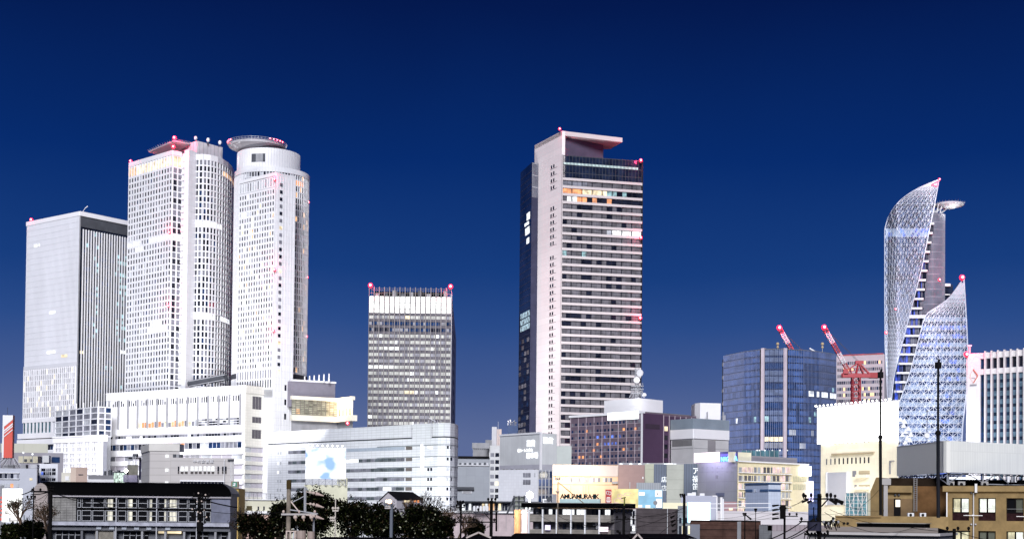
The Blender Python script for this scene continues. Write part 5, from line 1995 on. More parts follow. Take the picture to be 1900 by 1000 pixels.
# ---- left edge cluster
rb = mat("banner_red", (0.62, 0.085, 0.06), 0.5, var=0.12)
t = thing("tower_sign", "tall orange red roof sign with white diagonal stripes, at the far left", "sign", at(15, 850, 330))
Y = 330
A, B = P(7.5, Y, 800), P(23.5, Y, 800)
fr = Fr(A, B)
zb_, zt_ = zat(15, 849, Y), zat(15, 770, Y)
q = MB()
q.box(fr, 0, fr.L, zb_, zt_, -1.2, 0, rb)
q.box(fr, -0.35, -0.004, zb_, zt_, -1.2, 0.05, bright_white)
q.build("panel", t)
q = MB()
H = zt_ - zb_
for k, (z0, th) in enumerate(((0.96, 0.06), (0.80, 0.020), (0.745, 0.014), (0.66, 0.012))):
    a = fr.p(0, zb_ + H * (z0 - 0.17), 0.06 + 0.02 * k); b = fr.p(fr.L, zb_ + H * z0, 0.06 + 0.02 * k)
    hh = Vector((0, 0, H * th))
    q.face([a - hh, b - hh, b + (hh if k else Vector((0, 0, zt_ - b.z))), a + (hh if k else Vector((0, 0, zt_ - a.z)))], bright_white)
q.build("white_stripe", t)
q = MB()
for k in range(6):
    x = -3.5 + k * 1.6
    q.bar(fr.p(x, zb_ - 2.4, -0.6), fr.p(fr.L / 2 + (x + 0.5) * 0.3, zb_, -0.6), 0.13, steel)
for k in range(4):
    q.bar(fr.p(-3 + k * 2.2, zb_ - 2.3, -0.6), fr.p(0 + k * 0.8, zb_ - 0.2, -0.6), 0.09, dark_grey)
q.bar(fr.p(0.5, zt_, -0.6), fr.p(0.5, zt_ + 1.9, -0.6), 0.05, dark_grey)
q.build("support_frame", t)
# buildings
t, fr, zt = block("flat_roof_hall", "long beige parapet block behind the orange red sign", 0, 88, 822.5, 420, 20, mat("beige_parapet", (0.50, 0.50, 0.43), 0.7, var=0.06, panel=(7, 20, 0.85, 0.1)), z0=5)
def f_(q, w, fr, zt):
    row(w, fr, [(49, 56), (57, 64), (68, 79), (96, 111), (84, 94)], 847.5, 858, lambda i: g_blind if i in (1, 4) else g_blue)
    bxp(q, fr, 82, 94, 845, 858, 0, 1.5, grey_c)
t, fr, zt = block("office_block", "mauve grey office with a dark window strip, right of the orange red sign", 0, 117, 839.5, 395, 16, mat("mauve_grey", (0.26, 0.25, 0.29), 0.6, var=0.1), f_)
def f_(q, w, fr, zt):
    for y0 in (868.5, 886.5):
        row(w, fr, steps(77, 85, 2, 0.1) + steps(86, 96, 3, 0.3) + steps(97, 104, 2, 0.1), y0, y0 + 5, lambda i: g_dark if i in (0, 1, 5, 6) else g_blind)
        row(w, fr, steps(77, 85, 2, 0.1) + steps(86, 96, 3, 0.3) + steps(97, 104, 2, 0.1), y0 + 6.5, y0 + 12, lambda i: (l_blue if i == 0 and y0 < 880 else g_blind) if i in (0, 2, 3) else g_dark)
t, fr, zt = block("office_block", "narrow white block with gridded windows and a blue light inside, behind the school roof", 72, 107, 860, 300, 12, mat("blue_white_wall", (0.62, 0.64, 0.70), 0.6), f_)
q = MB()
bxp(q, fr, 70, 72, 862, 900, -0.5, 0, black); q.build("side_gap", t)
def f_(q, w, fr, zt):
    row(w, fr, steps(0, 14, 3, 0.15) + steps(14.5, 26, 2, 0.15) + [(32, 36)], 878.5, 886.5, lambda i: g_blind if i % 2 else g_dark)
    row(w, fr, steps(0, 14, 3, 0.15) + steps(14.5, 26, 2, 0.15) + [(32, 36)], 897, 903.5, lambda i: l_orange if i == 4 else g_pale)
    bxp(q, fr, 0, 36.8, 876.5, 877.6, 0, 0.3, white); bxp(q, fr, 0, 36.8, 887.5, 888.7, 0, 0.3, white)
    row(w, fr, [(56, 61)], 886.5, 890.5, l_cream)
t, fr, zt = block("office_block", "pale blue grey block at the left edge with white framed ribbon windows", -12, 68, 868.5, 290, 15, mat("pale_blue_grey", (0.45, 0.47, 0.54), 0.6, var=0.08), f_)
q = MB(); r2 = random.Random(4)
bxp(q, fr, 31, 67, 845.5, 858, -3.5, -1, mat("tank_cream", (0.50, 0.47, 0.36), 0.6, panel=(1.2, 9, 0.8, 0.08)))
for x in (42, 53): bxp(q, fr, x, x + 5, 851, 856, -0.99, -0.9, dark_grey)
q.build("water_tank", t)
q = MB()
for x in (4, 12, 36, 52): bxp(q, fr, x, x + (9 if x < 50 else 14), 861, 868.3, -2.5, -1, steel if x % 3 else mid_grey)
for k in range(26): bxp(q, fr, 0 + k * 1.4, 0.4 + k * 1.4, 862, 868, -0.6, -0.5, mid_grey)
bxp(q, fr, 0, 36, 861.5, 862.2, -0.6, -0.5, mid_grey)
q.build("rooftop_unit", t, kind="stuff")
for x, y in ((43, 839.5), (60, 842)):
    q = MB(); p = at(x, 858, 288); q.bar((p.x, p.y, p.z), (p.x, p.y, zat(x, y + 2, 288)), 0.07, steel); q.ball((p.x, p.y, zat(x, y, 288)), 0.22, l_white, 6); q.build("roof_lamp", t)
bs = thing("billboard", "glaring white street billboard at the lower left edge, half behind the bush", "billboard", at(18, 960, 200))
q = MB()
fr = Fr(P(4, 205, 930), P(37, 203, 930))
q.box(fr, 0, fr.L, zat(20, 968, 204), zat(20, 906, 204), -0.4, 0, lit("warm_white_board", (1.0, 1.0, 0.93), 0.72, var=0.25, scale=0.8, sample=True, base=(0.7, 0.7, 0.7)))
q.build("panel", bs)
q = MB()
q.box(fr, -0.5, -0.1, zat(20, 990, 204), zat(20, 900, 204), -0.4, 0, mid_grey)
for k in range(2): q.bar(fr.p(0.3 + k * (fr.L - 0.6), 5, -0.3), fr.p(0.3 + k * (fr.L - 0.6), zat(20, 968, 204), -0.3), 0.12, mid_grey)
for k in range(6):
    p = fr.p(-0.3, zat(20, 925 + k * 8, 204), 0.05); q.box(Fr(Vector((p.x, p.y)), Vector((p.x + 0.5, p.y))), 0, 0.4, p.z, p.z + 0.35, 0, 0.1, rb)
q.build("frame", bs)
def f_(q, w, fr, zt):
    row(w, fr, [(123, 128)], 885, 890, g_dark); bxp(q, fr, 122, 129, 883, 891, 0, 0.1, white)
block("rooftop_house", "small cream rooftop house with one tiny dark window", 114, 131, 876, 240, 8, mat("cream_plaster", (0.58, 0.56, 0.50), 0.7), f_, z0=8)
t, fr, zt = block("rooftop_house", "small salmon brown cube house behind the school roof", 131.3, 162, 866.5, 238, 8, mat("salmon_plaster", (0.40, 0.30, 0.26), 0.7, var=0.08), None, z0=8)
q = MB(); bxp(q, fr, 146, 155, 879.5, 880.5, 0.01, 0.15, dark_grey); bxp(q, fr, 131.4, 142, 867, 896, 0.01, 0.05, mat("salmon_light", (0.52, 0.42, 0.36), 0.7)); q.build("wall_detail", t)
# clutter between: tanks, green net, purple block
t, fr, zt = block("low_shop_roof", "low white shop roof with dark air units, left of the grey civic hall", 160, 262, 889, 260, 10, mat("shop_white", (0.6, 0.6, 0.64), 0.7), None, z0=5)
r2 = random.Random(9)
q = MB()
for x in range(187, 232, 5):
    bxp(q, fr, x, x + 3.6, 871 + r2.random() * 4, 882, -3, -2, dark_grey if r2.random() < 0.7 else mid_grey)
bxp(q, fr, 163, 232, 881, 889, -2, -0.5, mat("grey_shed", (0.16, 0.16, 0.18), 0.7))
q.build("air_unit", t, kind="stuff")
q = MB(); bxp(q, fr, 232, 258, 881, 894, 0.1, 1.0, mat("violet_shed", (0.14, 0.13, 0.20), 0.7)); q.build("shed", t)
q = MB(); bxp(q, fr, 214, 232, 877, 895, 0.1, 0.8, lit("green_net", (0.75, 1.0, 0.85), 0.35, var=0.9, scale=3)); q.build("netting", t)
t, fr, zt = block("water_tower", "dark rooftop water tank with pipes beside the grey civic hall", 236, 256, 862, 265, 5, mat("olive_tank", (0.15, 0.145, 0.125), 0.8, var=0.3, scale=1), None, z0=8, cat="tank")
q = MB()
for x, y in ((238, 850), (241, 852), (247, 846), (251, 846), (254, 852)):
    bxp(q, fr, x, x + 1, y, 862, 0.1, 0.3, steel)
bxp(q, fr, 246, 254, 841.5, 848, -1, 0, dark_grey); bxp(q, fr, 237, 262, 849, 851, -1, 0, black)
bxp(q, fr, 255.5, 262, 848, 895, -2, -1, mat("navy_gap", (0.02, 0.02, 0.05), 0.7))
q.build("pipework", t)
lt = thing("floodlight", "small warm floodlight beside the dark rooftop water tank", "lamp", at(234, 873, 258))
q = MB(); p = at(234, 873, 258); q.bar((p.x, p.y, p.z - 2), p, 0.06, steel); q.ball(p, 0.33, flood, 8); q.build("lamp_head", lt)
# civic hall
ch = mat("civic_tile", (0.47, 0.45, 0.45), 0.7, var=0.05, panel=(30, 1.15, 0.80, 0.07))
A, B = P(262, 236, 860), P(277.5, 230, 860)
t, fr, zt = block("civic_hall", "taller grey tiled stair block of the civic hall", 277.5, 333, 824, 230, 14, ch, None)
u_ = t
q = MB(); fl = Fr(P(262, 241, 860), P(277.5, 230, 860)); q.box(fl, 0, fl.L, 5, zt, -3, 0, mat("civic_tile_pale", (0.50, 0.49, 0.49), 0.7, var=0.05, panel=(30, 1.15, 0.85, 0.07)))
q.box(fl, 0, fl.L, zt - 1.1, zt + 0.1, -3, 0.15, mat("civic_cap", (0.56, 0.55, 0.53), 0.7)); q.box(fr, 0, fr.L, zt - 1.1, zt + 0.1, -3, 0.15, mat("civic_cap", (0.56, 0.55, 0.53), 0.7))
for y in (845, 868, 892): q.box(fl, 0.4, 0.9, zat(270, y + 5, 235), zat(270, y, 235), 0, 0.08, g_pale)
q.build("side_wall", t)
for y in (843, 869, 893):
    q = MB(); bxp(q, fr, 307.5, 313, y, y + 6, 0.02, 0.12, l_white); q.build("window", t)
def f_(q, w, fr, zt):
    xs = [(330.5, 333)] + [(336 + k * 7.6, 341 + k * 7.6) for k in range(2)] + [(354.4 + k * 7.6, 359.4 + k * 7.6) for k in range(3)] + [(378.5 + k * 7.4, 383 + k * 7.4) for k in range(3)] + [(404, 407), (412.5, 415.5), (418, 421)]
    row(w, fr, xs, 865, 873.5, lambda i: g_dark if i in (0, 9, 10, 11) else l_white)
    row(w, fr, xs, 874, 878.5, lambda i: mat("sill_grey", (0.10, 0.09, 0.09), 0.7))
    row(w, fr, steps(335, 418, 13, 0.2), 893.5, 900.5, g_dark)
    bxp(q, fr, 335, 418, 891, 893, 0, 0.3, bright_white)
    bxp(q, fr, 416.6, 417.6, 852, 905, 0.3, 0.4, white)
    for x in (428, 430.5, 433): bxp(q, fr, x, x + 0.6, 852, 905, 0, 0.2, white)
t, fr, zt = block("civic_hall", "grey tiled civic hall with white kanji and a row of lit narrow windows", 316, 434.5, 849, 228, 14, ch, f_)
for k, c_ in enumerate("中村会書館"):
    text(c_, fr.p(ap(358.3 + k * 7.9, fr), zf(370, 858, fr), 0.12), fr.u, 0.62, bright_white, t, "sign_letter", depth=0.12)
q = MB(); r2 = random.Random(12)
for x in (318, 324, 329): bxp(q, fr, x, x + 5, 841 + r2.random() * 2, 848.7, -2, -1, dark_grey if x != 324 else mid_grey)
bxp(q, fr, 423, 434, 851.5, 855.5, 0.02, 0.2, dark_grey)
q.build("rooftop_unit", t, kind="stuff")
# ================================================================ foreground
# ---- long hall with black vaulted roof
Y = 138.0
conc = mat("school_concrete", (0.11, 0.115, 0.135), 0.8, var=0.25, scale=1.2)
t = thing("school_hall", "long hall with a black vaulted roof and two rows of framed windows, lower left", "building", at(260, 985, Y))
A, B = P(90, Y, 940), P(427, Y, 940)
fr = Fr(A, B)
fY = lambda x: ap(x, fr, 940)
def zy(px, y): return zat(px, y, Y)
q = MB()
zev = zy(260, 919)
zw0, zw1, zw2 = zy(260, 967), zy(260, 944.5), zy(260, 924)
q.box(fr, 0, fr.L, 0, zy(260, 984), -3.6, -0.9, conc)
q.box(fr, 0, fr.L, zy(260, 984), zy(260, 967.5), -3.6, 0, conc)
q.box(fr, 0, fY(141), zy(260, 967.4), zev, -3.6, 0, mat("school_brick", (0.24, 0.235, 0.23), 0.8, var=0.4, scale=0.9, panel=(0.6, 0.16, 0.45, 0.03), bump=0.3))
q.box(fr, fY(392), fr.L, zy(260, 967.4), zev, -3.6, 0, mat("school_render", (0.13, 0.14, 0.20), 0.7, var=0.35, scale=0.8, bump=0.2))
q.box(fr, fY(141), fY(392), zw2 + 0.02, zev, -3.6, 0, conc)
q.box(fr, 0, fr.L, zy(260, 975), zy(260, 968.5), 0.0, 0.45, mat("ledge_pale", (0.34, 0.35, 0.42), 0.7, var=0.3, scale=1.5))
q.box(fr, fY(141), fY(392), 9, zw2, -3.5, -2.2, mat("dark_interior", (0.012, 0.012, 0.015), 0.9))
q.box(fr, -0.2, fr.L + 0.1, zev - 0.18, zev + 0.02, -0.2, 0.25, mat("gutter", (0.35, 0.33, 0.36), 0.5))
# ground-floor piers
for x in (90, 150, 178, 211, 262, 305, 340, 398, 424):
    q.box(fr, fY(x) if x > 90 else 0, fY(x + 4), 6, zy(260, 984), -0.85, -0.1, mid_grey if x % 3 else conc)
q.box(fr, fY(176), fY(214), 6, zy(260, 985), -0.9, -0.3, mat("stained_wall", (0.20, 0.185, 0.16), 0.9, var=0.5, scale=1))
q.build("wall", t)
fm = mat("frame_pale", (0.30, 0.31, 0.34), 0.5)
litw = lit("school_window_lit", (1.0, 0.96, 0.80), 0.42, var=0.35, scale=0.8, curtains=0.8)
dim = glass("school_glass", (0.004, 0.004, 0.006), 0.3, spec=0.1)
xs = [141.5, 149.5, 169.5, 193.5, 216.5, 234, 254, 274, 291.5, 309, 329, 348, 366, 379, 391.5]
lits = {3: (0.1, 0.62), 5: (-0.3, 0.5), 7: (-0.35, 0.35), 9: (0.1, 0.95), 8: (0.6, 1.0)}
for k in range(len(xs) - 1):
    for r_ in (0, 1):
        z0, z1 = (zw0, zw1 - 0.12) if r_ == 0 else (zw1 + 0.12, zw2)
        a0, a1 = fY(xs[k]) + 0.05, fY(xs[k + 1]) - 0.05
        wi = MB(); wi.box(fr, a0, a1, z0, z1, -0.42, -0.38, dim)
        o = wi.build("window", t)
        f_ = MB()
        for x_ in (a0, a1 - 0.06):
            f_.box(fr, x_, x_ + 0.06, z0, z1, -0.37, -0.22, fm)
        f_.box(fr, a0 + 0.06, a1 - 0.06, z0, z0 + 0.06, -0.37, -0.24, fm)
        f_.box(fr, a0 + 0.06, a1 - 0.06, z1 - 0.06, z1, -0.37, -0.24, fm)
        f_.box(fr, a0 + 0.06, a1 - 0.06, (z0 + z1) / 2 - 0.03, (z0 + z1) / 2 + 0.03, -0.37, -0.24, fm)
        f_.build("frame", o)
        if k in lits:
            l0, l1 = lits[k]
            l0 = max(0, l0)
            p_ = MB(); p_.box(fr, a0 + (a1 - a0) * l0 + 0.08, a0 + (a1 - a0) * l1, z0 + 0.08, z1 - 0.1 * (k % 2), -0.379, -0.36, litw)
            p_.build("curtain", o)
q = MB()
for x in (216.5, 291.5, 366):
    q.bar(fr.p(fY(x), 9, 0.12), fr.p(fY(x), zev, 0.12), 0.07, steel, 8)
q.build("downpipe", t, kind="stuff")
for k, x in enumerate((180, 204, 227, 250, 273, 308)):
    q = MB(); q.box(fr, fY(x), fY(x + 9), zy(260, 982), zy(260, 974.8), 0.0, 0.12, mat("vent_pale", (0.33, 0.36, 0.42), 0.6)); q.build("wall_vent", t)
for k, x in enumerate((226, 238, 250, 262, 350, 362, 374, 408, 100, 112, 124, 136)):
    q = MB(); q.box(fr, fY(x), fY(x + 10), 9, zy(260, 986), -0.88, -0.8, dim)
    o = q.build("window", t)
    q = MB(); q.box(fr, fY(x), fY(x) + 0.05, 9, zy(260, 986), -0.79, -0.7, fm); q.box(fr, fY(x), fY(x + 10), zy(260, 993.5), zy(260, 992.5), -0.79, -0.72, fm); q.build("frame", o)
q = MB(); q.box(fr, fY(292), fY(334), zy(300, 989), zy(300, 985), -0.7, -0.5, l_cream); q.build("lamp_strip", t)
# vaulted roof
q = MB()
rm = mat("black_roof", (0.002, 0.002, 0.0025), 0.85, var=0.3)
depth, hgt = 3.6, 1.32
N1, N2 = 14, 10
def rp(i, j):
    th = math.pi * j / N1
    x0, x1 = -0.85, fr.L + 0.15
    y = -depth / 2 + math.cos(math.pi - th) * depth / 2 * -1
    h_ = math.sin(th)
    s_ = i / N2
    end = x1 - 1.25 * (h_ ** 2.6)
    st = x0 + 0.12 * h_
    return fr.p(st + (end - st) * s_, zev + hgt * h_, -depth / 2 + math.cos(th) * (depth / 2 + 0.35))
for i in range(N2):
    for j in range(N1):
        q.face([rp(i, j), rp(i, j + 1), rp(i + 1, j + 1), rp(i + 1, j)][::-1], rm)
q.face([rp(0, j) for j in range(N1 + 1)], conc)
q.face([rp(N2, j) for j in range(N1, -1, -1)], conc)
q.face([rp(0, 0), rp(N2, 0), rp(N2, N1), rp(0, N1)], rm)
q.build("roof", t)
# round-topped end bay at left
q = MB()
bx = Fr(P(62, Y - 0.8, 940), P(88, Y - 0.8, 940))
prof = [(0, 0), (bx.L, 0)]
zc = zy(75, 911)
rr_ = bx.L / 2
pts2 = [(bx.L / 2 + rr_ * math.cos(a), zc + 1.05 * rr_ * 1.1 * math.sin(a)) for a in [math.pi * k / 12 for k in range(13)]]
outline = [(0, 4), (bx.L, 4)] + pts2
pk = mat("rose_grey_tile", (0.36, 0.31, 0.30), 0.8, var=0.25, scale=1.2, panel=(30, 0.22, 0.7, 0.03))
q.face([bx.p(a, b, 0) for a, b in outline], pk, outline)
for k in range(len(outline)):
    (a, b), (c, d) = outline[k], outline[(k + 1) % len(outline)]
    q.face([bx.p(c, d, 0), bx.p(a, b, 0), bx.p(a, b, -6), bx.p(c, d, -6)], rm if b > zc else pk)
q.box(bx, -0.05, bx.L + 0.05, zc - 0.05, zc + 0.05, 0, 0.06, black)
q.build("end_bay", t)

# ---- yellow building strip + green sign right of it
t, f2_, zt = block("shop_block", "narrow mustard yellow wall with a green emblem sign on top, behind the hall's right end", 432, 443, 905, 170, 8, mat("mustard_wall", (0.50, 0.34, 0.09), 0.7, var=0.1), None, z0=2)
q = MB()
bxp(q, f2_, 430.5, 444.5, 892.5, 904.5, 0.02, 0.4, mat("olive_sign_board", (0.24, 0.20, 0.15), 0.6))
bxp(q, f2_, 433.5, 441.5, 894, 902.5, 0.41, 0.46, mat("emblem_green", (0.03, 0.24, 0.16), 0.5))
bxp(q, f2_, 435.5, 439.5, 896, 898, 0.47, 0.5, bright_white); bxp(q, f2_, 434.5, 438, 899, 901, 0.47, 0.5, bright_white); bxp(q, f2_, 437.5, 438.8, 896, 901.5, 0.50, 0.53, bright_white)
q.build("sign", t)

# ---- cream flat house beyond the trees
def f_(q, w, fr, zt):
    row(w, fr, [(479.5, 482), (490, 492.5)], 939, 946, g_dark)
    row(w, fr, [(459, 469)], 938, 946, glass("brown_pane", (0.06, 0.05, 0.02), 0.3))
    bxp(q, fr, 443, 520, 926, 927.3, 0, 0.3, white)
    bxp(q, fr, 443, 520, 947.5, 953, 0.0, 0.8, bright_white)
    for x in range(462, 520, 8): bxp(q, fr, x, x + 0.5, 913 + (x - 462) * 0.06, 926, -0.5, -0.3, mid_grey)
    bxp(q, fr, 462, 520, 915, 915.7, -0.5, -0.3, mid_grey)
t, fr, zt = block("cream_house", "cream flat roofed building with a thin roof railing, left of the dense trees", 443, 545, 926, 235, 12, mat("cream_flat", (0.56, 0.55, 0.44), 0.7, var=0.08), f_, z0=2)
t, fr, zt = block("lit_shed", "low pinkish lit garage wall seen through the bare shrubs", 440, 520, 955, 200, 6, mat("pink_lit_wall", (0.62, 0.42, 0.36), 0.7, var=0.4, scale=0.8), None, z0=2)

# ---- gabled house with black roof behind the trees
t = thing("gabled_house", "pale gabled house with a black roof slope, in front of the pale store", "house", at(745, 940, 300))
q = MB()
Yh = 300
A, B, C = P(705, Yh + 1, 920), P(736, Yh, 920), P(785, Yh + 6, 920)
zr, ze = zat(736, 911, Yh), zat(736, 921, Yh)
ze -= 0.3
wallm = mat("house_plaster", (0.40, 0.38, 0.42), 0.8, var=0.1)
f1, f2 = Fr(A, B), Fr(B, C)
hm = [f1.p(0, 5), f1.p(f1.L, 5), f1.p(f1.L, ze), f1.p(f1.L * 0.5, zr), f1.p(0, ze - 0.4)]
q.face(hm, wallm)
q.box(f2, 0, f2.L, 5, ze, -5, 0, wallm)
q.box(f1, 0, f1.L - 0.02, 5, ze - 0.45, -4, -0.01, wallm)
q.build("wall", t)
q = MB()
a, b = f1.p(f1.L * 0.5, zr, 0.2), f1.p(f1.L + 0.2, ze - 0.1, 0.3)
dv = Vector((f2.u.x, f2.u.y, 0)) * f2.L
for P4 in ([b, b + dv, a + dv * 0.92, a], [f1.p(-0.2, ze - 0.5, 0.2), a, a + dv * 0.92, f1.p(-0.2, ze - 0.5, 0.2) + dv]):
    q.face(P4, black)
    q.face([p - Vector((0, 0, 0.22)) for p in P4][::-1], black)
    for k in range(4):
        q.face([P4[k], P4[(k + 1) % 4], P4[(k + 1) % 4] - Vector((0, 0, .22)), P4[k] - Vector((0, 0, .22))][::-1], black)
q.build("roof", t)
w = Win(t)
for x in (750, 756): w.add(f2, ap(x, f2, 920), ap(x + 4, f2, 920), zat(752, 932, Yh), zat(752, 927.5, Yh), l_cream, 0.02)
for x in (768, 774): w.add(f2, ap(x, f2, 920), ap(x + 3.5, f2, 920), zat(752, 931, Yh), zat(752, 927, Yh), l_orange, 0.02)
w.finish()
q = MB()
for k in range(16): q.box(f2, 1 + k * 0.55, 1.08 + k * 0.55, zat(752, 940, Yh), zat(752, 933, Yh), 0.5, 0.56, steel)
q.box(f2, 1, 9.5, zat(752, 933.2, Yh), zat(752, 932.7, Yh), 0.5, 0.58, steel)
q.build("balcony_railing", t)

# ---- railway wall and shelters between the trees and the terrace
def f_(q, w, fr, zt):
    r2 = random.Random(6)
    bxp(q, fr, 780, 1010, 948, 951, 0, 0.5, bright_white)
    for x in range(800, 1000, 14): bxp(q, fr, x, x + 0.6, 951, 985, 0, 0.12, mid_grey)
t, fr, zt = block("railway_wall", "long pinkish white railway retaining wall behind the bare trees", 780, 1010, 951, 230, 4, mat("pinkish_wall", (0.46, 0.38, 0.40), 0.8, var=0.2, scale=0.6), f_, z0=0)
def f_(q, w, fr, zt):
    r2 = random.Random(26)
    row(w, fr, steps(852, 1010, 26, 0.3), 934, 946, lambda i: r2.choice([l_cream, l_white, g_pale, g_dark, g_curtain, g_dark, l_warm]))
    bxp(q, fr, 848, 1015, 929.5, 931.5, 0, 1.5, dark_grey)
    for x in range(856, 1012, 19): bxp(q, fr, x, x + 1, 931, 950, 0.3, 0.7, mid_grey)
t, fr, zt = block("station_shelter", "low lit station shelter with thin posts, above the pinkish railway wall", 848, 1012, 930, 250, 8, mat("shelter_wall", (0.30, 0.31, 0.32), 0.7, var=0.2, scale=0.5), f_, z0=2)
gb_ = thing("parked_machine", "row of small white gas cylinders cage on the railway wall", "cage", at(893, 949, 228))
for k in range(5):
    q = MB(); c = at(880 + k * 6, 948, 228); q.cyl((c.x, c.y), 0.22, c.z, c.z + 0.7, white, 10); q.ball((c.x, c.y, c.z + 0.7), 0.2, white, 8); q.build("cylinder", gb_)
# small yellow shop and steel billboard frame at 965..
t, fr, zt = block("shed", "orange shuttered shed beside the long terrace house", 955, 967, 945, 176, 3, mat("orange_shutter", (0.45, 0.22, 0.09), 0.7, var=0.3, scale=1, panel=(0.6, 9, 0.7, 0.06)), None, z0=2)
t, fr, zt = block("shed", "pink corrugated shed wall right of the orange shutter", 969, 979, 945, 175, 3, mat("pink_shutter", (0.50, 0.37, 0.35), 0.7, var=0.3, scale=1), None, z0=2)
fm_t = thing("billboard_frame", "dark steel billboard frame with a slanted brace, by the star bright lamp", "frame", at(958, 950, 190))
q = MB()
for x in (954, 963, 973): q.bar(at(x, 960, 190), at(x, 919, 190), 0.12, dark_grey)
for y in (920, 928, 936, 944): q.bar(at(953, y, 190), at(974, y, 190), 0.08, mid_grey)
q.bar(at(941, 952, 189), at(954, 922, 190), 0.12, dark_grey)
q.build("frame_lattice", fm_t)
q = MB(); q.face([at(955, 946, 190.3), at(972, 946, 190.3), at(972, 921, 190.3), at(955, 921, 190.3)], mat("mesh_cloth", (0.20, 0.22, 0.20), 0.9)); q.face([at(955, 921, 190.35), at(972, 921, 190.35), at(972, 946, 190.35), at(955, 946, 190.35)], mat("mesh_cloth", (0.2, 0.22, 0.2), 0.9)); q.build("cloth", fm_t)
# starburst floodlight
fl = thing("floodlight", "dazzling white floodlight on a short post, in front of the white annex", "lamp", at(983, 925, 172))
q = MB(); p = at(983, 918, 172); q.bar((p.x, p.y, p.z - 3.2), p, 0.07, mid_grey, 8); q.build("post", fl)
q = MB(); q.ball(p, 0.42, lit("arc_lamp", (1.0, 0.99, 0.9), 60, var=0, sample=True), 12); q.build("lamp_head", fl)
l = bpy.data.lights.new("flood_glow", "POINT"); l.energy = 2600; l.color = (1, 0.98, 0.88); l.shadow_soft_size = 0.5
lo = bpy.data.objects.new("flood_glow", l); COL.objects.link(lo); lo.parent = fl; lo.location = p + Vector((0, -0.8, 0)) - Vector(fl["_b"])

# ---- long terrace house with balconies under a black roof
Yt = 162
A, B = P(981, Yt, 960), P(1133, Yt - 4, 960)
fr = Fr(A, B)
t = thing("terrace_house", "long two storey terrace with lit windows and balconies under a thick black roof", "house", fr.p(fr.L / 2, 0))
X = lambda px: ap(px, fr, 950)
zz = lambda y: zf(1057, y, fr)
twall = mat("terrace_tan", (0.24, 0.22, 0.20), 0.8, var=0.3, scale=0.9, panel=(30, 0.35, 0.75, 0.04), bump=0.2)
q = MB()
q.box(fr, 0, fr.L, 3, zz(942), -7, -1.3, mat("terrace_inner", (0.12, 0.11, 0.12), 0.8, var=0.3, scale=0.8))
q.box(fr, 0, fr.L, zz(968), zz(954.5), -1.2, 0, twall)
q.box(fr, 0, fr.L, 3, zz(982), -1.2, 0.0, twall)
q.box(fr, 0, fr.L, zz(968.6), zz(967.4), -1.3, 0.12, black)
q.build("wall", t)
q = MB()
q.box(fr, -0.7, fr.L + 0.5, zz(941.5), zz(933), -7.3, 0.6, rm)
q.box(fr, -0.7, fr.L + 0.5, zz(933), zz(932.2), -7.3, 0.4, mat("roof_lip", (0.25, 0.24, 0.25), 0.6))
q.build("roof", t)
for x in (983, 1008.5, 1034.5, 1061, 1087, 1113.5):
    q = MB(); q.box(fr, X(x - 1.2), X(x + 1.2), 3, zz(944.5), 0.13, 0.32, white); q.build("post", t)
w = Win(t)
r2 = random.Random(14)
for a, b in ((985, 1007), (1010, 1033), (1036, 1060), (1062, 1086), (1090, 1112), (1115, 1132)):
    n_ = 3
    for i in range(n_):
        x0, x1 = a + 1 + (b - a - 2) * i / n_, a + 1 + (b - a - 2) * (i + 1) / n_ - 1
        up = {985: [g_blind, g_dark, g_dark], 1010: [l_white, g_dark, g_blind], 1036: [l_white, l_white, l_white], 1062: [l_white, l_white, g_curtain], 1090: [g_dark, g_dark, g_dark], 1115: [l_white, l_white, g_dark]}[a][i]
        w.add(fr, X(x0), X(x1), zz(954), zz(944.5), up, -1.28)
        w.add(fr, X(x0), X(x1), zz(981), zz(971.5), r2.choice([g_blind, g_dark, g_curtain, g_dark]), -1.28)
w.finish()
for x in (1078, 1097):
    q = MB(); q.box(fr, X(x), X(x + 5), zz(973.5), zz(968.5), -1.1, -0.6, white); q.bar(fr.p(X(x + 2.2), zz(971), -0.6), fr.p(X(x + 2.2), zz(971), -0.57), 0.13, dark_grey, 12); q.build("air_conditioner", t)
for px in (1107,):
    q = MB(); c = fr.p(X(px), zz(977), -0.5); q.bar(c, c + Vector((-0.1, -0.06, 0.03)), 0.26, steel, 14); q.build("dish", t)
for k, (x0, x1, y0, y1, lab, mm) in enumerate(((1014.5, 1024, 974, 983, "small lit violet white sign on the terrace's ground floor", lit("violet_sign", (0.72, 0.66, 1.0), 0.8, var=0.25, scale=2)), (1115, 1131, 976, 984.5, "small lit pinkish sign at the terrace's right end", lit("pink_sign", (1.0, 0.80, 0.92), 0.8, var=0.25, scale=2)))):
    q = MB(); q.box(fr, X(x0), X(x1), zz(y1), zz(y0), 0.4, 0.5, mm); o = q.build("lit_sign", None, lab, None, "sign", loc=fr.p(X(x0), zz(y1), 0.45))
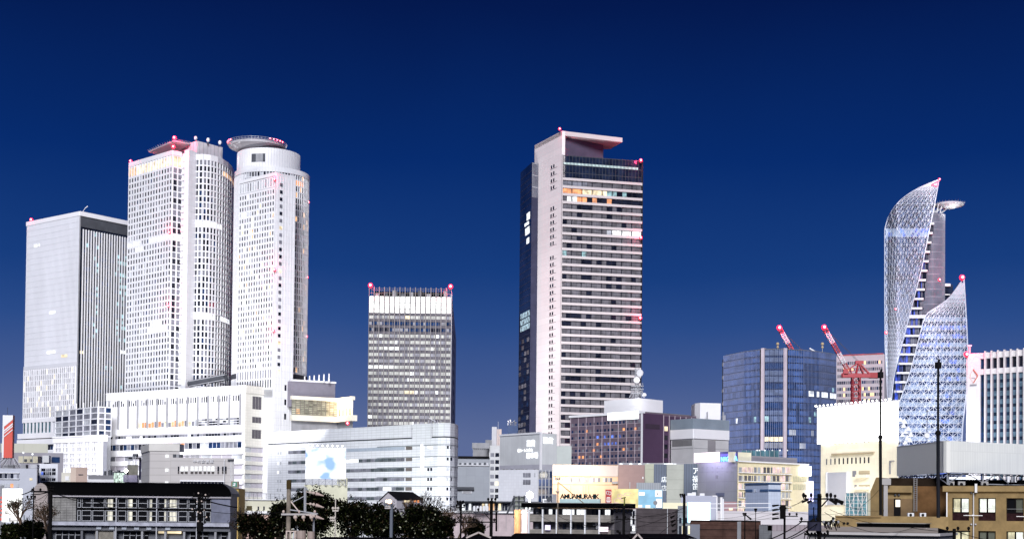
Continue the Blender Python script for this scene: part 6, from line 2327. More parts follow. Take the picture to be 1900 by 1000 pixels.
# white rooftop letters behind the terrace and dark masts
def rail(label, x0, x1, y0, y1, Y): pass
q = MB()
fr3 = Fr(P(1038, 200, 930), P(1113, 198, 930))
q.box(fr3, 0, fr3.L, zat(1075, 933, 199), zat(1075, 925, 199), -0.5, 0, mat("pale_teal_fascia", (0.38, 0.52, 0.54), 0.6))
sgt = thing("fascia_sign", "pale teal shop fascia with dark capital letters standing on it, behind the terrace", "sign", fr3.p(0, 12))
q.build("fascia", sgt)
text("AMUAMURA·IIK", fr3.p(0.1, zat(1075, 924.5, 199), -0.1), fr3.u, 0.92, mat("letter_dark_teal", (0.008, 0.02, 0.025), 0.5), sgt, "letter_row", spacing=0.86, bold=0.025)
rf_t = thing("roof_cube", "pale grey rooftop cube with a small fan on the terrace roof", "vent", at(1030, 930, 165))
q = MB(); fq = Fr(P(1025, 165, 930), P(1033, 165, 930)); q.box(fq, 0, fq.L, zat(1030, 932.5, 165), zat(1030, 916, 165), -0.5, 0, mid_grey); q.bar(fq.p(-0.4, zat(1030, 926, 165), 0), fq.p(-0.4, zat(1030, 926, 165), 0.15), 0.3, dark_grey, 12); q.build("housing", rf_t)
q = MB(); fq2 = Fr(P(1007, 166, 930), P(1022, 166, 930)); q.box(fq2, 0, fq2.L, zat(1015, 932.5, 166), zat(1015, 925, 166), -0.6, 0, white); q.box(fq2, 0.15, fq2.L - 0.15, zat(1015, 931, 166), zat(1015, 927, 166), 0, 0.04, mid_grey); q.build("air_unit", None, "white box air unit on the black terrace roof", None, "air unit", loc=fq2.p(0, 14))

# ---- advertising boards
ad = thing("billboard", "red advertising board with white circles and bars, left of the yellow board", "billboard", at(1129, 920, 215))
fa = Fr(P(1123.5, 215, 920), P(1134.5, 215, 920))
q = MB(); q.box(fa, 0, fa.L, zat(1129, 933, 215), zat(1129, 907.5, 215), -0.3, 0, mat("ad_red", (0.34, 0.03, 0.035), 0.6)); q.build("panel", ad)
q = MB()
c1, c2 = fa.p(fa.L * 0.33, zat(1129, 913.5, 215), 0.01), fa.p(fa.L * 0.72, zat(1129, 914.5, 215), 0.01)
for c in (c1, c2):
    for k in range(12):
        a0, a1 = 2 * math.pi * k / 12, 2 * math.pi * (k + 1) / 12
        q.bar(c + fa.u * 0.2 * math.cos(a0) + Z * 0.24 * math.sin(a0), c + fa.u * 0.2 * math.cos(a1) + Z * 0.24 * math.sin(a1), 0.05, bright_white)
for y, x0, x1 in ((922.5, 0.22, 0.78), (925, 0.15, 0.85), (928.5, 0.1, 0.9), (930.5, 0.2, 0.8)):
    q.box(fa, fa.L * x0, fa.L * x1, zat(1129, y + 0.7, 215), zat(1129, y - 0.7, 215), 0, 0.03, bright_white)
q.build("white_marks", ad)
ad = thing("billboard", "glowing yellow advertising board with pale pink swirls, between the red and blue boards", "billboard", at(1160, 925, 214))
fa = Fr(P(1135.5, 214, 920), P(1184, 213, 920))
q = MB(); q.box(fa, 0, fa.L, zat(1160, 941, 214), zat(1160, 906.5, 214), -0.3, 0, lit("ad_yellow", (1.0, 0.86, 0.40), 0.42, var=0.35, scale=0.7, sample=True, base=(0.15, 0.12, 0.05))); q.build("panel", ad)
q = MB()
pkm = lit("ad_pink", (1.0, 0.62, 0.60), 0.38, var=0.2)
for cx, cy, rx, ry in ((0.22, 0.35, 0.55, 0.4), (0.3, 0.62, 0.35, 0.3), (0.62, 0.72, 0.6, 0.18), (0.18, 0.2, 0.4, 0.2), (0.42, 0.5, 0.3, 0.5)):
    c = fa.p(fa.L * cx, zat(1160, 941, 214) + 2.85 * cy, 0.03)
    for k in range(9):
        a0, a1 = 0.6 + 0.5 * k, 0.6 + 0.5 * (k + 1)
        q.bar(c + fa.u * rx * math.cos(a0) + Z * ry * math.sin(a0), c + fa.u * rx * math.cos(a1) + Z * ry * math.sin(a1), 0.06, pkm)
q.build("pink_swirl", ad)
ad = thing("billboard", "sky blue advertising board with white rounded panels, right of the yellow board", "billboard", at(1205, 925, 213))
fa = Fr(P(1184.5, 213, 920), P(1229, 213, 920))
zb0, zb1 = zat(1205, 941.5, 213), zat(1205, 908, 213)
q = MB(); q.box(fa, 0, fa.L, zb0, zb1, -0.3, 0, lit("ad_blue", (0.30, 0.62, 0.88), 0.40, var=0.2, scale=0.5, sample=True, base=(0.05, 0.1, 0.14))); q.build("panel", ad)
q = MB()
wp = lit("ad_white", (0.95, 0.98, 1.0), 0.65, var=0.15)
for x0, x1, y0, y1 in ((0.02, 0.26, 0.68, 0.86), (0.0, 0.16, 0.02, 0.16), (0.3, 0.5, 0.0, 0.15), (0.70, 0.98, 0.62, 0.97), (0.74, 0.98, 0.02, 0.5)):
    q.box(fa, fa.L * x0, fa.L * x1, zb0 + (zb1 - zb0) * y0, zb0 + (zb1 - zb0) * y1, 0, 0.04, wp)
q.box(fa, fa.L * 0.76, fa.L * 0.81, zb0 + (zb1 - zb0) * 0.7, zb0 + (zb1 - zb0) * 0.82, 0.05, 0.08, mid_grey)
c = fa.p(fa.L * 0.71, zb0 + (zb1 - zb0) * 0.28, 0.06); q.bar(c, c + fa.w * 0.08, 0.33, mid_grey, 18)
q.bar(c - Z * 0.3, c - Z * 0.95, 0.05, steel)
q.build("white_panel", ad)
# dark wall below the boards with white stair shelter
t, fr, zt = block("brown_wall_house", "wide dark brown plank walled house below the blue advertising board", 1181, 1258, 943, 170, 5, mat("dark_plank_wall", (0.075, 0.064, 0.070), 0.8, var=0.25, scale=0.8, panel=(30, 0.5, 0.72, 0.04)), None, z0=2)
q = MB(); bxp(q, fr, 1238.5, 1239.5, 943, 992, 0.02, 0.15, steel); q.build("downpipe", t)
def f_(q, w, fr, zt):
    r2 = random.Random(36)
    for x0 in (1142, 1159):
        for y in (947, 962, 975):
            row(w, fr, steps(x0, x0 + 13 + (x0 > 1150) * 7, 4, 0.2), y, y + 10, lambda i: r2.choice([l_white, l_white, g_pale, g_dark]))
t, fr, zt = block("stair_house", "narrow white framed stair block glowing with panes, behind the branching pole", 1136, 1181, 944, 171, 5, mat("white_frame_wall", (0.50, 0.50, 0.53), 0.7), f_, z0=2)
t, fr, zt = block("cluttered_house", "small house front with lit panes beneath the glaring square sign", 1258, 1290, 938, 168, 4, mat("blueish_wall", (0.20, 0.22, 0.25), 0.8, var=0.3, scale=1), lambda q, w, fr, zt: row(w, fr, steps(1260, 1288, 5, 0.3), 960, 970, lambda i: l_teal if i % 2 else g_dark) or row(w, fr, steps(1260, 1288, 5, 0.3), 975, 990, lambda i: l_cream if i % 2 else g_dark), z0=2)
t, fr, zt = block("low_cream_roof", "low cream lit eaves strip between the advertising boards and the square sign", 1230, 1275, 932, 200, 5, mat("lit_cream_eave", (0.80, 0.76, 0.55), 0.7), None, z0=6)
t, fr, zt = block("office_block", "low lilac grey flat roofed block behind the glaring square sign", 1264, 1330, 919, 300, 8, mat("lilac_grey", (0.42, 0.44, 0.54), 0.7, var=0.1), None, z0=4)
q = MB()
for x0, x1, y in ((1277, 1286, 914), (1286, 1293, 912.5), (1300, 1309, 914.5)): bxp(q, fr, x0, x1, y, 919, -2, -1, white)
q.build("rooftop_unit", t, kind="stuff")
t, fr, zt = block("rose_house", "small rose brown house between white pipes and the cream hotel", 1341, 1367, 930, 290, 8, mat("rose_house_wall", (0.36, 0.22, 0.24), 0.7, var=0.15), lambda q, w, fr, zt: row(w, fr, [(1353, 1360)], 942, 946, l_cream), z0=2)
t, fr, zt = block("white_low_block", "long low white wall with thin dark lines behind the wires", 1330, 1500, 948, 270, 5, mat("long_white_wall", (0.60, 0.57, 0.60), 0.7, var=0.08, panel=(40, 1.1, 0.75, 0.08)), None, z0=2)
sg_ = thing("lit_square_sign", "dazzling white square sign with a blue tinge on a post", "sign", at(1297, 950, 150))
fs_ = Fr(P(1276.5, 150, 950), P(1318.5, 150, 950))
q = MB(); q.box(fs_, 0.1, fs_.L - 0.1, zat(1297, 968, 150), zat(1297, 932, 150), -0.4, 0, lit("square_sign_glow", (0.93, 0.98, 1.0), 3.0, var=0.0, sample=True)); q.build("panel", sg_)
q = MB(); q.box(fs_, 0, fs_.L, zat(1297, 968.8, 150), zat(1297, 931, 150), -0.5, -0.05, lit("sign_halo_rim", (0.35, 0.65, 1.0), 1.0, var=0)); q.build("rim", sg_)
q = MB(); c = fs_.p(fs_.L / 2, 0, -0.2); q.bar((c.x, c.y, 2), (c.x, c.y, zat(1297, 967, 150)), 0.12, mid_grey, 8); q.build("post", sg_)
# white pipes
pt_ = thing("pipe_stack", "tall white pipes standing beside the square sign", "pipe", at(1335, 960, 180))
q = MB()
for x, y in ((1330, 920), (1338.5, 922), (1342, 925)):
    q.bar(at(x, 975, 180), at(x, y, 180), 0.10 if x != 1338.5 else 0.17, bright_white, 8)
q.bar(at(1322, 920, 180), at(1330, 920, 180), 0.10, bright_white, 8)
for y in (934, 942): q.bar(at(1318, y, 180), at(1430, y - 1, 180), 0.06, white)
q.build("pipe", pt_)

# ---- brown wall building and grey block, centre right bottom
bw = mat("dark_brown_wall", (0.075, 0.042, 0.035), 0.8, var=0.35, scale=1.2, panel=(3, 0.5, 0.7, 0.03), bump=0.2)
def f_(q, w, fr, zt):
    bxp(q, fr, 1281, 1299, 972, 1010, 0, 0.15, mat("grey_shade_wall", (0.17, 0.18, 0.22), 0.8, var=0.15))
    bxp(q, fr, 1368.5, 1375.5, 967, 1010, 0, 0.1, mid_grey)
    bxp(q, fr, 1280, 1411, 965.3, 966.5, 0, 0.1, black)
    bxp(q, fr, 1280, 1411, 981.5, 982.2, 0, 0.05, black)
t, fr, zt = block("flat_roofed_house", "dark brown flat walled house with a grey pilaster, right of the square sign", 1281, 1412, 965, 128, 8, bw, f_)
t, fr, zt = block("block_wall_house", "small dark grey block wall between the brown wall and the white roofs", 1409, 1433, 974, 122, 5, mat("cinder_block", (0.13, 0.135, 0.15), 0.9, var=0.2, scale=1, panel=(0.4, 0.2, 0.8, 0.02)), None)
t, fr, zt = block("white_roof_house", "low house with a bright white eave and mauve roof, lower right centre", 1433, 1560, 985, 120, 8, mat("mauve_wall", (0.30, 0.28, 0.31), 0.8, var=0.1), lambda q, w, fr, zt: bxp(q, fr, 1433, 1552, 974, 985, -5, -2, mat("mauve_roof", (0.28, 0.24, 0.27), 0.8, panel=(0.4, 9, 0.7, 0.04))))
t = thing("long_roof_house", "low house with a long white fascia, in front of the tan apartment", "house", at(1640, 990, 100))
fr = Fr(P(1500, 100, 990), P(1742, 96, 990))
q = MB(); q.box(fr, 0, fr.L, 2, zat(1620, 992, 98), -7, 0, mat("eave_shadow_wall", (0.20, 0.195, 0.19), 0.8)); q.build("wall", t)
q = MB(); q.box(fr, -0.1, fr.L + 0.15, zat(1620, 992, 98), zat(1620, 987, 98), -7.2, 0.4, mat("fascia_white", (0.46, 0.44, 0.44), 0.6)); q.build("fascia", t)
q = MB()
zr0, zr1 = zat(1620, 987, 98), zat(1620, 978, 98)
p0, p1, p2, p3 = fr.p(0, zr0 + 0.02, 0.3), fr.p(fr.L, zr0 + 0.02, 0.3), fr.p(fr.L * 0.92, zr1, -4), fr.p(fr.L * 0.1, zr1, -4)
q.face([p0, p1, p2, p3], mat("roof_pale_warm", (0.40, 0.35, 0.30), 0.6, var=0.15)); q.face([fr.p(0, zr0 + .02, -7), p3, p2, fr.p(fr.L, zr0 + .02, -7)][::-1], rm)
q.face([p0, p3, fr.p(0, zr0 + .02, -7)], rm); q.face([p1, fr.p(fr.L, zr0 + .02, -7), p2], rm)
q.build("roof", t)
q = MB(); fr4 = Fr(P(1590, 106, 970), P(1716, 104, 970)); q.box(fr4, 0, fr4.L, zat(1650, 984, 105), zat(1650, 970.5, 105), -3, 0, rm); q.box(fr4, -0.05, fr4.L + 0.1, zat(1650, 970.5, 105), zat(1650, 969.6, 105), -3, 0.1, mat("black_roof_lip", (0.30, 0.29, 0.27), 0.5)); q.build("black_roof_box", None, "black flat roofed box with a pale lip behind the long white fascia", None, "roof", loc=fr4.p(0, 10))
def f_(q, w, fr, zt):
    bxp(q, fr, 1550, 1635, 956, 959, 0, 0.15, mat("tan_lip", (0.20, 0.13, 0.05), 0.7))
    for x in (1566, 1573):
        c = fr.p(ap(x, fr), zf(x, 970, fr), 0.02); q.bar(c, c + fr.w * 0.15, 0.1, black, 10)
t, fr, zt = block("tan_parapet", "tan parapet wall with two round vents, left of the tan apartment", 1550, 1760, 957, 122, 3, mat("tan_apartment_wall", (0.225, 0.155, 0.066), 0.8, var=0.25, scale=1.0, bump=0.15), f_)

# ---- tan apartment building
tanw = mat("tan_apartment_wall", (0.225, 0.155, 0.066), 0.8)
tand = mat("tan_shade_stain_wall", (0.115, 0.062, 0.028), 0.85, var=0.5, scale=0.45, bump=0.15)  # dim light on this part put into the colour, over mottled staining
Ya = 124
A, B = P(1756, Ya, 940), P(1915, Ya - 4, 940)
fr = Fr(A, B)
X = lambda px: ap(px, fr, 940)
zz = lambda y, px=1830: zf(px, y, fr)
t = thing("apartment_building", "tan apartment building with large dark framed windows and white pipes, lower right", "building", fr.p(0, 0))
q = MB()
WX = [(1766.5, 1798), (1815, 1847.5), (1867, 1899.5)]
ZB = [(965.5, 923.5), (1010, 984.5)]
# front wall built around its window openings
edges = [0] + [X(v) for p_ in WX for v in p_] + [fr.L]
zt_ = zz(903)
for k in range(0, len(edges) - 1, 2):
    q.box(fr, edges[k], edges[k + 1], 2, zt_, -8, 0, tanw)
for a, b in WX:
    zs = [2] + sorted([zz(v) for p_ in ZB for v in p_]) + [zt_]
    q.box(fr, X(a) + 0.001, X(b) - 0.001, 9.5, zz(1010), -8, 0, tanw)
    q.box(fr, X(a) + 0.001, X(b) - 0.001, zz(984.5), zz(965.5), -8, 0, tanw)
    q.box(fr, X(a) + 0.001, X(b) - 0.001, zz(923.5), zt_, -8, 0, tanw)
    q.box(fr, X(a) + 0.001, X(b) - 0.001, 9.6, zt_ - 0.5, -8, -1.2, mat("room_dark", (0.03, 0.025, 0.02), 0.9))
q.build("wall", t)
q = MB()
q.box(fr, -0.25, fr.L, zz(911.5), zz(900.5), -8, 0.28, mat("tan_parapet_band", (0.25, 0.175, 0.078), 0.8, var=0.2, scale=1.2))
q.box(fr, -0.3, fr.L, zz(900.5), zz(899.6), -8, 0.34, rm)
q.build("parapet", t)
cur_y = lit("room_lit_cream", (1.0, 0.93, 0.60), 0.42, var=0.4, scale=1.5, curtains=2.5)
cur_w = lit("room_lit_white", (0.95, 1.0, 0.90), 0.60, var=0.3, scale=1.5, curtains=2.5)
cur_d = glass("room_dim", (0.10, 0.11, 0.09), 0.4, curtains=3)
lm = {(0, 0): (cur_y, cur_w), (1, 0): (cur_w, cur_w), (2, 0): (dim, cur_d), (0, 1): (cur_y, cur_y), (1, 1): (cur_d, cur_d), (2, 1): (cur_y, cur_w)}
bf = mat("black_sash", (0.008, 0.007, 0.008), 0.5)
for i, (a, b) in enumerate(WX):
    for j, (yb, yt_) in enumerate(ZB):
        z0, z1 = zz(yb), zz(yt_)
        zs = z0 + (z1 - z0) * 0.36 if j == 0 else z0
        wi = MB()
        xm = (X(a) + X(b)) / 2
        m1, m2 = lm[(i, j)]
        wi.box(fr, X(a) + 0.02, xm, zs, z1 - 0.02, -0.30, -0.26, m1)
        wi.box(fr, xm + 0.002, X(b) - 0.02, zs, z1 - 0.02, -0.30, -0.26, m2)
        o = wi.build("window", t)
        f_ = MB()
        for x_ in (X(a) + 0.01, xm - 0.05, X(b) - 0.08):
            f_.box(fr, x_, x_ + 0.08 + (0.03 if x_ == xm - 0.05 else 0), zs, z1 - 0.01, -0.25, -0.12, bf)
        f_.box(fr, X(a) + 0.01, X(b) - 0.01, z1 - 0.07, z1 - 0.005, -0.25, -0.11, bf)
        f_.box(fr, X(a) + 0.01, X(b) - 0.01, zs - 0.04, zs + 0.04, -0.25, -0.11, bf)
        f_.bar(fr.p(X(a) + 0.05, zs + 0.33, -0.05), fr.p(X(b) - 0.05, zs + 0.33, -0.05), 0.018, mid_grey)
        f_.build("frame", o)
        if j == 0:
            s_ = MB(); s_.box(fr, X(a) + 0.01, X(b) - 0.01, z0 + 0.005, zs - 0.05, -0.5, -0.15, mat("window_apron", (0.022, 0.010, 0.012), 0.8, var=0.5, scale=3)); s_.build("apron_panel", o)
for x, y0 in ((1757.5, 913), (1807, 914)):
    q = MB(); q.bar(fr.p(X(x), 2, 0.12), fr.p(X(x), zz(y0), 0.12), 0.055, bright_white if x < 1760 else steel, 10); q.build("downpipe", t)
q = MB(); q.box(fr, X(1804), X(1807), zz(935), zz(897), 0.3, 0.45, bright_white) if False else q.box(fr, X(1811.5), X(1815.5), zz(913.5), zz(897), 0.35, 0.5, white); q.build("pipe_cover", t)
for x, y in ((1807, 956), (1905, 957)):
    q = MB(); q.bar(fr.p(X(x - 17.5), zz(y), 0.25), fr.p(X(x + 17.5), zz(y), 0.25), 0.035, bright_white, 6); q.bar(fr.p(X(x) - 0.1, zz(y), 0.2), fr.p(X(x) + 0.1, zz(y), 0.2), 0.08, white, 6); q.build("pipe_bracket", t)
q = MB()
for y in (972.5, 914):
    for s_ in (-1, 1): q.ball(fr.p(X(1807 + 4 * s_), zz(y), 0.12), 0.09, dark_grey if y < 950 else steel, 8)
q.build("pipe_clip", t, kind="stuff")
# recessed roof storey at left
t = thing("apartment_roof_storey", "brown, stained and shade darkened roof storey with a small lit door window and a ladder", "building", at(1690, 955, 130))
Yr = 131
f5 = Fr(P(1642, Yr, 930), P(1757, Yr - 1, 930))
X5 = lambda px: ap(px, f5, 930)
z5 = lambda y: zf(1700, y, f5)
q = MB()
q.box(f5, 0, X5(1697), 3, z5(913.5), -4, 0, tanw)
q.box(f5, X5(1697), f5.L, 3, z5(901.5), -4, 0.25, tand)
q.box(f5, 0.0, X5(1692), z5(913.4), z5(901), -4, 0.5, tanw)
q.box(f5, X5(1648), X5(1697), z5(957), z5(925), 0, 0.06, mat("tan_mid_wall", (0.15, 0.095, 0.045), 0.85, var=0.4, scale=0.5))
q.box(f5, X5(1652), f5.L, z5(901), z5(886), -4, -0.3, mat("near_black_wall", (0.020, 0.014, 0.010), 0.9, var=0.4, scale=1))  # near-black band along the top of the wall
q.build("wall", t)
fg = Fr(P(1615, Yr - 1, 930), P(1634, Yr - 1.5, 930))
q = MB()
g_ = [(0, 3), (fg.L, 3), (fg.L, zat(1625, 886, Yr)), (fg.L * 0.55, zat(1625, 886, Yr)), (0, zat(1625, 911, Yr))]
q.face([fg.p(a, b) for a, b in g_], tanw)
for k in range(5):
    (a, b), (c, d) = g_[k], g_[(k + 1) % 5]
    q.face([fg.p(c, d), fg.p(a, b), fg.p(a, b, -5), fg.p(c, d, -5)], tanw)
q.build("gable_wall", t)
q = MB(); fh = Fr(P(1633, Yr - 1, 930), P(1652, Yr - 1, 930))
q.box(fh, 0, fh.L, zat(1642, 899.5, Yr), zat(1642, 887.5, Yr), -1, 0.2, mat("pale_cap", (0.33, 0.32, 0.33), 0.7)); q.box(fh, fh.L * 0.32, fh.L * 0.72, 3, zat(1642, 899.6, Yr), -1, 0.1, mat("pale_cap", (0.33, 0.32, 0.33), 0.7)); q.box(fh, 0, fh.L * 0.3, 3, zat(1642, 899.6, Yr), -1, 0, rm)
q.build("chimney", t)
q = MB(); q.box(f5, X5(1658.5), X5(1671), z5(957), z5(924.5), 0.07, 0.12, bf); d_ = q.build("door", t)
q = MB(); q.box(f5, X5(1661.5), X5(1670), z5(940), z5(927), 0.13, 0.17, lit("door_window_lit", (1.0, 0.88, 0.70), 0.85, var=0.1)); q.build("window", d_)
for x in (1661, 1667.5):
    q = MB(); q.ball(f5.p(X5(x), z5(918), 0.12), 0.12, dark_grey, 8); q.build("wall_vent", t)
q = MB()
for x in (1695, 1700.5): q.bar(f5.p(X5(x), z5(948), 0.4), f5.p(X5(x), z5(886.5), 0.4), 0.04, mat("ladder_grey", (0.28, 0.27, 0.27), 0.5))
for k in range(17): q.bar(f5.p(X5(1695), z5(947 - k * 3.6), 0.4), f5.p(X5(1700.5), z5(947 - k * 3.6), 0.4), 0.018, mid_grey)
q.build("ladder", t)
for x in (1689, 1711.5):
    a_ = thing("air_conditioner", "white outdoor air conditioner on the tan parapet, " + ("left one of the pair" if x < 1700 else "right one of the pair"), "air conditioner", at(x, 956, 126), "air conditioners on the tan parapet")
    fq = Fr(P(x - 4.5, 126, 955), P(x + 7, 126, 955))
    q = MB(); q.box(fq, 0, fq.L, zat(x, 958, 126), zat(x, 951, 126), -0.3, 0, white); q.build("casing", a_)
    q = MB(); c = fq.p(fq.L * 0.45, zat(x, 954.8, 126), 0.01); q.bar(c, c + fq.w * 0.03, 0.13, black, 14); q.build("fan", a_)
area("added_apartment_fill", at(1850, 990, 108), (0.02, 1, 0.25), 5, 1.5, 330, (1.0, 0.86, 0.62), t)  # unseen warm area light added to brighten the tan front
# ---- roof billboard on its steel legs
t = thing("billboard", "large blank grey folded roof billboard on steel legs above the tan apartment", "billboard", at(1756, 880, 127))
Yc = 127
Ab, Bb, Cb = P(1664, 139, 850), P(1756, Yc, 850), P(1930, 133, 850)
zt1, zb1 = zat(1756, 817, Yc), zat(1756, 876.5, Yc)
fL, fR = Fr(Ab, Bb), Fr(Bb, Cb)
q = MB()
q.box(fL, 0, fL.L, zb1, zt1, -0.35, 0, mat("billboard_grey", (0.66, 0.67, 0.66), 0.5, var=0.04))
q.box(fR, 0, fR.L, zb1, zt1, -0.35, 0, mat("billboard_grey_ribbed", (0.76, 0.78, 0.77), 0.5, var=0.04, panel=(0.22, 20, 0.86, 0.03)))
q.box(fR, 0, fR.L, zb1, zb1 + 0.06, 0, 0.04, mid_grey); q.box(fL, 0, fL.L, zt1 - 0.05, zt1 + 0.01, -0.3, 0.03, steel)
q.build("panel", t)
q = MB()
zr_ = zat(1756, 898.5, Yc)
sm_ = mat("galvanised", (0.36, 0.37, 0.40), 0.5, 0.2)
for x in (0.5, 4.9, 8.2):
    q.bar(fR.p(x, zr_, -0.2), fR.p(x, zb1, -0.2), 0.075, sm_)
for x in (fL.L * 0.28, fL.L * 0.6, fL.L * 0.98):
    q.bar(fL.p(x, zr_, -0.2), fL.p(x, zb1, -0.2), 0.06, sm_)
for x0, x1, x2 in ((0.5, 2.6, 4.9), (4.9, 6.6, 8.2)):
    q.bar(fR.p(x0, zr_ + 0.25, -0.15), fR.p(x1 - 0.2, zb1 - 0.05, -0.15), 0.055, sm_)
    q.bar(fR.p(x1 + 0.2, zb1 - 0.05, -0.15), fR.p(x2, zr_ + 0.25, -0.15), 0.055, sm_)
    q.bar(fR.p(x1 - 0.3, zb1 - 0.06, -0.15), fR.p(x1 + 0.3, zb1 - 0.06, -0.15), 0.07, sm_)
for x0, x1 in ((fL.L * 0.3, fL.L * 0.7), (fL.L * 0.98, fL.L * 0.72)):
    q.bar(fL.p(x0, zr_ + 0.1, -0.15), fL.p(x1, zb1, -0.15), 0.05, sm_)
q.bar(fR.p(4.9, zr_ + 0.14, -0.2), fR.p(fR.L, zr_ + 0.14, -0.2), 0.06, sm_)
q.bar(fL.p(0, zb1 - 0.12, -0.3), fL.p(fL.L, zb1 - 0.12, -0.3), 0.07, rm)
q.bar(fR.p(0, zb1 - 0.10, -0.3), fR.p(fR.L, zb1 - 0.10, -0.3), 0.06, rm)
q.build("steel_leg_frame", t)
# things under the billboard
q = MB(); fv = Fr(P(1756, 134, 890), P(1912, 133, 890))
q.box(fv, 0, fv.L, zat(1800, 903, 133), zat(1800, 889, 133), -0.4, 0, rm)
rr = random.Random(44)
q.build("low_parapet_screen", None, "black rooftop screen beneath the grey billboard", None, "screen", loc=fv.p(0, 16))
for i, (x0, x1) in enumerate(((1761, 1771), (1778, 1791), (1821, 1834))):
    a_ = thing("air_conditioner", ("half hidden air conditioner at the billboard's corner leg", "white air conditioner under the billboard's left brace", "white air conditioner under the middle of the billboard's right face")[i], "air conditioner", at(x0, 900, 127.5))
    fq = Fr(P(x0, 127.6, 895), P(x1, 127.6, 895))
    q = MB(); q.box(fq, 0, fq.L, zat(x0, 901, 127.6), zat(x0, 892.5, 127.6), -0.3, 0, mat("ac_grey", (0.33, 0.32, 0.31), 0.6)); q.build("casing", a_)
    q = MB(); c = fq.p(fq.L * 0.45, zat(x0, 898, 127.6), 0.01); q.bar(c, c + fq.w * 0.03, 0.15, black, 14); q.build("fan", a_)
q = MB()
for x0, x1, y in ((1762, 1812, 886), (1830, 1844, 885), (1846, 1853, 885)):
    fq = Fr(P(x0, 150, 885), P(x1, 150, 885)); q.box(fq, 0, fq.L, zat(x0, y + 2.2, 150), zat(x0, y - 1.5, 150), -0.1, 0, l_white)
q.build("distant_strip_window", None, "row of bright strip windows glimpsed under the grey billboard", "thing", "window", loc=at(1762, 888, 150))
for x, r_ in ((1891, 0.36),):
    q = MB(); c = at(x, 888.5, 128)
    for k in range(18):
        a0, a1 = 2 * math.pi * k / 18, 2 * math.pi * (k + 1) / 18
        q.bar(c + Vector((r_ * 0.7 * math.cos(a0), 0, r_ * math.sin(a0))), c + Vector((r_ * 0.7 * math.cos(a1), 0, r_ * math.sin(a1))), 0.05, rm)
    q.build("cable_ring", None, "black coil ring hanging under the billboard near the right edge", None, "cable", loc=c)
fq = Fr(P(1868, 130, 888), P(1888, 130, 888))
q = MB(); 
for k in range(3): q.bar(fq.p(0.15 + k * 0.35, zat(1870, 894, 130)), fq.p(0.15 + k * 0.35, zat(1870, 883, 130)), 0.13, white if k != 1 else mid_grey, 12)
q.build("gas_cylinder_rack", None, "pale upright cylinders under the billboard near the right edge", None, "cylinder", loc=fq.p(0, 16))

# ---- tall masts, aerial
def mast(label, px, ybot, ytop, Y, r, ynode):
    t = thing("pole", label, "pole", at(px, ybot, Y))
    q = MB(); a, b = at(px, ybot, Y), at(px - 1.0, ytop, Y)
    nd = at(px - 0.5, ynode, Y)
    q.bar(a, nd, r, mat("mast_black", (0.010, 0.011, 0.016), 0.6) if px > 1700 else black, 8); q.bar(nd, (nd.x, nd.y, b.z), r * 0.62, black, 8)
    q.build("shaft", t)
    q = MB(); q.ball(nd, r * 1.7, black, 8); q.build("collar", t)
    q = MB()
    tp = Vector((nd.x, nd.y, b.z))
    q.bar(tp, tp - Vector((0, 0, 0.5)), r * 1.9, black, 8); q.bar(tp + Vector((0.02, 0, 0)), tp + Vector((0.1, 0, 0.25)), r * 0.8, black)
    q.build("top_fitting", t)
    for k in range(18 if px > 1700 else 4):
        z_ = tp.z - 0.5 - k * (0.33 if px > 1700 else 0.25)
        q = MB(); q.bar((tp.x - 0.17, tp.y, z_), (tp.x + 0.17, tp.y, z_), 0.02, black); q.build("climbing_step", t)
mast("thin tall dark pole in front of the glaring white billboard", 1634, 955, 690, 118, 0.13, 811)
mast("taller dark pole with climbing steps in front of the grey folded billboard", 1741, 960, 672, 116, 0.145, 803)
t = thing("antenna", "slender cross arm antenna with a small white dish on the grey billboard", "antenna", at(1720, 817, 140))
q = MB(); q.bar(at(1720, 818, 140), at(1720, 760, 140), 0.035, dark_grey); q.bar(at(1712, 776.5, 140), at(1739, 778, 140), 0.03, dark_grey)
for k in range(7): q.bar(at(1713 + k * 4, 775, 140), at(1713 + k * 4, 779.5, 140), 0.02, dark_grey)
q.bar(at(1718, 763, 140), at(1723, 763, 140), 0.05, dark_grey); q.build("mast", t)
q = MB(); c = at(1719.5, 808, 139.8); q.bar(c, c + Vector((0, -0.12, 0.02)), 0.27, white, 16); q.build("dish", t)

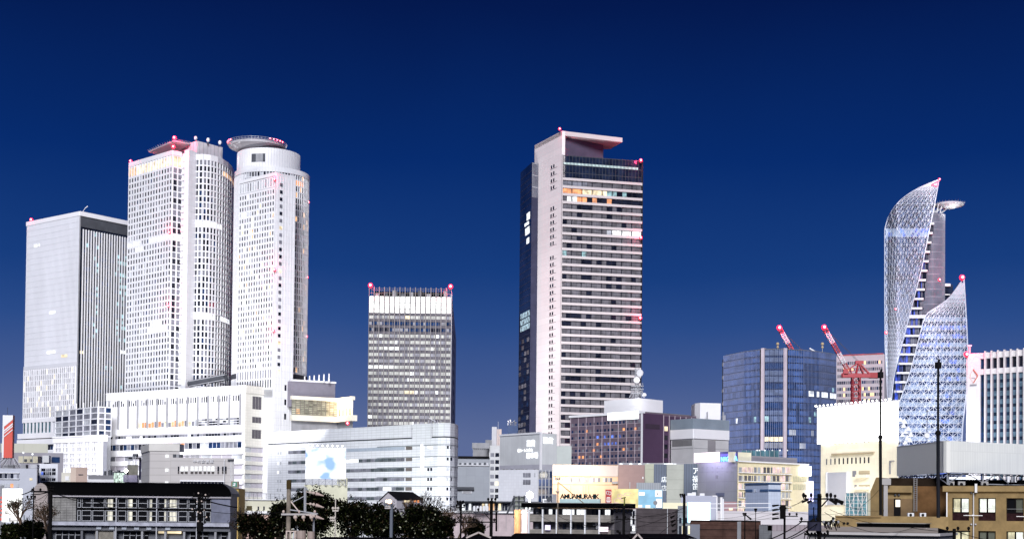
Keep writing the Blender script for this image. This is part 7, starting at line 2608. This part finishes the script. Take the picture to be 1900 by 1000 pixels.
# ---- electric poles
cpole = mat("concrete_pole", (0.19, 0.16, 0.13), 0.85, var=0.5, scale=1.5)
dpole = mat("dark_pole", (0.007, 0.0065, 0.007), 0.8, var=0.4)
cer = mat("ceramic", (0.55, 0.45, 0.40), 0.4)
TOPS = {}
def pole(key, label, px, ytop, Y, r, arms, m, extras=None, ybot=1012):
    base = at(px, ybot, Y)
    t = thing("utility_pole", label, "utility pole", (base.x, base.y, 0), "utility poles")
    zt = zat(px, ytop, Y)
    q = MB(); q.bar((base.x, base.y, 0), (base.x, base.y, zt), r * 1.15, m, 10, r * 0.85); q.build("shaft", t)
    pts = []
    for (x0, x1, y, kind) in arms:
        q = MB(); a, b = at(x0, y, Y - r * 1.2), at(x1, y, Y - r * 1.2)
        am = white if kind == "w" else m
        q.bar(a, b, 0.06 if kind != "w" else 0.085, am if kind != "w" else mat("arm_pale", (0.38, 0.36, 0.36), 0.6))
        q.build("crossarm", t)
        n_ = 3
        for k in range(n_):
            p = a + (b - a) * (0.06 + 0.88 * k / (n_ - 1))
            i_ = MB(); i_.bar(p, p + Vector((0, 0, 0.10)), 0.03, m); i_.ball(p + Vector((0, 0, 0.17)), 0.09, cer if m is cpole else m, 8, 1.2); i_.build("insulator", t)
            pts.append(p + Vector((0, 0, 0.22)))
    if extras: extras(t, base, zt, Y)
    TOPS[key] = pts + [Vector((base.x, base.y, zt - 0.3))]
    return t
def ex_big(t, base, zt, Y):
    q = MB()
    q.box(Fr(P(531.5, Y - 0.2, 900), P(539, Y - 0.2, 900)), 0, 0.28, zat(535, 906, Y), zat(535, 890, Y), -0.3, 0, mat("pole_cap", (0.05, 0.035, 0.015), 0.7)); q.build("cap", t)
    q = MB()
    gm = mat("bracket_grey", (0.30, 0.31, 0.34), 0.5)
    q.bar(at(538, 903, Y), at(566, 903, Y), 0.05, gm); q.bar(at(566, 903, Y), at(566, 952, Y), 0.09, gm, 8)
    q.bar(at(536, 925, Y), at(556, 950, Y), 0.05, cer); q.bar(at(541, 932, Y), at(566, 919, Y), 0.035, gm)
    q.bar(at(566, 903, Y), at(572, 909, Y), 0.05, gm); q.bar(at(538, 945, Y - .2), at(590, 952.5, Y - .2), 0.05, gm)
    q.bar(at(582, 955, Y), at(582, 985, Y), 0.06, gm); q.build("bracket", t)
    for y in (910, 931.5, 953):
        q = MB()
        q.bar(at(568, y + 2, Y - .3), at(580, y + 3, Y - .3), 0.03, cer)
        q.ball(at(576, y + 3, Y - .3), 0.1, cer, 8); q.ball(at(582, y + 4, Y - .3), 0.11, cer, 8)
        q.bar(at(586, y + 5, Y - .3), at(601, y + 9.5, Y - .3), 0.13, mat("sleeve_pink", (0.50, 0.38, 0.34), 0.6), 8, 0.03)
        q.build("cable_sleeve", t)
    for x in (548, 563, 578):
        q = MB(); q.ball(at(x, 959, Y - .4), 0.14, cer, 8); q.bar(at(x, 957, Y - .4), at(x + 1, 966, Y - .4), 0.11, mat("insulator_tan", (0.48, 0.35, 0.24), 0.5), 8, 0.03); q.build("insulator", t)
    q = MB()
    c = at(546, 985, Y - 0.3); q.bar((c.x - 0.55, c.y, c.z), (c.x + 0.15, c.y, c.z), 0.05, cer)
    for dx in (-0.5, -0.25, 0.05):
        q.bar((c.x + dx, c.y, c.z), (c.x + dx, c.y, c.z - 0.8), 0.06, cer, 6)
    q.bar((c.x + 0.45, c.y, c.z - 0.9), (c.x + 0.45, c.y, c.z + 0.05), 0.32, mat("transformer", (0.34, 0.27, 0.24), 0.6), 14); q.bar((c.x + 1.1, c.y, c.z - 0.9), (c.x + 1.1, c.y, c.z), 0.25, mat("transformer", (0.34, 0.27, 0.24), 0.6), 14)
    q.build("transformer", t)
pole("a", "big pale brown pole with pink cable sleeves in front of the dense trees", 534.5, 893, 92, 0.17, [(522, 588, 953.5, "w")], cpole, ex_big)
pole("b", "dark pole with slack wires at the left end of the black vaulted hall", 92.5, 909, 105, 0.15, [(58, 92, 912, "d"), (88, 100, 908, "d")], dpole)
pole("b2", "thin dark pole left of the round topped end bay", 60.5, 903, 108, 0.05, [(50, 66, 925, "d")], dpole)
def ex_c(t, base, zt, Y):
    for k, (y, w_) in enumerate(((922, 14), (940, 10), (962, 12))):
        q = MB(); r2 = random.Random(k)
        for i in range(12):
            p = at(370 + r2.uniform(-w_, w_), y + r2.uniform(-7, 7), Y - 0.2); p2 = p + Vector((r2.uniform(-.3, .3), 0, r2.uniform(-.35, .35)))
            q.bar(p, p2, 0.035, dpole); q.ball(p2, 0.07, dpole if i % 3 else cer, 6)
        q.build("cable_cluster", t)
    q = MB(); q.bar(at(371, 968, Y - .3), at(371, 985, Y - .3), 0.24, dpole, 12); q.build("transformer", t)
pole("c", "black pole tangled with cable fittings in front of the hall's windows", 368.5, 920, 100, 0.15, [(358, 390, 921, "d"), (355, 388, 958, "d")], dpole, ex_c)
pole("d", "slim pale ribbed pole topped by a warm lamp in front of the trees", 725.5, 933, 88, 0.12, [(714, 725, 939, "w"), (714, 725, 941.5, "w")], mat("lattice_pole", (0.22, 0.25, 0.32), 0.6, panel=(9, 0.12, 0.5, 0.02)))
sl = thing("street_lamp", "warm white lamp head on top of the slim ribbed pole", "lamp", at(722, 931, 87.8))
q = MB(); q.ball(at(723, 930, 87.8), 0.13, lit("sodium", (1.0, 0.55, 0.22), 5, var=0), 8); q.bar(at(716, 929, 87.8), at(724, 930, 87.8), 0.09, lit("sodium_pale", (1, 0.8, 0.6), 2.5, var=0), 8); q.build("lamp_head", sl)
pole("e", "black pole with long brackets over the dark round shrub", 911, 928, 100, 0.13, [(850, 925, 949, "d"), (838, 922, 968, "d"), (905, 920, 930, "d")], dpole, lambda t, b, z, Y: (lambda q: (q.bar(at(899, 951, Y), at(909, 963, Y), 0.04, dpole), q.bar(at(921, 948, Y), at(921, 985, Y), 0.07, dpole), q.build("bracket", t)))(MB()))
pole("e2", "thin pole with twin cross arms among the bare trees", 854.5, 930, 112, 0.08, [(846, 862, 941, "d"), (848, 860, 934, "d")], dpole)
pole("f", "thin brown antenna pole with a slanting stay on the terrace roof", 1035, 893, 150, 0.07, [(1031, 1038, 890, "d"), (1032, 1037, 914, "d")], cpole, lambda t, b, z, Y: (lambda q: (q.bar(at(1037, 895, Y), at(1083, 933, Y), 0.06, mat("stay_brown", (0.14, 0.10, 0.05), 0.7)), q.bar(at(1031, 890, Y), at(1031, 884, Y), 0.05, mid_grey), q.bar(at(1039, 890, Y), at(1039, 884, Y), 0.05, mid_grey), q.build("stay", t)))(MB()), ybot=935)
def ex_g(t, base, zt, Y):
    q = MB()
    for s_ in (-1, 1):
        pr = at(1157, 939, Y)
        for k in range(1, 7):
            p = at(1157 + s_ * k * 2.9, 939 - 3.5 * math.sin(k / 6 * 2.6) + 0.4 * k, Y); q.bar(pr, p, 0.06, dpole); pr = p
    q.build("curved_arm", t)
    q = MB(); q.bar(at(1158.5, 940, Y), at(1158.5, 923, Y), 0.05, mat("pole_green", (0.16, 0.17, 0.03), 0.6)); q.bar(at(1153, 924, Y), at(1161, 922, Y), 0.05, dpole); q.build("finial", t)
    for x, y in ((1144, 948), (1150, 947), (1165, 947), (1172, 946), (1146, 985), (1150, 988)):
        q = MB(); q.ball(at(x, y, Y - .2), 0.12, dpole, 8); q.build("insulator", t)
pole("g", "black pole with curved branching arms before the glowing stair block", 1157, 937, 110, 0.12, [(1143, 1177, 962.5, "d")], dpole, ex_g)
pole("h", "dim pole with dark slanted sleeves left of the dazzling square sign", 1269, 918, 118, 0.13, [(1262, 1270, 921, "d")], dpole, lambda t, b, z, Y: [(lambda q: (q.bar(at(1244 + k, y + 4, Y - .2), at(1252 + k, y, Y - .2), 0.12, dpole, 6, 0.05), q.build("cable_sleeve", t)))(MB()) for k, y in enumerate((956, 964, 971, 982))])
pole("i", "short dark pole with triple brackets right of the small blue banded office", 1455.5, 936, 112, 0.10, [(1450, 1480, 957, "d"), (1447, 1458, 946, "d")], dpole, lambda t, b, z, Y: [(lambda q: (q.bar(at(1433, y + 1, Y - .2), at(1445, y - 0.5, Y - .2), 0.09, dpole, 6, 0.06), q.bar(at(1445, y - 0.5, Y - .2), at(1455, y, Y - .2), 0.025, dpole), q.build("cable_sleeve", t)))(MB()) for y in (937, 945, 953, 961)] + [(lambda q: (q.box(Fr(P(1448, Y - .3, 940), P(1457, Y - .3, 940)), 0, 0.42, zat(1452, 962, Y), zat(1452, 936, Y), -0.2, 0, dpole), q.build("switch_box", t)))(MB())])
def ex_j(t, base, zt, Y):
    q = MB()
    q.bar(at(1524, 939, Y), at(1537, 925, Y), 0.05, dpole); q.bar(at(1510, 962, Y), at(1510, 940, Y), 0.035, dpole)
    q.build("bracket", t)
    for x0, y0, x1, y1 in ((1488, 931, 1500, 926), (1498, 932, 1506, 928), (1539, 926, 1553, 933), (1549, 925, 1564, 933)):
        q = MB(); q.bar(at(x0, y0, Y - .2), at(x1, y1, Y - .2), 0.07, dpole, 6, 0.13 if x0 > 1530 else 0.07); q.build("cable_sleeve", t)
    for x in (1534.5, 1541.5, 1491, 1505):
        q = MB(); q.ball(at(x, 918, Y - .1), 0.1, dpole, 8, 1.5); q.bar(at(x, 918, Y - .1), at(x, 924, Y - .1), 0.04, dpole); q.build("insulator", t)
    q = MB(); q.bar(at(1511, 984, Y - .5), at(1511, 968, Y - .5), 0.42, mat("transformer_dark", (0.03, 0.03, 0.05), 0.6), 16); q.bar(at(1508, 968, Y - .5), at(1511, 961, Y - .5), 0.2, dpole, 8, 0.05); q.build("transformer", t)
    r2 = random.Random(3)
    q = MB()
    for k in range(10):
        p = at(1528 + k * 3, 970 + r2.uniform(-4, 4), Y - .3); q.ball(p, 0.1, dpole if k % 3 else mid_grey, 6); q.bar(p, p + Vector((0.1, 0, -0.35)), 0.04, dpole)
    for k in range(8):
        p = at(1494 + k * 6, 987 + r2.uniform(0, 3), Y - .3); q.ball(p, 0.08, dpole, 6); q.bar(p, p + Vector((r2.uniform(-.3, .1), 0, -0.5)), 0.03, dpole)
    q.build("cable_cluster", t)
pole("j", "large black pole with a transformer and slanted sleeves, in front of the blank grey hoarding", 1520, 915.5, 85, 0.14, [(1491, 1553, 925, "d"), (1483, 1550, 967, "d"), (1495, 1538, 991, "d")], dpole, ex_j)
pole("k", "small dark pole with drooping wires in front of the tan apartment", 1770.5, 980, 80, 0.11, [(1755, 1800, 985, "d")], dpole)
pole("l", "pale thin pole with two cross arms at the lower left trees", 31.5, 937, 120, 0.05, [(16, 52, 965.5, "w"), (18, 50, 991, "w")], mat("pale_pole", (0.30, 0.33, 0.36), 0.6), lambda t, b, z, Y: (lambda q: (q.bar(at(45, 955, Y), at(45, 1005, Y), 0.07, mat("pale_pole", (0.3, 0.33, 0.36), 0.6)), q.bar(at(44, 977, Y), at(50, 990, Y), 0.25, mat("pale_blue_box", (0.25, 0.33, 0.45), 0.6), 8), q.build("twin_post", t)))(MB()))
pole("m", "thin pale post in the dense trees with a pinkish fitting", 621.5, 925, 96, 0.045, [(617, 628, 947, "d"), (613, 621, 965, "d")], mat("pale_post", (0.55, 0.5, 0.45), 0.6))
pole("n", "tiny dark rooftop lamp post on the brown wall", 1402, 948, 126, 0.035, [(1400.5, 1403.5, 948, "d")], dpole, ybot=966)
pole("o", "short dark stub pole with a slanted sleeve on the brown wall", 1382, 952, 126, 0.06, [(1379, 1384, 956, "d")], dpole, lambda t, b, z, Y: (lambda q: (q.bar(at(1384, 955, Y), at(1394, 963, Y), 0.05, dpole, 6, 0.09), q.build("cable_sleeve", t)))(MB()), ybot=966)
# wires
def wire(a, b, sag, label, r=0.018, m=dpole):
    q = MB(); n_ = 14; pr = a
    for k in range(1, n_ + 1):
        s_ = k / n_
        p = a + (b - a) * s_ - Vector((0, 0, sag * 4 * s_ * (1 - s_)))
        q.bar(pr, p, r, m, 4); pr = p
    q.build("overhead_wire", None, label, None, "wire", "overhead wires", loc=a)
W_ = [((58, 916, 105), (92, 911, 105), 0.1, "short thick sleeved wire at the left of the hall's end bay", 0.05),
      ((38, 917.5, 103), (60, 909, 107), 0.05, "short black cable left of the end bay", 0.04),
      ((92, 911, 104), (366, 930, 100), 0.9, "upper slack wire crossing the hall's windows", 0.03),
      ((92, 914, 104), (366, 944, 100), 0.35, "lower slack wire crossing the hall's windows", 0.025),
      ((370, 925, 100), (440, 941, 96), 0.05, "thick wire from the tangled pole to the right over the bluish wall", 0.05),
      ((370, 945, 100), (534, 948, 92), 0.25, "level wire from the tangled pole to the big pale brown pole", 0.022),
      ((40, 930, 104), (92, 912, 105), 0.3, "sagging wire over the lower left bush", 0.02),
      ((45, 943, 104), (92, 911, 105), 0.6, "lower sagging wire over the lower left bush", 0.015),
      ((1157, 950, 110), (1268, 942, 118), 0.5, "upper wire across the dark plank wall", 0.018),
      ((1157, 958, 110), (1268, 962, 118), 0.4, "middle wire across the dark plank wall", 0.018),
      ((1170, 980, 110), (1260, 946, 118), 0.2, "rising wire across the dark plank wall", 0.016),
      ((1157, 970, 110), (1268, 950, 118), -0.2, "bowed wire across the dark plank wall", 0.016),
      ((1220, 992, 110), (1262, 955, 118), 0.1, "steep wire near the plank wall's right end", 0.014),
      ((1180, 985, 110), (1050, 962, 140), 0.3, "thin wire before the terrace's right half", 0.018),
      ((1157, 964, 110), (1035, 955, 150), 0.8, "wire drooping before the terrace balconies", 0.02),
      ((1143, 962, 110), (1000, 954, 150), 1.0, "long wire drooping before the whole terrace", 0.016),
      ((1330, 962, 120), (1455, 938, 112), 0.2, "uppermost thin wire before the small blue banded office", 0.012),
      ((1300, 972, 120), (1455, 946, 112), 0.3, "second thin wire before the small blue banded office", 0.012),
      ((1380, 966, 120), (1455, 954, 112), 0.1, "short thin wire before the small blue banded office", 0.012),
      ((1455, 944, 112), (1491, 926, 85), 0.1, "short wire joining the two black poles", 0.012),
      ((1400, 948, 126), (1488, 931, 85), 0.2, "thin wire rising toward the large black pole", 0.012),
      ((1420, 1003, 70), (1488, 967, 85), 0.1, "thick wire falling to the bottom left of the large black pole", 0.03),
      ((1440, 1006, 70), (1500, 975, 85), 0.1, "second thick wire falling left of the large black pole", 0.03),
      ((1455, 1004, 72), (1520, 968, 85), 0.1, "third thick wire falling left of the large black pole", 0.026),
      ((1455, 944, 112), (1570, 950, 110), 0.3, "wire running right behind the large black pole", 0.014),
      ((1553, 931, 85), (1640, 946, 110), 0.25, "upper wire from the large black pole to the tan wall", 0.012),
      ((1540, 945, 85), (1720, 972, 100), 0.5, "long wire sloping down over the tan parapet", 0.016),
      ((1530, 950, 85), (1700, 976, 100), 0.8, "lower long wire sloping down over the tan parapet", 0.016),
      ((1597, 940, 120), (1633, 906, 120), 0.1, "diagonal stay wire left of the tan gable wall", 0.02),
      ((1770, 983, 80), (1900, 1003, 78), 0.25, "thick wire falling right across the tan apartment", 0.022),
      ((1755, 985, 80), (1690, 978, 90), 0.05, "short wire left of the tan apartment's downpipe", 0.02),
      ((725, 942, 88), (911, 952, 100), 0.5, "wire through the bare tree tops", 0.014),
      ((780, 940, 100), (911, 948, 100), 0.2, "wire toward the black bracketed pole", 0.018)]
for a, b, s_, lab, r_ in W_:
    wire(at(*a), at(*b), s_, lab, r_)

# ---- vegetation
leafm = []
for k, c in enumerate(((0.0015, 0.002, 0.0012), (0.004, 0.006, 0.002), (0.020, 0.025, 0.007), (0.035, 0.022, 0.013), (0.30, 0.31, 0.22))):
    leafm.append(mat("leaf_%s" % ("dark", "deep", "olive", "rust", "glint")[k], c, 0.55, var=0.3, scale=2))
barkm = mat("bark", (0.022, 0.018, 0.015), 0.9, var=0.4, scale=4)
def crown_leaves(q, c, rx, ry, rz, n_, size, rr, weights=(60, 24, 9, 3, 1.2)):
    for _ in range(n_):
        # clumps: points pushed toward an uneven shell
        th, ph = rr.uniform(0, 2 * math.pi), math.acos(rr.uniform(-0.9, 1))
        rad = 0.45 + 0.55 * rr.random() ** 0.5
        lump = 1 + 0.26 * math.sin(5 * th + 3 * ph) + 0.16 * math.sin(9 * th - 4 * ph + c.x)
        rad *= lump
        p = c + Vector((rx * rad * math.sin(ph) * math.cos(th), ry * rad * math.sin(ph) * math.sin(th), rz * rad * math.cos(ph)))
        s = size * rr.uniform(0.6, 1.4)
        a = Vector((rr.gauss(0, 1), rr.gauss(0, 1), rr.gauss(0, 1))).normalized()
        b = a.orthogonal().normalized()
        cc_ = a.cross(b)
        t_ = rr.uniform(0, 6.28)
        d1 = b * math.cos(t_) + cc_ * math.sin(t_)
        d2 = a.cross(d1)
        q.face([p - d1 * s, p - d2 * s * 0.5, p + d1 * s, p + d2 * s * 0.5], rr.choices(leafm, weights)[0])
def tree(name, label, px, Y, ytop, halfw_px, ybot, n_, seed, size=0.12, weights=(56, 22, 12, 5, 2.6), group="dense evergreen trees", cat="tree"):
    rr = random.Random(seed)
    m_ = Y / F
    top = at(px, ytop, Y); bot = at(px, ybot, Y)
    rx = halfw_px * m_
    H = top.z - bot.z
    t = thing(name, label, cat, (top.x, Y, 0), group)
    q = MB()
    q.bar((top.x, Y, 0), (top.x + rr.uniform(-.3, .3), Y, bot.z + H * 0.3), 0.32, barkm, 8, 0.2)
    q.build("trunk", t)
    q = MB()
    cr = MB()
    cz = bot.z + H * 0.5
    nb = 13
    for k in range(nb):
        a = 2 * math.pi * k / nb + rr.uniform(-.3, .3)
        rr1 = rr.uniform(0.3, 0.72)
        h_ = rr.uniform(-0.3, 0.62)
        bp_ = Vector((top.x + rx * rr1 * math.cos(a), Y + rx * 0.7 * rr1 * math.sin(a), cz + H * 0.5 * h_))
        q.bar((top.x, Y, bot.z + H * 0.05), bp_, 0.11, barkm, 5, 0.03)
        rb_ = rx * rr.uniform(0.26, 0.44)
        top_room = top.z - bp_.z
        rzb = min(rb_ * 0.8, max(0.35, top_room))
        crown_leaves(cr, bp_, rb_, rb_ * 0.8, rzb, n_ // nb, size, rr, weights)
    crown_leaves(cr, Vector((top.x, Y, cz)), rx * 0.72, rx * 0.55, H * 0.42, n_ // 3, size, rr, weights)
    q.build("limb", t, kind="stuff")
    cr.build("crown", t)
    return t
tree("evergreen_tree", "dense dark tree behind the big pale brown pole, leftmost of the dense group", 522, 124, 921, 30, 1010, 5200, 1)
tree("evergreen_tree", "tallest dense dark tree, directly right of the big pale brown pole", 580, 126, 904, 52, 1012, 12500, 2)
tree("evergreen_tree", "dense dark tree under the lit billboard's right corner, rightward of the tallest tree", 655, 132, 922, 42, 1012, 9500, 3)
tree("evergreen_tree", "dense dark tree behind the slim ribbed pole", 716, 118, 932, 44, 1012, 9500, 4)
tree("evergreen_tree", "lower dark tree in front of the gabled house", 772, 115, 935, 44, 1014, 8500, 5)
tree("evergreen_tree", "dark mound shaped tree at the right end of the dense group", 812, 112, 953, 36, 1014, 5500, 6)
tree("evergreen_tree", "low dark tree mass at the bottom between the hall and the pale brown pole", 480, 118, 951, 42, 1014, 5000, 7, weights=(62, 18, 6, 14, 1))
tree("round_shrub", "dark round shrub behind the black bracketed pole", 884, 120, 963.5, 22, 1005, 4500, 8, size=0.09, weights=(60, 14, 4, 12, 0.6), group=None, cat="shrub")
tree("round_shrub", "dark green bush at the lower left corner, leftmost", 22, 112, 968, 24, 1014, 4500, 9, size=0.1, weights=(20, 34, 26, 6, 1), group=None, cat="shrub")
tree("round_shrub", "black bush in front of the round topped end bay", 60, 110, 960, 24, 1014, 5000, 10, size=0.1, weights=(80, 14, 4, 2, 0.3), group=None, cat="shrub")
def bare(name, label, px, Y, ytop, spread, ybot, seed, m, lev=5, leaf=0, r0=0.10):
    rr = random.Random(seed)
    b0, top = at(px, ybot, Y), at(px, ytop, Y)
    H = top.z - b0.z
    t = thing(name, label, "tree", (b0.x, Y, 0), "bare winter trees")
    q = MB(); q.bar((b0.x, Y, 0), b0, r0 * 1.3, m, 7, r0); q.build("trunk", t)
    q = MB(); lf = MB()
    ends = []
    def grow(p, d, L_, r, k):
        e = p + d * L_
        q.bar(p, e, r, m, 4, r * 0.7)
        if k == 0:
            ends.append(e)
            return
        for _ in range(3 if k > 1 else 4):
            nd = (d + Vector((rr.gauss(0, .5), rr.gauss(0, .35), rr.gauss(0.12, .3))) * 1.0).normalized()
            grow(p + d * L_ * rr.uniform(0.55, 1.0), nd, L_ * rr.uniform(0.62, 0.8), r * 0.6, k - 1)
    for s in range(3):
        d = Vector((rr.uniform(-spread, spread), rr.uniform(-.3, .3), 1)).normalized()
        grow(b0, d, H * 0.36, r0, lev - 1)
    q.build("branch", t, kind="stuff")
    if leaf:
        for _ in range(leaf):
            e = rr.choice(ends) + Vector((rr.gauss(0, .12), rr.gauss(0, .12), rr.gauss(0, .12)))
            s = 0.07; a = Vector((rr.gauss(0, 1), rr.gauss(0, 1), rr.gauss(0, 1))).normalized() * s; b = a.orthogonal().normalized() * s * 0.6
            lf.face([e - a, e - b, e + a, e + b], rr.choice(leafm[:4]))
        lf.build("leaf", t, kind="stuff")
twig = mat("twig_dark", (0.035, 0.026, 0.022), 0.9, var=0.4, scale=3)
twig2 = mat("twig_brown", (0.11, 0.075, 0.055), 0.9, var=0.4, scale=3)
bare("bare_tree", "tall bare tree right of the gabled house", 796, 150, 908, 0.35, 975, 1, twig)
bare("bare_tree", "twiggy brown tree left of the thin twin armed pole", 822, 118, 934, 0.6, 1005, 2, twig2, leaf=260)
bare("bare_tree", "spreading twiggy tree in front of the railway wall", 846, 116, 940, 0.8, 1008, 3, twig2, leaf=260)
bare("bare_tree", "bare tree just left of the dark round shrub", 868, 122, 942, 0.6, 1005, 4, twig, leaf=60)
bare("bare_tree", "bare tree over the gabled house's eaves", 760, 160, 921, 0.5, 962, 5, twig2)
bare("bare_tree", "bare shrub just right of the hall's end", 452, 128, 932, 0.5, 1005, 6, twig, leaf=120)
bare("bare_tree", "bare shrub before the cream flat roofed building", 474, 128, 940, 0.6, 1005, 7, twig, leaf=160)
bare("bare_tree", "leafy twiggy tree between the lower left pole and bush", 42, 114, 912, 0.5, 985, 8, twig2, leaf=300)
bare("bare_tree", "twiggy tree in front of the hall's left brick wall", 88, 112, 932, 0.6, 1000, 9, twig2, leaf=300)
# black roofs along the bottom edge
def dark_roof(label, x0, x1, y, Y, gable=None):
    f = Fr(P(x0, Y, 990), P(x1, Y, 990))
    t = thing("low_house", label, "house", f.p(f.L / 2, 0))
    q = MB(); q.box(f, 0.1, f.L - 0.1, 0, zat(x0, y + 6, Y), -6, -0.1, mat("night_wall", (0.03, 0.03, 0.035), 0.9)); q.build("wall", t)
    q = MB()
    z0, z1 = zat(x0, y + 7, Y), zat(x0, y, Y)
    a, b, c, d = f.p(-0.3, z0, 0.3), f.p(f.L + 0.3, z0, 0.3), f.p(f.L + 0.1, z1, -3), f.p(-0.1, z1, -3)
    e, g = f.p(-0.3, z0, -6.3), f.p(f.L + 0.3, z0, -6.3)
    for P4 in ([a, b, c, d], [d, c, g, e], [a, d, e], [b, g, c], [a, e, g, b]): q.face(P4, rm)
    q.build("roof", t)
    if gable:
        gx, gy, gw = gable
        q = MB(); p = at(gx, gy, Y - 1)
        q.bar(p, at(gx - gw, gy + 10, Y - 1), 0.06, mat("barge_board", (0.42, 0.36, 0.34), 0.7)); q.bar(p, at(gx + gw, gy + 10, Y - 1), 0.06, mat("barge_board", (0.42, 0.36, 0.34), 0.7)); q.build("barge_board", t)
dark_roof("low black roofed house with pale gable boards under the round shrub", 862, 1000, 995, 70, (888, 987, 23))
dark_roof("long low black roof below the terrace house", 960, 1180, 990, 72)
dark_roof("low black roof with a small orange ridge tip below the branching pole", 1182, 1282, 990.5, 71, (1183, 990, 9))
dark_roof("low black roof at the bottom below the dense trees", 590, 860, 997, 71)
dark_roof("low black roof at the bottom left of the dense trees", 436, 590, 1000, 71)
# lit billboard in front of the pale store, on a cream roof
t, fr, zt = block("cream_store", "low cream building under the cloudy lit billboard", 565, 645, 899, 520, 12, mat("cream_store_wall", (0.60, 0.60, 0.46), 0.7), None, z0=0)
q = MB(); bxp(q, fr, 626, 645, 886, 899, -1, 0.1, mat("cream_store_wall", (0.60, 0.60, 0.46), 0.7)); q.build("roof_block", t)
bb = thing("billboard", "glaring billboard showing blue cloud shapes, on a braced frame above the cream building", "billboard", fr.p(fr.L / 2, zt))
bmat, nt, b = _base("cloud_board")
N, Ln = nt.nodes, nt.links
uv = N.new("ShaderNodeUVMap"); mp = N.new("ShaderNodeMapping"); mp.inputs["Scale"].default_value = (0.16, 0.22, 1)
nz = N.new("ShaderNodeTexNoise"); nz.inputs["Scale"].default_value = 1.1; nz.inputs["Detail"].default_value = 1.5
cr_ = N.new("ShaderNodeValToRGB"); cr_.color_ramp.elements[0].position = 0.36; cr_.color_ramp.elements[0].color = (0.22, 0.38, 0.85, 1); cr_.color_ramp.elements[1].position = 0.54; cr_.color_ramp.elements[1].color = (1, 1, 0.97, 1)
Ln.new(uv.outputs[0], mp.inputs[0]); Ln.new(mp.outputs[0], nz.inputs[0]); Ln.new(nz.outputs[0], cr_.inputs[0]); Ln.new(cr_.outputs[0], b.inputs["Emission Color"]); b.inputs["Emission Strength"].default_value = 0.75
b.inputs["Base Color"].default_value = (0.03, 0.03, 0.03, 1)
q = MB(); fb = Fr(P(567, 519, 860), P(641, 518, 860)); q.box(fb, 0, fb.L, zat(600, 888, 519), zat(600, 830, 519), -0.6, 0, bmat); q.build("panel", bb)
q = MB()
zb_, zt_ = zat(600, 900, 519), zat(600, 888, 519)
for k in range(7):
    x0 = fb.L * k / 6
    q.bar(fb.p(x0, zb_, -0.5), fb.p(x0, zt_, -0.5), 0.14, steel)
    if k < 6:
        x1 = fb.L * (k + 1) / 6
        q.bar(fb.p(x0, zb_, -0.5), fb.p(x1, zt_, -0.5), 0.1, steel); q.bar(fb.p(x1, zb_, -0.5), fb.p(x0, zt_, -0.5), 0.1, steel)
q.build("support_frame", bb)
q = MB()
for k in range(8):
    p0 = fb.p(fb.L * (k + .5) / 8, zat(600, 830, 519), 0); q.bar(p0, p0 + fb.w * 1.6 + Z * 0.6, 0.06, steel); q.ball(p0 + fb.w * 1.6 + Z * 0.6, 0.2, flood, 6)
q.build("lamp", bb, kind="stuff")
